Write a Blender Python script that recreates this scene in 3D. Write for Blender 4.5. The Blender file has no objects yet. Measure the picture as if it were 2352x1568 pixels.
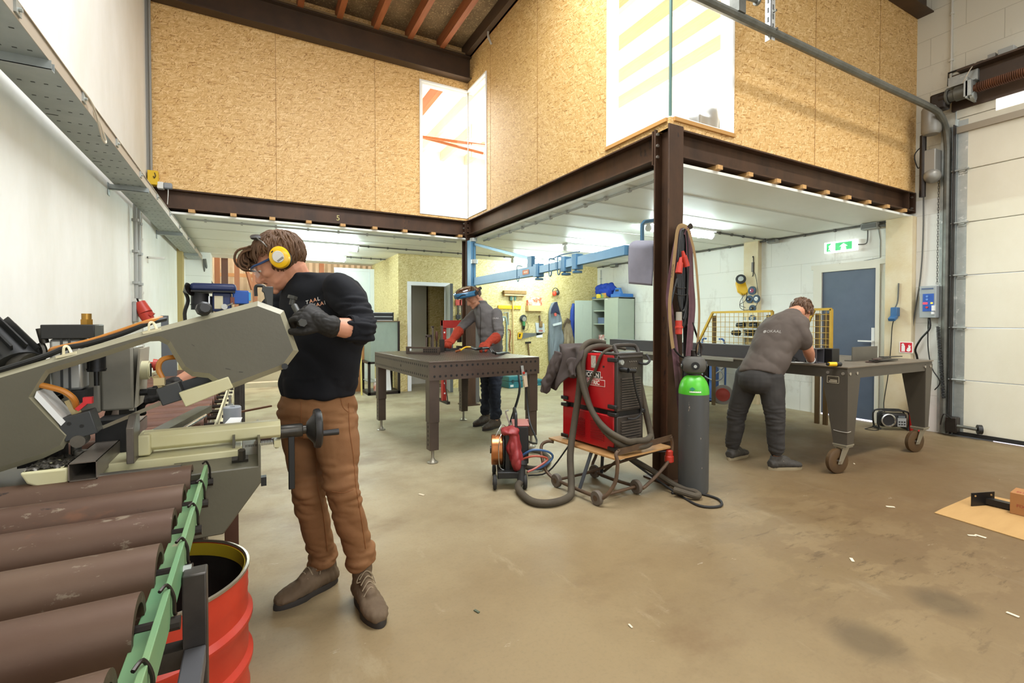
import bpy, math, random
from mathutils import Vector as V, Matrix, noise
from math import sin, cos, pi, radians as R
random.seed(7)
scene = bpy.context.scene
COL = scene.collection

# ------------------------------------------------------------------ camera
FPX, YAW, PITCH, EYE = 1100.0, R(28.65), R(1.0), 1.27
cam_d = bpy.data.cameras.new('camera'); cam = bpy.data.objects.new('camera', cam_d); COL.objects.link(cam)
cam.location = (0, 0, EYE); cam.rotation_euler = (pi / 2 - PITCH, 0, -YAW)
cam_d.sensor_width = 36.0; cam_d.lens = 36.0 * FPX / 2352.0; cam_d.shift_y = -25.0 / 2352.0
cam_d.clip_start = 0.05; cam_d.clip_end = 100
scene.camera = cam
_F0 = V((sin(YAW), cos(YAW), 0)); _RT = V((cos(YAW), -sin(YAW), 0))
_FW = _F0 * cos(PITCH) - V((0, 0, 1)) * sin(PITCH); _UP = V((0, 0, 1)) * cos(PITCH) + _F0 * sin(PITCH)
def at(u, v, X=None, Y=None, Z=None, d=None):
    """a point of the place seen along pixel (u, v) of the 2352 x 1568 photo, on the plane X=, Y=, Z= or at depth d"""
    r = _FW + _RT * ((u - 1176) / FPX) + _UP * ((759 - v) / FPX)
    if X is not None: t = X / r.x
    elif Y is not None: t = Y / r.y
    elif Z is not None: t = (Z - EYE) / r.z
    else: t = d
    return V((0, 0, EYE)) + r * t

# ------------------------------------------------------------------ light and exposure
vs = scene.view_settings
vs.view_transform = 'Standard'; vs.look = 'None'; vs.gamma = 1.0; vs.use_curve_mapping = False; vs.exposure = 0.0
w = bpy.data.worlds.new('sky'); scene.world = w; w.use_nodes = True
w.node_tree.nodes['Background'].inputs[0].default_value = (0.75, 0.87, 1.0, 1); w.node_tree.nodes['Background'].inputs[1].default_value = 1.0
def area(name, loc, aim, sx, sy, watts, col, spread=180):
    l = bpy.data.lights.new(name, 'AREA'); l.shape = 'RECTANGLE'; l.size = sx; l.size_y = sy; l.energy = watts; l.color = col; l.spread = R(spread)
    o = bpy.data.objects.new(name, l); COL.objects.link(o); o.location = loc
    o.rotation_euler = (V(aim) - V(loc)).to_track_quat('-Z', 'Y').to_euler(); return o
area('skylight_daylight', (4.9, 0.55, 5.17), (4.9, 0.75, 0), 3.6, 0.30, 118, (1.0, 0.97, 0.92), 116)
area('main_skylight_daylight', (1.35, 2.7, 5.17), (1.35, 2.7, 0), 2.4, 2.2, 275, (0.95, 0.975, 1.0))
area('rear_skylight_daylight', (2.2, -3.2, 5.17), (2.2, -1.5, 0), 4.5, 1.2, 160, (1.0, 0.975, 0.94), 140)
area('loading_opening_daylight', (2.6, -5.3, 2.1), (2.6, 0, 1.4), 5.0, 3.4, 125, (0.98, 0.985, 1.0))
area('loft_roof_light', (5.0, 5.2, 5.12), (5.0, 5.2, 0), 3.0, 3.2, 420, (1.0, 0.98, 0.95))
area('loft_roof_light_left', (0.8, 9.0, 5.12), (0.8, 9.0, 0), 3.0, 2.6, 420, (1.0, 0.97, 0.93))
area('rear_bay_daylight', (0.6, 12.2, 4.6), (0.6, 12.9, 1.0), 2.6, 1.0, 260, (1.0, 0.93, 0.84))

# ------------------------------------------------------------------ mesh helpers
class MB:
    def __init__(s): s.v = []; s.f = []; s.m = []; s.mi = 0
    def add(s, vs, fs):
        n = len(s.v); s.v += [tuple(p) for p in vs]; s.f += [tuple(i + n for i in f) for f in fs]; s.m += [s.mi] * len(fs); return s
    def mat(s, i): s.mi = i; return s
    def box(s, c, d, rot=None):
        c = V(c); h = V(d) / 2; P = [V((x * h.x, y * h.y, z * h.z)) for z in (-1, 1) for y in (-1, 1) for x in (-1, 1)]
        if rot is not None: P = [rot @ p for p in P]
        return s.add([p + c for p in P], [(0, 2, 3, 1), (4, 5, 7, 6), (0, 1, 5, 4), (2, 6, 7, 3), (0, 4, 6, 2), (1, 3, 7, 5)])
    def span(s, a, b):
        a = V(a); b = V(b); return s.box((a + b) / 2, [abs(b[i] - a[i]) for i in range(3)])
    def bar(s, p, q, w, h, up=(0, 0, 1)):
        p = V(p); q = V(q); z = q - p; L = z.length; z.normalize(); x = z.cross(V(up))
        if x.length < 1e-4: x = z.cross(V((0, 1, 0)))
        x.normalize(); y = x.cross(z)
        return s.box((p + q) / 2, (w, L, h), Matrix((x, z, y)).transposed())
    def cyl(s, p, q, r1, r2=None, n=16, cap=True):
        r2 = r1 if r2 is None else r2; p = V(p); q = V(q); z = (q - p).normalized(); x = z.orthogonal().normalized(); y = z.cross(x)
        vs = [p + (x * cos(2 * pi * i / n) + y * sin(2 * pi * i / n)) * r1 for i in range(n)] + [q + (x * cos(2 * pi * i / n) + y * sin(2 * pi * i / n)) * r2 for i in range(n)]
        fs = [(i, (i + 1) % n, n + (i + 1) % n, n + i) for i in range(n)]
        if cap: fs += [tuple(range(n - 1, -1, -1)), tuple(range(n, 2 * n))]
        return s.add(vs, fs)
    def pipe(s, p, q, ro, ri, n=20):
        return s.lathe([(ri, 0), (ro, 0), (ro, (V(q) - V(p)).length), (ri, (V(q) - V(p)).length)], p, V(q) - V(p), n, ring=True)
    def lathe(s, prof, c, ax=(0, 0, 1), n=24, ring=False, sx=1.0, xdir=None):
        c = V(c); z = V(ax).normalized(); x = z.orthogonal().normalized() if xdir is None else V(xdir).normalized(); y = z.cross(x)
        vs = []; k = len(prof)
        for (r, h) in prof:
            for i in range(n): vs.append(c + z * h + (x * cos(2 * pi * i / n) * sx + y * sin(2 * pi * i / n)) * max(r, 1e-4))
        fs = []
        for j in range(k if ring else k - 1):
            a = j * n; b = ((j + 1) % k) * n
            fs += [(a + i, a + (i + 1) % n, b + (i + 1) % n, b + i) for i in range(n)]
        if not ring:
            if prof[0][0] > 1e-3: fs.append(tuple(range(n - 1, -1, -1)))
            if prof[-1][0] > 1e-3: fs.append(tuple((k - 1) * n + i for i in range(n)))
        return s.add(vs, fs)
    def ell(s, c, r, rot=None, n=16, m=10):
        c = V(c); vs = []; fs = []
        if not hasattr(r, '__len__'): r = (r, r, r)
        for j in range(m + 1):
            t = pi * j / m
            for i in range(n):
                p = V((r[0] * sin(t) * cos(2 * pi * i / n), r[1] * sin(t) * sin(2 * pi * i / n), -r[2] * cos(t)))
                vs.append((rot @ p if rot is not None else p) + c)
        for j in range(m): fs += [(j * n + i, j * n + (i + 1) % n, (j + 1) * n + (i + 1) % n, (j + 1) * n + i) for i in range(n)]
        return s.add(vs, fs)
    def tube(s, pts, r, n=8, k=4, closed=False, flat=1.0, up=None, cap=True):
        """swept tube through pts (Catmull-Rom, k steps a span); r is a radius or one per point; flat squashes it"""
        P, RR = spline(pts, r, k, closed); vs = []; fs = []; x = None; N = len(P)
        for j in range(N):
            t = (P[(j + 1) % N] - P[j - 1]) if closed else (P[min(j + 1, N - 1)] - P[max(j - 1, 0)])
            t.normalize()
            if x is None or up is not None:
                x = t.orthogonal() if up is None else t.cross(V(up))
                if x.length < 1e-5: x = t.orthogonal()
            else: x = x - t * x.dot(t)
            x.normalize(); y = t.cross(x)
            vs += [P[j] + (x * cos(2 * pi * i / n) + y * sin(2 * pi * i / n) * flat) * RR[j] for i in range(n)]
        for j in range(N if closed else N - 1):
            a = j * n; b = ((j + 1) % N) * n
            fs += [(a + i, a + (i + 1) % n, b + (i + 1) % n, b + i) for i in range(n)]
        if not closed and cap: fs += [tuple(range(n - 1, -1, -1)), tuple((N - 1) * n + i for i in range(n))]
        return s.add(vs, fs)
    def loft(s, rings, n=20):
        """rings: (centre, xaxis*rx, yaxis*ry) ellipses, capped"""
        vs = []; fs = []
        for (c, x, y) in rings: vs += [V(c) + V(x) * cos(2 * pi * i / n) + V(y) * sin(2 * pi * i / n) for i in range(n)]
        for j in range(len(rings) - 1): fs += [(j * n + i, j * n + (i + 1) % n, (j + 1) * n + (i + 1) % n, (j + 1) * n + i) for i in range(n)]
        fs += [tuple(range(n - 1, -1, -1)), tuple((len(rings) - 1) * n + i for i in range(n))]
        return s.add(vs, fs)
    def prism(s, poly, o, ux, uy, th):
        """polygon poly (2D) in the frame o, ux, uy, pushed th along ux x uy"""
        o = V(o); ux = V(ux).normalized(); uy = V(uy).normalized(); un = ux.cross(uy) * th; n = len(poly)
        a = [o + ux * p[0] + uy * p[1] for p in poly]
        return s.add(a + [p + un for p in a], [tuple(range(n - 1, -1, -1)), tuple(range(n, 2 * n))] + [(i, (i + 1) % n, n + (i + 1) % n, n + i) for i in range(n)])
    def strip(s, pts, q):
        """prism through 3D outline pts pushed by vector q"""
        n = len(pts); a = [V(p) for p in pts]; q = V(q)
        return s.add(a + [p + q for p in a], [tuple(range(n - 1, -1, -1)), tuple(range(n, 2 * n))] + [(i, (i + 1) % n, n + (i + 1) % n, n + i) for i in range(n)])
    def grid(s, fn, nu, nv):
        vs = [fn(i / nu, j / nv) for j in range(nv + 1) for i in range(nu + 1)]
        return s.add(vs, [(j * (nu + 1) + i, j * (nu + 1) + i + 1, (j + 1) * (nu + 1) + i + 1, (j + 1) * (nu + 1) + i) for j in range(nv) for i in range(nu)])
    def hexa(s, P):  # 8 corners, bottom 4 then top 4
        return s.add(P, [(3, 2, 1, 0), (4, 5, 6, 7), (0, 1, 5, 4), (1, 2, 6, 5), (2, 3, 7, 6), (3, 0, 4, 7)])

def spline(pts, r, k, closed=False):
    P = [V(p) for p in pts]; n = len(P); rr = list(r) if hasattr(r, '__len__') else [r] * n
    if k <= 1 or n < 3: return P, rr
    out = []; ro = []
    for j in range(n if closed else n - 1):
        if closed: a, b, c, d = P[j - 1], P[j], P[(j + 1) % n], P[(j + 2) % n]
        else: a, b, c, d = P[max(j - 1, 0)], P[j], P[j + 1], P[min(j + 2, n - 1)]
        for i in range(k):
            t = i / k
            out.append(0.5 * ((2 * b) + (c - a) * t + (2 * a - 5 * b + 4 * c - d) * t * t + (3 * b - a - 3 * c + d) * t ** 3))
            ro.append(rr[j] + (rr[(j + 1) % n] - rr[j]) * t)
    if not closed: out.append(P[-1]); ro.append(rr[-1])
    return out, ro

# ------------------------------------------------------------------ object helpers
WORLD = set()
def tag(o, label, cat, group=None):
    o['label'] = label; o['category'] = cat
    if group: o['group'] = group
    return o
def thing(name, label, cat, loc=(0, 0, 0), rotz=0.0, group=None, local=False):
    """an Empty at the thing's base; unless local, its parts are given in room coordinates"""
    o = bpy.data.objects.new(name, None); COL.objects.link(o); o.location = loc; o.rotation_euler = (0, 0, rotz); o.empty_display_size = 0.1
    if not local: WORLD.add(o.name)
    return tag(o, label, cat, group)
def obj(name, mb, m, parent=None, smooth=None, bev=0, sol=0, label=None, sub=0):
    me = bpy.data.meshes.new(name); me.from_pydata(mb.v, [], mb.f); me.validate()
    for x in (m if isinstance(m, (list, tuple)) else [m]): me.materials.append(x)
    if max(mb.m, default=0) > 0: me.polygons.foreach_set('material_index', mb.m)
    o = bpy.data.objects.new(name, me); COL.objects.link(o)
    fixn(me)
    if smooth is None: smooth = 35
    if smooth: me.shade_smooth() if smooth >= 180 else smooth_angle(me, smooth)
    if bev:
        b = o.modifiers.new('bevel', 'BEVEL'); b.width = bev; b.segments = 2; b.limit_method = 'ANGLE'; b.angle_limit = R(40)
    if sol:
        b = o.modifiers.new('thickness', 'SOLIDIFY'); b.thickness = sol; b.offset = 0
    if sub:
        b = o.modifiers.new('round', 'SUBSURF'); b.levels = sub; b.render_levels = sub
    if parent is not None:
        o.parent = parent
        if parent.name in WORLD: o.location = -parent.location
    if label: o['label'] = label
    return o
def fixn(me):
    import bmesh
    b = bmesh.new(); b.from_mesh(me); bmesh.ops.recalc_face_normals(b, faces=b.faces); b.to_mesh(me); b.free()
def smooth_angle(me, deg):
    import bmesh
    b = bmesh.new(); b.from_mesh(me); lim = R(deg)
    for f in b.faces: f.smooth = True
    for e in b.edges: e.smooth = len(e.link_faces) == 2 and e.calc_face_angle(0) < lim
    b.to_mesh(me); b.free()
def single(name, label, cat, mb, m, group=None, **k):
    return tag(obj(name, mb, m, **k), label, cat, group)
def struct(name, mb, m, parent=None, **k):
    o = obj(name, mb, m, parent, **k)
    if parent is None: o['kind'] = 'structure'
    return o
def dup(root, loc=None, rotz=None, label=None, group=None):
    def cp(o, par):
        c = o.copy(); COL.objects.link(c)
        if par: c.parent = par
        for ch in list(o.children): cp(ch, c)
        return c
    r = cp(root, None)
    if loc is not None: r.location = loc
    if rotz is not None: r.rotation_euler = (0, 0, rotz)
    if label: r['label'] = label
    if group: r['group'] = group
    return r
def remeshed(name, mb, voxel, m, parent=None, smooth_it=4, sub=None, fn=None, label=None):
    """one continuous skin over the overlapping pieces of mb"""
    me = bpy.data.meshes.new('t'); me.from_pydata(mb.v, [], mb.f); fixn(me); t = bpy.data.objects.new('t', me); COL.objects.link(t)
    r = t.modifiers.new('r', 'REMESH'); r.mode = 'VOXEL'; r.voxel_size = voxel
    if smooth_it:
        q = t.modifiers.new('s', 'SMOOTH'); q.factor = 0.5; q.iterations = smooth_it
    dg = bpy.context.evaluated_depsgraph_get(); me2 = bpy.data.meshes.new_from_object(t.evaluated_get(dg))
    bpy.data.objects.remove(t); bpy.data.meshes.remove(me)
    me2.name = name
    if fn:
        nor = [v.normal.copy() for v in me2.vertices]
        for v, q in zip(me2.vertices, nor): v.co = fn(v.co, q)
    me2.materials.clear()
    for x in (m if isinstance(m, (list, tuple)) else [m]): me2.materials.append(x)
    me2.shade_smooth()
    o = bpy.data.objects.new(name, me2); COL.objects.link(o)
    if parent is not None:
        o.parent = parent
        if parent.name in WORLD: o.location = -parent.location
    if label: o['label'] = label
    return o
def wrinkle(amp, sc, seed=0.0, amp2=0.0, sc2=60):
    def f(co, n):
        p = V((co.x * sc[0] + seed, co.y * sc[1], co.z * sc[2]))
        d = amp * (abs(noise.noise(p)) * 2 - 0.45)
        if amp2: d += amp2 * noise.noise(co * sc2)
        return co + n * d
    return f
def text_mesh(name, body, o, ux, uy, size, m, parent=None, ext=0.0006, align='LEFT', bold=0.0):
    """raised lettering: body written from o along ux, upright along uy"""
    c = bpy.data.curves.new(name, 'FONT'); c.body = body; c.size = size; c.extrude = ext; c.align_x = align; c.offset = bold; c.resolution_u = 3
    t = bpy.data.objects.new('t', c); COL.objects.link(t); dg = bpy.context.evaluated_depsgraph_get()
    me = bpy.data.meshes.new_from_object(t.evaluated_get(dg)); bpy.data.objects.remove(t); me.name = name
    ux = V(ux).normalized(); uy = V(uy).normalized(); un = ux.cross(uy)
    for v in me.vertices: v.co = V(o) + ux * v.co.x + uy * v.co.y + un * (v.co.z + ext)
    me.materials.clear(); me.materials.append(m)
    ob = bpy.data.objects.new(name, me); COL.objects.link(ob)
    if parent is not None:
        ob.parent = parent
        if parent.name in WORLD: ob.location = -parent.location
    return ob

# ------------------------------------------------------------------ materials
MT = {}
def nd(nt, t, **k):
    n = nt.nodes.new(t)
    for a, b in k.items():
        if a == 'inp':
            for i, x in b.items(): n.inputs[i].default_value = x
        else: setattr(n, a, b)
    return n
def rgb(h):
    c = [int(h[i:i + 2], 16) / 255 for i in (0, 2, 4)]
    return tuple([(x / 12.92 if x <= 0.04045 else ((x + 0.055) / 1.055) ** 2.4) for x in c] + [1])
def M(name, col, rough=0.5, metal=0.0, var=None, spots=None, bump=None, stretch=(1, 1, 1), coat=0, spec=0.5, emit=0, trans=0, alpha=1):
    """var=(colour, scale, contrast) blends a second colour by noise; spots=(colour, scale, cut) adds flecks; bump=(scale, height)"""
    if name in MT: return MT[name]
    m = bpy.data.materials.new(name); m.use_nodes = True; nt = m.node_tree; L = nt.links.new; b = nt.nodes['Principled BSDF']
    c = rgb(col) if isinstance(col, str) else tuple(col) + (1,)
    b.inputs['Base Color'].default_value = c; b.inputs['Roughness'].default_value = rough; b.inputs['Metallic'].default_value = metal
    b.inputs['Coat Weight'].default_value = coat; b.inputs['Specular IOR Level'].default_value = spec
    if trans: b.inputs['Transmission Weight'].default_value = trans
    if alpha < 1: b.inputs['Alpha'].default_value = alpha
    if emit: b.inputs['Emission Color'].default_value = c; b.inputs['Emission Strength'].default_value = emit
    if var or spots or bump:
        tc = nd(nt, 'ShaderNodeTexCoord'); mp = nd(nt, 'ShaderNodeMapping'); mp.inputs['Scale'].default_value = stretch; L(tc.outputs['Object'], mp.inputs[0]); vec = mp.outputs[0]
        last = None
        if var:
            n = nd(nt, 'ShaderNodeTexNoise', inp={'Scale': var[1], 'Detail': 6, 'Roughness': 0.62}); L(vec, n.inputs['Vector'])
            rp = nd(nt, 'ShaderNodeMapRange', inp={1: 0.5 - var[2], 2: 0.5 + var[2]}); L(n.outputs['Fac'], rp.inputs[0])
            mx = nd(nt, 'ShaderNodeMix', data_type='RGBA', inp={6: c, 7: rgb(var[0]) if isinstance(var[0], str) else tuple(var[0]) + (1,)}); L(rp.outputs[0], mx.inputs[0]); last = mx.outputs[2]
        for i, sp in enumerate([spots] if spots and not isinstance(spots, list) else (spots or [])):
            n = nd(nt, 'ShaderNodeTexNoise', inp={'Scale': sp[1], 'Detail': 5, 'Roughness': 0.7}); n.noise_dimensions = '4D'; n.inputs['W'].default_value = 3.7 + i; L(vec, n.inputs['Vector'])
            rp = nd(nt, 'ShaderNodeMapRange', inp={1: sp[2], 2: sp[2] + 0.05}); L(n.outputs['Fac'], rp.inputs[0])
            mx = nd(nt, 'ShaderNodeMix', data_type='RGBA', inp={6: c, 7: rgb(sp[0])}); L(rp.outputs[0], mx.inputs[0])
            if last is not None: L(last, mx.inputs[6])
            last = mx.outputs[2]
        if last is not None: L(last, b.inputs['Base Color'])
        if bump:
            n = nd(nt, 'ShaderNodeTexNoise', inp={'Scale': bump[0], 'Detail': 4}); L(vec, n.inputs['Vector'])
            bp = nd(nt, 'ShaderNodeBump', inp={'Strength': 0.6, 'Distance': bump[1]}); L(n.outputs['Fac'], bp.inputs['Height']); L(bp.outputs[0], b.inputs['Normal'])
    MT[name] = m; return m

def osb(name, ax, dark, mid, light, rough=0.55):
    """pressed-strand board: layers of long random flakes, ax gives the two in-plane axes"""
    m = bpy.data.materials.new(name); m.use_nodes = True; nt = m.node_tree; L = nt.links.new; b = nt.nodes['Principled BSDF']
    tc = nd(nt, 'ShaderNodeTexCoord'); sx = nd(nt, 'ShaderNodeSeparateXYZ'); L(tc.outputs['Object'], sx.inputs[0])
    cb = nd(nt, 'ShaderNodeCombineXYZ'); L(sx.outputs[ax[0]], cb.inputs[0]); L(sx.outputs[ax[1]], cb.inputs[1])
    dn = nd(nt, 'ShaderNodeTexNoise', inp={'Scale': 5.0, 'Detail': 2}); L(cb.outputs[0], dn.inputs['Vector'])
    da = nd(nt, 'ShaderNodeVectorMath', operation='MULTIPLY_ADD', inp={1: (0.05, 0.05, 0)}); L(dn.outputs['Color'], da.inputs[0]); L(cb.outputs[0], da.inputs[2])
    val = None
    for k, (ang, su, sv) in enumerate([(15, 19, 92), (97, 21, 104), (55, 17, 84), (-38, 20, 100), (78, 27, 140), (125, 23, 120), (-10, 22, 116)]):
        mp = nd(nt, 'ShaderNodeMapping'); mp.inputs['Rotation'].default_value = (0, 0, R(ang)); mp.inputs['Location'].default_value = (k * 3.3, k * 1.7, 0)
        s2 = nd(nt, 'ShaderNodeVectorMath', operation='MULTIPLY', inp={1: (su, sv, 1)})
        L(da.outputs[0], mp.inputs[0]); L(mp.outputs[0], s2.inputs[0])
        vo = nd(nt, 'ShaderNodeTexVoronoi', voronoi_dimensions='2D', inp={'Scale': 1.0}); L(s2.outputs[0], vo.inputs['Vector'])
        sc = nd(nt, 'ShaderNodeSeparateColor'); L(vo.outputs['Color'], sc.inputs[0])
        if val is None: val = sc.outputs[0]; continue
        g = nd(nt, 'ShaderNodeMath', operation='GREATER_THAN', inp={1: 0.62}); L(sc.outputs[1], g.inputs[0])
        mx = nd(nt, 'ShaderNodeMix', data_type='FLOAT'); L(g.outputs[0], mx.inputs[0]); L(val, mx.inputs[2]); L(sc.outputs[0], mx.inputs[3]); val = mx.outputs[0]
    fn = nd(nt, 'ShaderNodeTexNoise', inp={'Scale': 70.0, 'Detail': 3}); L(cb.outputs[0], fn.inputs['Vector'])
    ad = nd(nt, 'ShaderNodeMath', operation='MULTIPLY_ADD', inp={1: 0.5, 2: -0.25}); L(fn.outputs['Fac'], ad.inputs[0])
    a2 = nd(nt, 'ShaderNodeMath', operation='ADD'); L(val, a2.inputs[0]); L(ad.outputs[0], a2.inputs[1])
    cr = nd(nt, 'ShaderNodeValToRGB'); L(a2.outputs[0], cr.inputs[0]); e = cr.color_ramp.elements
    e[0].position = 0.0; e[0].color = rgb(dark); e[1].position = 1.0; e[1].color = rgb(light)
    q = e.new(0.16); q.color = rgb(mid); q = e.new(0.7); q.color = tuple((x * 0.6 + y * 0.4) for x, y in zip(rgb(mid), rgb(light)))
    L(cr.outputs[0], b.inputs['Base Color']); b.inputs['Roughness'].default_value = rough
    bp = nd(nt, 'ShaderNodeBump', inp={'Strength': 0.25, 'Distance': 0.002}); L(a2.outputs[0], bp.inputs['Height']); L(bp.outputs[0], b.inputs['Normal'])
    MT[name] = m; return m

def blockwall(name, ax, base, line, bw, bh, dirt='9a8d78', amt=0.64, off=(0, 0)):
    m = bpy.data.materials.new(name); m.use_nodes = True; nt = m.node_tree; L = nt.links.new; b = nt.nodes['Principled BSDF']
    tc = nd(nt, 'ShaderNodeTexCoord'); sx = nd(nt, 'ShaderNodeSeparateXYZ'); L(tc.outputs['Object'], sx.inputs[0])
    cb = nd(nt, 'ShaderNodeCombineXYZ'); L(sx.outputs[ax[0]], cb.inputs[0]); L(sx.outputs[ax[1]], cb.inputs[1])
    br = nd(nt, 'ShaderNodeTexBrick', inp={'Scale': 1.0, 'Mortar Size': 0.0035, 'Mortar Smooth': 0.4, 'Brick Width': bw, 'Row Height': bh}); br.inputs['Color1'].default_value = rgb(base); br.inputs['Color2'].default_value = rgb(base); br.inputs['Mortar'].default_value = rgb(line)
    mo = nd(nt, 'ShaderNodeMapping'); mo.inputs['Location'].default_value = (off[0], off[1], 0); L(cb.outputs[0], mo.inputs[0]); L(mo.outputs[0], br.inputs['Vector'])
    ns = nd(nt, 'ShaderNodeTexNoise', inp={'Scale': 2.2, 'Detail': 8, 'Roughness': 0.72}); ms = nd(nt, 'ShaderNodeMapping'); ms.inputs['Scale'].default_value = (1, 1, 0.55); L(tc.outputs['Object'], ms.inputs[0]); L(ms.outputs[0], ns.inputs['Vector'])
    rp = nd(nt, 'ShaderNodeMapRange', inp={1: amt - 0.06, 2: amt + 0.16, 3: 0, 4: 0.6}); L(ns.outputs['Fac'], rp.inputs[0])
    mx = nd(nt, 'ShaderNodeMix', data_type='RGBA', inp={7: rgb(dirt)}); L(rp.outputs[0], mx.inputs[0]); L(br.outputs['Color'], mx.inputs[6])
    n2 = nd(nt, 'ShaderNodeTexNoise', inp={'Scale': 9.0, 'Detail': 8, 'Roughness': 0.8}); L(tc.outputs['Object'], n2.inputs['Vector'])
    r2 = nd(nt, 'ShaderNodeMapRange', inp={1: 0.73, 2: 0.76, 3: 0, 4: 0.7}); L(n2.outputs['Fac'], r2.inputs[0])
    m2 = nd(nt, 'ShaderNodeMix', data_type='RGBA', inp={7: rgb('5d564b')}); L(r2.outputs[0], m2.inputs[0]); L(mx.outputs[2], m2.inputs[6])
    L(m2.outputs[2], b.inputs['Base Color']); b.inputs['Roughness'].default_value = 0.75
    bp = nd(nt, 'ShaderNodeBump', inp={'Strength': 0.3, 'Distance': 0.004}); L(br.outputs['Fac'], bp.inputs['Height']); bp.invert = True
    b2 = nd(nt, 'ShaderNodeBump', inp={'Strength': 0.25, 'Distance': 0.004}); L(n2.outputs['Fac'], b2.inputs['Height']); L(bp.outputs[0], b2.inputs['Normal']); L(b2.outputs[0], b.inputs['Normal'])
    MT[name] = m; return m

def floor_mat():
    m = bpy.data.materials.new('worn_concrete'); m.use_nodes = True; nt = m.node_tree; L = nt.links.new; b = nt.nodes['Principled BSDF']
    tc = nd(nt, 'ShaderNodeTexCoord'); P = tc.outputs['Object']
    def nz(scale, lo, hi, det=8, ro=0.65, st=(1, 1, 1), rot=0):
        mp = nd(nt, 'ShaderNodeMapping'); mp.inputs['Scale'].default_value = st; mp.inputs['Rotation'].default_value = (0, 0, R(rot)); L(P, mp.inputs[0])
        n = nd(nt, 'ShaderNodeTexNoise', inp={'Scale': scale, 'Detail': det, 'Roughness': ro}); L(mp.outputs[0], n.inputs['Vector'])
        r = nd(nt, 'ShaderNodeMapRange', inp={1: lo, 2: hi}); L(n.outputs['Fac'], r.inputs[0]); return r.outputs[0]
    def mix(f, a, c):
        x = nd(nt, 'ShaderNodeMix', data_type='RGBA'); L(f, x.inputs[0])
        L(a, x.inputs[6]); x.inputs[7].default_value = rgb(c); return x.outputs[2]
    def sc(f, k):
        q = nd(nt, 'ShaderNodeMath', operation='MULTIPLY', inp={1: k}); L(f, q.inputs[0]); return q.outputs[0]
    base = nd(nt, 'ShaderNodeRGB'); base.outputs[0].default_value = rgb('aa9878')
    c = base.outputs[0]
    # towards the far bays the slab is paler grey, partly light put into the colour
    sp = nd(nt, 'ShaderNodeSeparateXYZ'); L(P, sp.inputs[0]); wob = nd(nt, 'ShaderNodeTexNoise', inp={'Scale': 0.8, 'Detail': 5}); L(P, wob.inputs['Vector'])
    yy = nd(nt, 'ShaderNodeMath', operation='MULTIPLY_ADD', inp={1: 3.0}); L(wob.outputs['Fac'], yy.inputs[0]); L(sp.outputs[1], yy.inputs[2])
    far = nd(nt, 'ShaderNodeMapRange', inp={1: 3.3, 2: 6.0}); L(yy.outputs[0], far.inputs[0]); c = mix(far.outputs[0], c, 'd8d2ba')
    c = mix(sc(nz(1.1, 0.42, 0.68), 0.6), c, '8d7a5e')
    c = mix(sc(nz(0.55, 0.55, 0.66, st=(1, 1.6, 1), rot=30), 0.55), c, '7d6148')
    c = mix(sc(nz(2.1, 0.60, 0.66, st=(1.8, 0.6, 1), rot=-25), 0.5), c, 'c3b79c')
    # dark oily worn patches near the goods door
    cx = nd(nt, 'ShaderNodeVectorMath', operation='DISTANCE', inp={1: (3.2, 1.35, 0)}); L(P, cx.inputs[0]); cr = nd(nt, 'ShaderNodeMapRange', inp={1: 1.5, 2: 0.2}); L(cx.outputs['Value'], cr.inputs[0])
    g = nd(nt, 'ShaderNodeMath', operation='MULTIPLY'); L(cr.outputs[0], g.inputs[0]); L(nz(2.2, 0.46, 0.50, st=(1, 1.7, 1), rot=28), g.inputs[1]); c = mix(sc(g.outputs[0], 0.40), c, '6d5a46')
    g3 = nd(nt, 'ShaderNodeMath', operation='MULTIPLY'); L(cr.outputs[0], g3.inputs[0]); L(nz(7, 0.57, 0.62, ro=0.75, st=(0.5, 2.2, 1), rot=28), g3.inputs[1]); c = mix(sc(g3.outputs[0], 0.7), c, '4a4236')
    bd = nd(nt, 'ShaderNodeVectorMath', operation='DISTANCE', inp={1: (4.6, 1.5, 0)}); L(P, bd.inputs[0]); br_ = nd(nt, 'ShaderNodeMapRange', inp={1: 3.3, 2: 0.7}); L(bd.outputs['Value'], br_.inputs[0]); c = mix(sc(br_.outputs[0], 0.72), c, '735838')   # floor colour browner and darker towards the goods door
    for (x, y, r0) in ((2.1, 0.62, 0.13), (2.75, 0.95, 0.15), (2.15, 0.98, 0.16)):
        d0 = nd(nt, 'ShaderNodeVectorMath', operation='DISTANCE', inp={1: (x, y, 0)}); L(P, d0.inputs[0]); q = nd(nt, 'ShaderNodeMapRange', inp={1: r0, 2: r0 * 0.45}); L(d0.outputs['Value'], q.inputs[0]); c = mix(sc(q.outputs[0], 0.5), c, '4e4438')
    c = mix(sc(nz(3.4, 0.655, 0.67, ro=0.75, st=(1, 2.4, 1), rot=28), 0.55), c, 'd2cabb')   # chalky scuffs
    c = mix(sc(nz(16, 0.70, 0.72, ro=0.8), 0.7), c, '4d4236')                              # grit
    c = mix(sc(nz(60, 0.5, 0.8), 0.25), c, '6f604b')
    dk = nd(nt, 'ShaderNodeMix', data_type='RGBA', blend_type='MULTIPLY', inp={0: 1.0, 7: (0.57, 0.53, 0.45, 1)}); L(c, dk.inputs[6]); L(dk.outputs[2], b.inputs['Base Color'])
    rr = nd(nt, 'ShaderNodeMapRange', inp={1: 0, 2: 1, 3: 0.42, 4: 0.68}); L(nz(1.7, 0.35, 0.7), rr.inputs[0]); L(rr.outputs[0], b.inputs['Roughness'])
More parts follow.
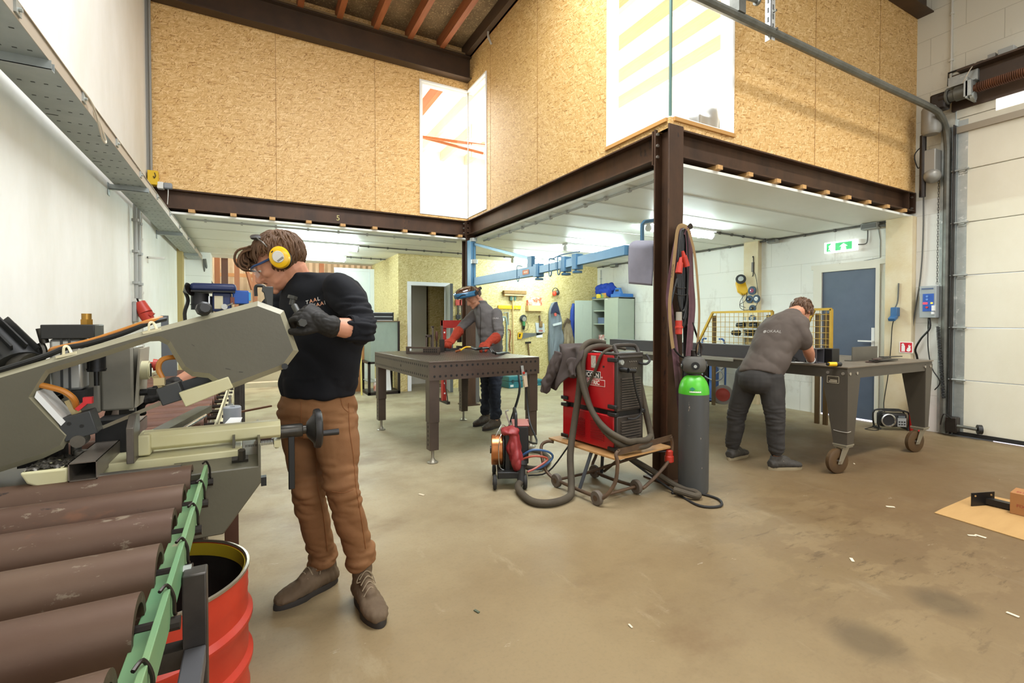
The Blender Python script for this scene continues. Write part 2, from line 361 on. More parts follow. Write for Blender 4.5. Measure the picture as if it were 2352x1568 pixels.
    n = nd(nt, 'ShaderNodeTexNoise', inp={'Scale': 25, 'Detail': 6}); L(P, n.inputs['Vector']); bp = nd(nt, 'ShaderNodeBump', inp={'Strength': 0.25, 'Distance': 0.003}); L(n.outputs['Fac'], bp.inputs['Height']); L(bp.outputs[0], b.inputs['Normal'])
    b.inputs['Specular IOR Level'].default_value = 0.3
    return m

def glass_mat():
    m = bpy.data.materials.new('window_glass'); m.use_nodes = True; nt = m.node_tree; L = nt.links.new; out = nt.nodes['Material Output']; nt.nodes.remove(nt.nodes['Principled BSDF'])
    t = nd(nt, 'ShaderNodeBsdfTransparent', inp={0: (0.96, 0.98, 0.97, 1)}); g = nd(nt, 'ShaderNodeBsdfGlossy', inp={'Roughness': 0.02}); f = nd(nt, 'ShaderNodeLayerWeight', inp={0: 0.25})
    k = nd(nt, 'ShaderNodeMath', operation='MULTIPLY', inp={1: 0.5}); L(f.outputs['Fresnel'], k.inputs[0])
    f2 = nd(nt, 'ShaderNodeNewGeometry'); q = nd(nt, 'ShaderNodeMath', operation='SUBTRACT', inp={0: 1.0}); L(f2.outputs['Backfacing'], q.inputs[1])
    k2 = nd(nt, 'ShaderNodeMath', operation='MULTIPLY'); L(k.outputs[0], k2.inputs[0]); L(q.outputs[0], k2.inputs[1])
    x = nd(nt, 'ShaderNodeMixShader'); L(k2.outputs[0], x.inputs[0]); L(t.outputs[0], x.inputs[1]); L(g.outputs[0], x.inputs[2]); L(x.outputs[0], out.inputs[0]); return m

WHITE = M('white_wall_paint', 'f2f2ee', 0.7, var=('dfddd2', 1.3, 0.2), spots=[('b3aa98', 3.5, 0.70), ('6b6253', 14, 0.745)], bump=(30, 0.002), stretch=(1, 1, 0.5))
STEEL = M('mill_scale_steel', '39271a', 0.5, 0.25, var=('523824', 5, 0.2), spots=('241c19', 9, 0.62), bump=(40, 0.0006), stretch=(1, 1, 0.4))
DKSTEEL = M('dark_steel', '2b2724', 0.38, 0.6, var=('3a322c', 6, 0.25), bump=(50, 0.0004))
GALV = M('galvanised_steel', 'b9bdb8', 0.42, 0.55, var=('9ea39f', 9, 0.22), spots=('d2d4cf', 14, 0.6))
BLACK = M('black_plastic', '151514', 0.45)
RUBBER = M('black_rubber', '1d1b19', 0.7)
CHROME = M('bright_steel', 'c8c8c4', 0.22, 0.95)
CEIL = M('ceiling_panel', 'eff1ea', 0.5, var=('e6e9e0', 2, 0.3))
OSBX = osb('strand_board', (0, 2), 'a87a3e', 'd0a462', 'eecd94')
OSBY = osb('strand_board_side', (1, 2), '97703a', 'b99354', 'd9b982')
OSBT = osb('strand_board_pale', (0, 2), 'a8904f', 'c9b577', 'e6d8a4')
OSBU = osb('strand_board_pale_side', (1, 2), 'a8904f', 'c9b577', 'e6d8a4')
TIMBER = M('planed_timber', 'a9653a', 0.6, var=('8c4d2a', 5, 0.25), stretch=(9, 0.8, 9))
PINE = M('pale_pine', 'cfa66c', 0.6, var=('b98a52', 8, 0.2), stretch=(6, 1, 6))
GLASS = glass_mat()
# ------------------------------------------------------------------ the setting
XL, XR, YF, XM, YB, YT, XC = -1.0, 6.94, 2.72, 2.90, 6.70, 8.65, 2.37
ZB, ZT, ZC = 2.58, 2.80, 2.52
struct('floor', MB().span((XL - .2, -5.6, -.12), (XR + .2, 13.2, 0)), floor_mat())
struct('wall_left', MB().span((XL - .2, -5.6, 0), (XL, 13.2, 5.5)), WHITE)
BLK = blockwall('painted_blockwork', (1, 2), 'e6e5dd', 'cbc9bf', 0.90, 0.42, amt=0.60)
BLKU = blockwall('painted_blockwork_high', (1, 2), 'd9d5c4', 'bdb8a6', 0.62, 0.31, amt=0.60, off=(0.2, 0.1))
struct('wall_right', MB().span((XR, 3.80, 0), (XR + .2, 13.2, 5.5)).span((XR, 2.36, 0), (XR + .2, 3.06, 2.7)).span((XR, 3.06, 2.0), (XR + .2, 3.80, 5.5)), BLK)
struct('wall_right_front', MB().span((XR, 2.36, 2.7), (XR + .2, 3.06, 5.5)).span((XR, -1.75, 3.75), (XR + .2, 2.36, 5.5)).span((XR, -5.6, 0), (XR + .2, -1.75, 5.5)), BLKU)
struct('wall_behind', MB().span((XL, -5.6, 0), (0.0, -5.4, 5.5)).span((5.2, -5.6, 0), (XR, -5.4, 5.5)).span((0, -5.6, 3.9), (5.2, -5.4, 5.5)), WHITE)
struct('wall_tools', MB().span((XC, YT, 0), (2.53, YT + .1, ZC)).span((3.36, YT, 0), (XR, YT + .1, ZC)).span((2.53, YT, 2.02), (3.36, YT + .1, ZC)), OSBT)
struct('wall_closet', MB().span((XC, YT + .1, 0), (XC + .1, 10.7, ZC)), OSBU)
PANEL = M('white_metal_panel', 'dfe4e3', 0.45, var=('cfd6d6', 2, .25))
struct('wall_closet_back', MB().span((XC, 10.7, 0), (XR, 10.8, ZC)), OSBT)
struct('wall_far_panel', MB().span((1.56, 10.62, 0), (XC, 10.7, 2.42)).span((1.55, 10.6, 1.24), (XC, 10.63, 1.27)).span((1.55, 10.6, 2.36), (XC, 10.64, 2.42)).span((2.28, 10.58, 0), (XC, 10.64, 2.42)).bar((1.75, 10.6, .75), (2.3, 10.6, 1.2), .03, .03), PANEL)
struct('wall_far_pier', MB().span((XL, 10.2, 0), (-.62, 10.7, ZC)), BLK)
CORR = M('corrugated_sheet', 'b9a98d', 0.5, 0.2, var=('a08f74', 3, .25))
mb = MB(); n = 110
for i in range(n):
    x0 = XL + (XR - XL) * i / n; x1 = XL + (XR - XL) * (i + 1) / n
    mb.add([(x0, 13.0 - .02 * (i % 2), 0), (x1, 13.0 - .02 * ((i + 1) % 2), 0), (x1, 13.0 - .02 * ((i + 1) % 2), 5.4), (x0, 13.0 - .02 * (i % 2), 5.4)], [(0, 1, 2, 3)])
struct('wall_far', mb, CORR, smooth=False)
CONC = M('bare_concrete', 'b9ab92', 0.8, var=('cbbda2', 4, .3))
struct('trim_1', MB().span((-.62, 10.55, 0), (1.56, 10.75, .09)).span((-.62, 11.3, 0), (1.56, 11.5, .42)), CONC)

# upper strand-board walls with their window openings
def zwin(mb, kind, a0, a1, z0, z1, w0, w1, wz0, wz1, plane, th):
    """a wall from a0 to a1 with a window hole w0..w1 x wz0..wz1"""
    def sp(p, q, r, s):
        if q - p < 1e-4 or s - r < 1e-4: return
        if kind == 'x': mb.span((p, plane, r), (q, plane + th, s))
        else: mb.span((plane, p, r), (plane + th, q, s))
    sp(a0, w0, z0, z1); sp(w1, a1, z0, z1); sp(w0, w1, z0, wz0); sp(w0, w1, wz1, z1)
mb = MB(); zwin(mb, 'x', XL, XM + .001, ZT, 5.36, 2.15, XM + .001, 2.83, 4.75, YB, .12); struct('wall_upper_left', mb, OSBX)
mb = MB()
zwin(mb, 'y', 3.48, YB + .12, ZT, 5.36, 6.04, YB + .12, 2.84, 4.75, XM, .12)
zwin(mb, 'y', YF + .001, 3.48, ZT, 5.36, YF + .001, 3.48, 2.88, 5.0, XM, .12)
struct('wall_upper_middle', mb, OSBY)
mb = MB(); zwin(mb, 'x', XM + .001, XR, ZT, 5.36, XM + .001, 3.645, 2.88, 5.0, YF, .12); struct('wall_upper_right', mb, OSBX)
JOINT = M('board_joint', '8a5f2c', 0.7)
mb = MB()
for x in (0.30, 1.52): mb.span((x, YB - .002, ZT), (x + .004, YB + .01, 4.86))
for y in (4.70, 5.92): mb.span((XM - .002, y, ZT), (XM + .01, y + .004, 5.18))
for x in (4.86, 6.08): mb.span((x, YF - .002, ZT), (x + .004, YF + .01, 4.84))
struct('trim_2', mb, JOINT)
struct('trim_3', MB().span((XL, YB - .03, 2.9), (XL + .035, YB, 4.86)).cyl((XL + .045, YB - .05, 2.75), (XL + .045, YB - .05, 5.2), .012), M('grey_corner_trim', '8d8b84', .5))

WFR = M('white_window_frame', 'efeee8', 0.45)
OAK = M('varnished_sill', 'b98a4c', 0.5)
def window(name, kind, w0, w1, z0, z1, plane, ends=(1, 1), deep=.09, sill=True):
    mb = MB(); f = .028
    def sp(p, q, r, s, d0, d1):
        if kind == 'x': mb.span((p, plane + d0, r), (q, plane + d1, s))
        else: mb.span((plane + d0, p, r), (plane + d1, q, s))
    for (k, o) in ((0, -.012), (1, .018)):
        ff = f + k * .026
        if ends[0]: sp(w0, w0 + ff, z0, z1, o, deep)
        if ends[1]: sp(w1 - ff, w1, z0, z1, o, deep)
        sp(w0 + ff * ends[0], w1 - ff * ends[1], z1 - ff, z1, o, deep); sp(w0 + ff * ends[0], w1 - ff * ends[1], z0, z0 + (.012 if k == 0 else .02), o, deep)
    o = struct(name, mb, WFR, bev=.003)
    g = MB()
    if kind == 'x': g.span((w0, plane + .03, z0 + .02), (w1, plane + .042, z1 - .05))
    else: g.span((plane + .03, w0, z0 + .02), (plane + .042, w1, z1 - .05))
    obj('pane', g, GLASS, o)
    if sill:
        s = MB()
        if kind == 'x': s.span((w0, plane - .02, z0 - .03), (w1 + .01, plane + .02, z0))
        else: s.span((plane - .02, w0, z0 - .03), (plane + .02, w1 + .01, z0))
        obj('sill', s, OAK, o)
    return o
window('window_1', 'x', 2.15, XM, 2.83, 4.75, YB, (1, 0), sill=False)
window('window_2', 'y', 6.04, YB, 2.84, 4.75, XM, (1, 0), sill=False)
window('window_3', 'y', YF + .03, 3.48, 2.88, 5.0, XM, (0, 1))
window('window_4', 'x', XM + .03, 3.645, 2.88, 5.0, YF, (0, 1))
struct('trim_4', MB().span((XM + .028, YF + .028, 2.9), (XM + .046, YF + .046, 5.0)), M('glass_corner_seal', '5c7a72', .3))
struct('trim_5', MB().span((XM - .004, YB - .012, 2.86), (XM + .008, YB + .0, 4.72)), M('dark_corner_seal', '6f706c', .4))

# loft behind the windows
LOFT = M('loft_white', 'f4f1ea', 0.8)
struct('ceiling_loft', MB().span((XL, YB + .12, 5.36), (XM + .12, 12.9, 5.40)).span((XM + .12, YF + .12, 5.36), (XR, 12.9, 5.40)), LOFT)
struct('wall_loft_back', MB().span((XL, 11.0, ZT), (XR, 11.1, 4.25)).span((XL, 11.0, 4.25), (XR, 11.1, 5.36)), LOFT)
struct('floor_loft', MB().span((XL, YB + .14, 2.70), (XM + .12, 11.0, 2.80)).span((XM + .12, YF + .14, 2.70), (XR, 11.0, 2.80)), LOFT)
struct('wall_loft_lining', MB().span((XR - .03, YF + .12, 2.8), (XR - .001, 11, 5.36)), LOFT)
# ceiling under the loft
struct('ceiling', MB().span((XL, YB + .03, ZC), (XM + .08, 10.9, ZC + .025)).span((XM + .08, YF + .02, ZC), (XR, YT + .1, ZC + .025)), CEIL)
mb = MB()
for y in (3.32, 3.95, 4.55, 5.15, 5.8, 6.4, 7.1, 7.8): mb.span((XM + .1, y, ZC - .003), (XR, y + .035, ZC + .002))
for y in (7.6, 8.5, 9.4, 10.2): mb.span((XL, y, ZC - .003), (XM, y + .03, ZC + .002))
struct('trim_6', mb, M('ceiling_joint', 'cbccc2', .6))

# steel frame
def ibeam(p, q, w, h, up=(0, 0, 1), tf=.013, tw=.009):
    p = V(p); q = V(q); up = V(up); mb = MB()
    mb.bar(p + up * (h / 2 - tf / 2), q + up * (h / 2 - tf / 2), w, tf, up); mb.bar(p - up * (h / 2 - tf / 2), q - up * (h / 2 - tf / 2), w, tf, up)
    mb.bar(p, q, tw, h - 2 * tf, up); return mb
CX, CY = 2.95, 2.785
def bolts(mb, pts, n):
    for p in pts: mb.cyl(p, V(p) + V(n) * .016, .013, n=6)
    return mb
BOLT = M('zinc_bolt', 'b5aea2', .35, .8)
for nm, y in (('front', CY), ('back', YB + .085)):
    top = 2.82 if nm == 'front' else ZT
    c = struct('steel_column', ibeam((CX, y, 0), (CX, y, top), .16, .16, up=(0, 1, 0)), STEEL, bev=.002)
    obj('base_plate', MB().span((CX - .13, y - .13, 0), (CX + .13, y + .13, .015)), STEEL, c)
zb = (ZB + ZT) / 2
b1 = struct('steel_beam', ibeam((XL, YB + .085, zb), (CX - .085, YB + .085, zb), .15, ZT - ZB), STEEL)
obj('end_plate', MB().span((CX - .098, YB + .01, ZB - .02), (CX - .082, YB + .16, ZT)), STEEL, b1)
obj('bolt', bolts(MB(), [(CX - .098, YB + .03, z) for z in (2.62, 2.69, 2.76)], (-1, 0, 0)), BOLT, b1)
b2 = struct('steel_beam', ibeam((CX, YB + .0, zb), (CX, CY + .085, zb), .15, ZT - ZB), STEEL)
obj('end_plate', MB().span((CX - .085, CY + .084, ZB - .04), (CX + .075, CY + .098, ZT + .01)).span((CX - .075, YB - .016, ZB - .02), (CX + .075, YB, ZT)), STEEL, b2)
obj('bolt', bolts(MB(), [(CX - .055, CY + .098, z) for z in (2.60, 2.69, 2.78)] + [(CX - .055, YB - .016, z) for z in (2.62, 2.69, 2.76)], (0, 1, 0)), BOLT, b2)
obj('bolt', bolts(MB(), [(CX - .06, CY + .068, z) for z in (2.60, 2.69, 2.78)], (0, -1, 0)), BOLT, b2)
b3 = struct('steel_beam', ibeam((CX + .01, CY, zb), (XR - .03, CY, zb), .15, ZT - ZB), STEEL)
obj('end_plate', MB().span((XR - .03, CY - .08, ZB - .02), (XR - .012, CY + .08, ZT)), STEEL, b3)
obj('stiffener', MB().span((XR - .16, CY - .07, ZB + .013), (XR - .15, CY, ZT - .013)), STEEL, b3)
obj('bolt', bolts(MB(), [(XR - .03, CY - .05, 2.62), (XR - .03, CY - .05, 2.75)], (-1, 0, 0)), BOLT, b3)
text_mesh('chalk_mark', '5', (1.02, YB + .0789, 2.635), (1, 0, 0), (0, 0, 1), .10, M('yellow_chalk', 'd8cf8e', .9), b1, ext=.0005)
struct('roof_beam', ibeam((XL, YB - .08, 5.02), (XM, YB - .08, 5.02), .15, .32), M('dark_roof_steel', '42352a', .5, .3, var=('54402f', 4, .25)))
struct('roof_beam', ibeam((XM, YF - .08, 5.02), (XR, YF - .08, 5.02), .15, .36), MT['dark_roof_steel'])
DECK = M('roof_board', '8d7553', 0.85, var=('635138', 2.2, .18), spots=[('b39b70', 55, .56), ('3a3022', 70, .60)])
struct('roof', MB().span((XL, 3.85, 5.36), (XM, YB, 5.42)).span((XL, .95, 5.36), (.1, 3.85, 5.42)).span((2.6, .95, 5.36), (XM, 3.85, 5.42)).span((.1, .95, 5.36), (2.6, 1.55, 5.42)).span((XM, .95, 5.36), (XR, YF, 5.42)).span((XL, -2.4, 5.36), (XR, 0.0, 5.42)).span((XL, -5.5, 5.36), (XR, -4.0, 5.42)).span((XL, 0, 5.36), (.8, .95, 5.42)).span((5.6, 0, 5.36), (XR, .95, 5.42)).span((XL, -4, 5.36), (-.3, -2.4, 5.42)).span((5.5, -4, 5.36), (XR, -2.4, 5.42)), DECK)
for k in range(-2, 7):
    x = .115 + .465 * k
    struct('roof_rafter', MB().span((x - .035, 3.9 if 0 < x < 2.7 else 1.0, 5.19), (x + .035, YB - .01, 5.36)), TIMBER)
struct('roof_rafter', MB().span((XM - .1, 1.0, 5.19), (XM - .005, YB - .01, 5.36)), MT['dark_roof_steel'])  # rafter's shaded side put into the colour; it borrows the dark steel
struct('trim_7', MB().span((XL, YB - .15, 5.19), (XM - .1, YB - .11, 5.215)), M('dull_timber', '6f5a3c', .7))
LTIM = M('washed_out_rafter', 'e3cdb8', .6, var=('d8bca2', 5, .25), stretch=(9, .8, 9))  # same timber, paled in colour to carry the glare inside the loft
for k in range(8): struct('roof_rafter', MB().span((1.6 + .62 * k - .04, YB + .12 if 1.6 + .62 * k < 2.95 else YF + .12, 5.15), (1.6 + .62 * k + .04, 10.98, 5.36)), TIMBER if 1.6 + .62 * k < 2.95 else LTIM)
struct('loft_purlin', MB().bar((.6, 9.2, 5.1), (5.2, 9.9, 5.05), .03, .05).bar((1.2, 9.9, 5.1), (6.0, 9.0, 5.0), .03, .05), TIMBER)
for i in range(9): struct('batten_end', MB().span((3.42 + .4 * i, YF - .03, ZC + .025), (3.48 + .4 * i, YF + .3, ZB)), PINE)
for i in range(9): struct('batten_end', MB().span((-.62 + .42 * i, YB - .02, ZC + .025), (-.555 + .42 * i, YB + .3, ZB)), PINE)

# pilasters and posts against the walls
CREAM = M('cream_paint', 'ddd2b6', .7, var=('cdb88c', 2.5, .2), spots=('9d7c4c', 6, .70), bump=(60, .002))
struct('column_pilaster', MB().span((XR - .10, 2.70, 0), (XR, 2.97, ZC)), CREAM)
struct('column_post', MB().span((XR - .09, 4.66, 0), (XR, 4.90, ZC)), CREAM)
struct('column_timber_post', MB().span((XL, 9.1, 0), (XL + .07, 9.32, ZC)), M('yellowed_paint', 'b7a36d', .7))
# exit door in the right wall
DOORB = M('slate_blue_door', '566071', .55, var=('4d5768', 6, .3))
d = struct('door_1', MB().span((XR - .005, 3.105, .02), (XR + .04, 3.755, 1.955)), DOORB)
fr = MB(); fr.span((XR - .03, 3.06, 0), (XR + .1, 3.105, 1.955)); fr.span((XR - .03, 3.755, 0), (XR + .1, 3.80, 1.955)); fr.span((XR - .03, 3.06, 1.955), (XR + .1, 3.80, 2.0)); fr.span((XR - .02, 3.80, 0), (XR, 3.87, 2.0)); fr.span((XR - .02, 3.0, 2.0), (XR, 3.9, 2.06))
obj('frame', fr, M('door_frame_paint', 'ded9ca', .6, spots=('8a7a5a', 5, .66)), d)
hd = MB().span((XR - .017, 3.115, .93), (XR - .004, 3.15, 1.2)).cyl((XR - .01, 3.13, 1.03), (XR - .06, 3.13, 1.03), .01).bar((XR - .06, 3.12, 1.03), (XR - .06, 3.28, 1.03), .018, .018)
obj('handle', hd, M('white_handle', 'e4e4e0', .4), d)
struct('trim_8', MB().span((XR - .01, 3.12, 0), (XR + .02, 3.75, .018)), M('daylit_gap', 'f6f2ff', .5, emit=1.2))
struct('trim_13', MB().span((XR - .012, 2.98, 0), (XR, 3.05, 1.9)), M('wall_edge_trim', 'd9d6c8', .7))
# doorway in the tool wall with its open door
UP = M('white_upvc', 'eceff2', .4)
d = struct('door_2', MB().span((2.53, YT - .03, 0), (2.60, YT + .11, 1.95)).span((3.29, YT - .03, 0), (3.36, YT + .11, 1.95)).span((2.53, YT - .03, 1.95), (3.36, YT + .11, 2.02)), UP, bev=.004)
lf = obj('leaf', MB().bar((3.29, YT - .03, .99), (3.14, YT - .66, .99), .045, 1.93), M('grey_door_leaf', 'b9bcb6', .4), d)
obj('edge', MB().bar((3.137, YT - .665, .99), (3.134, YT - .68, .99), .05, 1.93), M('dark_door_edge', '565a5c', .5), d)
struct('wall_closet_inside', MB().span((2.47, 9.6, 0), (3.22, 9.66, 2.3)).span((3.0, YT + .1, 0), (3.4, YT + .14, 0.01)), M('inner_white', 'd8d5c6', .6))
struct('wall_closet_divider', MB().span((3.22, 9.4, 0), (4.2, 9.5, ZC)), OSBT)
# goods door
GD = M('goods_door_panel', 'e0dbc9', .5, var=('d0c9b2', 1.2, .25), spots=('b5a27a', 2.6, .70), bump=(120, .001), stretch=(1, 1, .6))
g = struct('door_3', MB(), GD)
for i in range(6):
    z = .05 + .58 * i
    obj('panel', MB().span((XR - .02, -1.75, z), (XR + .03, 2.32, z + .575)), GD, g, bev=.006)
    if i:
        hg = MB().span((XR - .035, 2.24, z - .04), (XR - .021, 2.31, z + .04)).cyl((XR - .05, 2.22, z), (XR - .05, 2.42, z), .012).span((XR - .055, 2.25, z - .02), (XR - .02, 2.30, z + .02))
        obj('hinge', hg, GALV, g)
obj('panel', MB().span((XR - .02, -1.75, 3.53), (XR + .03, 2.34, 3.77)), GD, g)
obj('end_cap', MB().span((XR - .024, 2.24, .05), (XR - .019, 2.325, 3.5)), GALV, g)
obj('top_rail', MB().span((XR - .05, -1.75, 3.36), (XR - .0, 2.33, 3.43)), M('weathered_rail', '9a8f7c', .5, .4), g)
pn = MB().span((XR - .026, 1.2, 3.5), (XR - .018, 2.02, 3.68))
obj('glazing', pn, M('bright_glazing', 'fffdf6', .4, emit=1.0, var=('d9d3c4', 9, .1)), g)
obj('bottom_seal', MB().span((XR - .03, -1.75, .012), (XR + .03, 2.36, .055)), RUBBER, g)
struct('trim_9', MB().span((XR - .01, -1.75, 0), (XR + .05, 2.0, .011)), MT['daylit_gap'])
struct('steel_lintel', MB().span((XR - .04, -1.75, 3.62), (XR, 2.38, 4.02)).span((XR - .16, -1.75, 4.0), (XR, 2.30, 4.02)), MT['dark_roof_steel'])
# ------------------------------------------------------------------ lamps, cable runs and wall fixtures
TUBE = M('lit_tube', 'e4f8f8', .5, emit=105)
LAMPB = M('lamp_housing', 'e4e6e2', .4)
def lamp(x0, y, label):
    t = thing('fluorescent_lamp', label, 'lamp', (x0 + .6, y, ZC), group='tube lamps under the loft')
    obj('housing', MB().span((x0, y - .075, ZC - .03), (x0 + 1.2, y + .075, ZC)), LAMPB, t, bev=.006)
    obj('diffuser', MB().cyl((x0 + .03, y, ZC - .075), (x0 + 1.17, y, ZC - .075), .036, n=14), TUBE, t)
    for x in (x0, x0 + 1.17): obj('end_cap', MB().cyl((x, y, ZC - .072), (x + .03, y, ZC - .072), .045, n=14), LAMPB, t)
    [obj('clip', MB().span((x0 + q, y - .045, ZC - .115), (x0 + q + .015, y + .045, ZC - .02)), GALV, t) for q in (.2, .95)]
lamp(.35, 8.02, 'lit tube lamp on the ceiling right behind the young man in ear defenders')
lamp(.40, 9.5, 'farther of the two lit tube lamps behind the man in ear defenders')
lamp(4.36, 4.45, 'lit tube lamp partly hidden by the front steel column and its hanging straps')
lamp(4.38, 6.27, 'lit tube lamp above the end of the blue crane arm, left of the front column')
lamp(4.40, 8.05, 'farthest lit tube lamp, just above the bolted joint of the blue crane arm')
PIPE = M('dark_conduit', '5a5954', .5)
PIPEG = M('grey_conduit', '9b9d98', .5)
def conduit(label, pts, r, clips, m=PIPE, name='cable_conduit', k=1, cr=1.9, grp='cable conduits'):
    t = thing(name, label, 'conduit', pts[0], group=grp)
    obj('tube', MB().tube(pts, r, n=8, k=k), m, t)
    P = [V(p) for p in pts]; L = [(P[i + 1] - P[i]).length for i in range(len(P) - 1)]; T = sum(L)
    for j in range(clips):
        s = T * (j + .5) / clips; i = 0
        while s > L[i] and i < len(L) - 1: s -= L[i]; i += 1
        p = P[i].lerp(P[i + 1], s / L[i]); dr = (P[i + 1] - P[i]).normalized()
        obj('clip', MB().cyl(p - dr * .012, p + dr * .012, r * cr, n=8), m, t)
    return t
z = ZC - .016
conduit('dark conduit running right from the lamp behind the ear-defender man to the back column', [(1.55, 8.02, z), (4.38, 8.03, z)], .010, 9)
conduit('dark conduit running right from the farther lamp to the strand-board closet', [(1.6, 9.5, z), (2.35, 9.5, z)], .010, 4)
conduit('dark conduit from the lamp at the straps to the right wall', [(5.58, 4.45, z), (6.9, 4.5, z)], .011, 5)
conduit('dark conduit from the lamp over the crane arm to the right wall', [(5.6, 6.27, z), (6.9, 6.27, z)], .010, 4)
conduit('long dark conduit under the ceiling edge along the white right wall', [(6.90, 8.6, z), (6.90, 2.98, z)], .013, 14)
conduit('grey conduit with white clips along the inside of the middle beam', [(3.12, YB - .1, z), (3.12, YF + .2, z)], .012, 11, M('pale_conduit', 'a9aaa2', .5), cr=2.1)
conduit('grey conduit along the front ceiling edge of the left bay', [(-.66, YB + .22, z), (2.8, YB + .22, z)], .011, 9, MT['pale_conduit'], cr=2.0)
jb = thing('junction_box', 'grey junction box where the conduit meets the pilaster above the door', 'junction box', (6.88, 3.14, 2.42))
obj('box', MB().span((6.82, 3.06, 2.44), (6.92, 3.24, 2.515)), PIPEG, jb, bev=.006); obj('lid', MB().span((6.812, 3.07, 2.45), (6.82, 3.23, 2.505)), PIPE, jb); obj('gland', MB().cyl((6.87, 3.06, 2.475), (6.87, 2.98, 2.46), .014), PIPE, jb)
jb = thing('junction_box', 'round-cornered junction box above the cream wall post', 'junction box', (6.88, 4.55, 2.45))
obj('box', MB().span((6.83, 4.36, 2.45), (6.92, 4.52, 2.51)), PIPEG, jb, bev=.02); obj('lid', MB().span((6.822, 4.38, 2.46), (6.83, 4.50, 2.50)), PIPE, jb)
jb = thing('junction_box', 'dark junction box in the corner of the tool wall and white wall', 'junction box', (6.88, 8.1, 2.45))
obj('box', MB().span((6.83, 7.9, 2.45), (6.92, 8.1, 2.51)), PIPE, jb, bev=.02); obj('lid', MB().span((6.822, 7.92, 2.46), (6.83, 8.08, 2.50)), PIPEG, jb)
conduit('thin cable dropping from the junction box beside the door head', [(6.93, 3.09, 2.44), (6.935, 3.07, 2.3), (6.935, 3.07, 2.08), (6.935, 3.25, 2.06)], .005, 0, PIPEG, 'wall_cable')
conduit('grey vertical conduit in the corner by the steel cabinet', [(6.92, 8.5, 2.44), (6.92, 8.5, .1)], .012, 6, PIPEG)

# emergency exit sign
t = thing('exit_sign', 'lit white and green emergency exit sign above the slate blue door', 'exit sign', (6.86, 3.5, 2.2))
obj('housing', MB().span((6.84, 3.30, 2.20), (6.91, 3.69, 2.345)), M('lit_sign_white', 'fbfffd', .4, emit=.9), t, bev=.008)
GRN = M('lit_sign_green', '2fc46a', .4, emit=.45)
xs = 6.838
obj('green_field', MB().prism([(0, 0), (.055, 0), (.035, .05), (.055, .105), (0, .105)], (xs, 3.655, 2.22), (0, -1, 0), (0, 0, 1), -.002), GRN, t, label='narrow green field with curved edge')
f = obj('green_field', MB().prism([(0, 0), (.20, 0), (.20, .10), (0, .10)], (xs, 3.545, 2.222), (0, -1, 0), (0, 0, 1), -.002), GRN, t, label='wide green field with a white arrow')
obj('arrow', MB().prism([(.05, .045), (.10, .085), (.15, .045), (.125, .045), (.135, 0), (.065, 0), (.075, .045)], (xs - .002, 3.545, 2.224), (0, -1, 0), (0, 0, 1), -.002), MT['lit_sign_white'], f)
obj('figure', MB().prism([(.0, .0), (.018, .03), (.012, .06), (.03, .075), (.04, .055), (.032, .03), (.04, 0), (.028, 0), (.018, .02)], (xs - .002, 3.64, 2.23), (0, -1, 0), (0, 0, 1), -.002), MT['lit_sign_white'], t)
obj('supply_pipe', MB().tube([(6.87, 3.29, 2.27), (6.9, 3.22, 2.27), (6.91, 3.2, 2.32), (6.91, 3.2, 2.50)], .007), PIPE, t)

# cable tray on the left wall
t = thing('cable_tray', 'long perforated galvanised cable tray on brackets along the left wall', 'cable tray', (-.85, 5, 2.4))
GALVL = M('tray_steel', 'a9b0ae', .5, .35, var=('989f9e', 6, .2))
y0, y1, zt = .35, 10.15, 2.385
obj('tray_bottom', MB().span((-.955, y0, zt), (-.745, y1, zt + .003)), GALVL, t)
obj('side_rail', MB().span((-.745, y0, zt), (-.742, y1, zt + .06)).span((-.752, y0, zt + .058), (-.735, y1, zt + .062)), M('tray_lip', 'b4a99a', .5, .3), t, label='outer side rail')
obj('side_rail', MB().span((-.958, y0, zt), (-.955, y1, zt + .06)), GALVL, t)
sl = MB()
for i in range(56):
    y = y0 + .1 + i * .172
    for j in range(4): sl.span((-.93 + j * .046, y, zt - .0012), (-.915 + j * .046, y + .007, zt - .0003))
    if i % 5 == 2: sl.span((-.95, y + .08, zt - .0012), (-.90, y + .088, zt - .0003))
obj('slot_pattern', sl, M('slot_shadow', '3d4140', .8), t)['kind'] = 'stuff'
LIPM = MT['tray_lip']
for y in (.56, 2.77, 4.98, 7.25, 9.3):
    b = obj('bracket', MB().span((XL, y - .02, zt - .04), (-.735, y + .02, zt - .036)).span((XL, y - .02, zt - .04), (-.735, y - .017, zt)).span((XL, y + .017, zt - .04), (-.735, y + .02, zt)).span((XL, y - .03, zt - .09), (XL + .006, y + .03, zt + .01)), GALVL, t)
for y in (1.0, 1.66, 2.4, 3.2, 3.9, 4.65, 5.4, 6.2, 7.0, 7.9, 8.8):
    obj('joint_clip', MB().span((-.742, y, zt + .01), (-.734, y + .05, zt + .055)).cyl((-.738, y + .025, zt + .03), (-.724, y + .025, zt + .03), .008, n=8), GALV, t)
obj('cable', MB().tube([(-.78, y0, zt + .05), (-.79, 2.5, zt + .055), (-.77, 5, zt + .05), (-.78, 7.5, zt + .055), (-.78, y1, zt + .05)], .022, n=8), M('grey_cable', '8f9290', .6), t)
obj('cable_loop', MB().tube([(-.745, 3.15, zt + .07), (-.72, 3.3, zt + .03), (-.715, 3.45, zt - .09), (-.72, 3.55, zt - .07), (-.735, 3.4, zt + .04)], .005), M('loop_cable', 'c9bda8', .6), t)

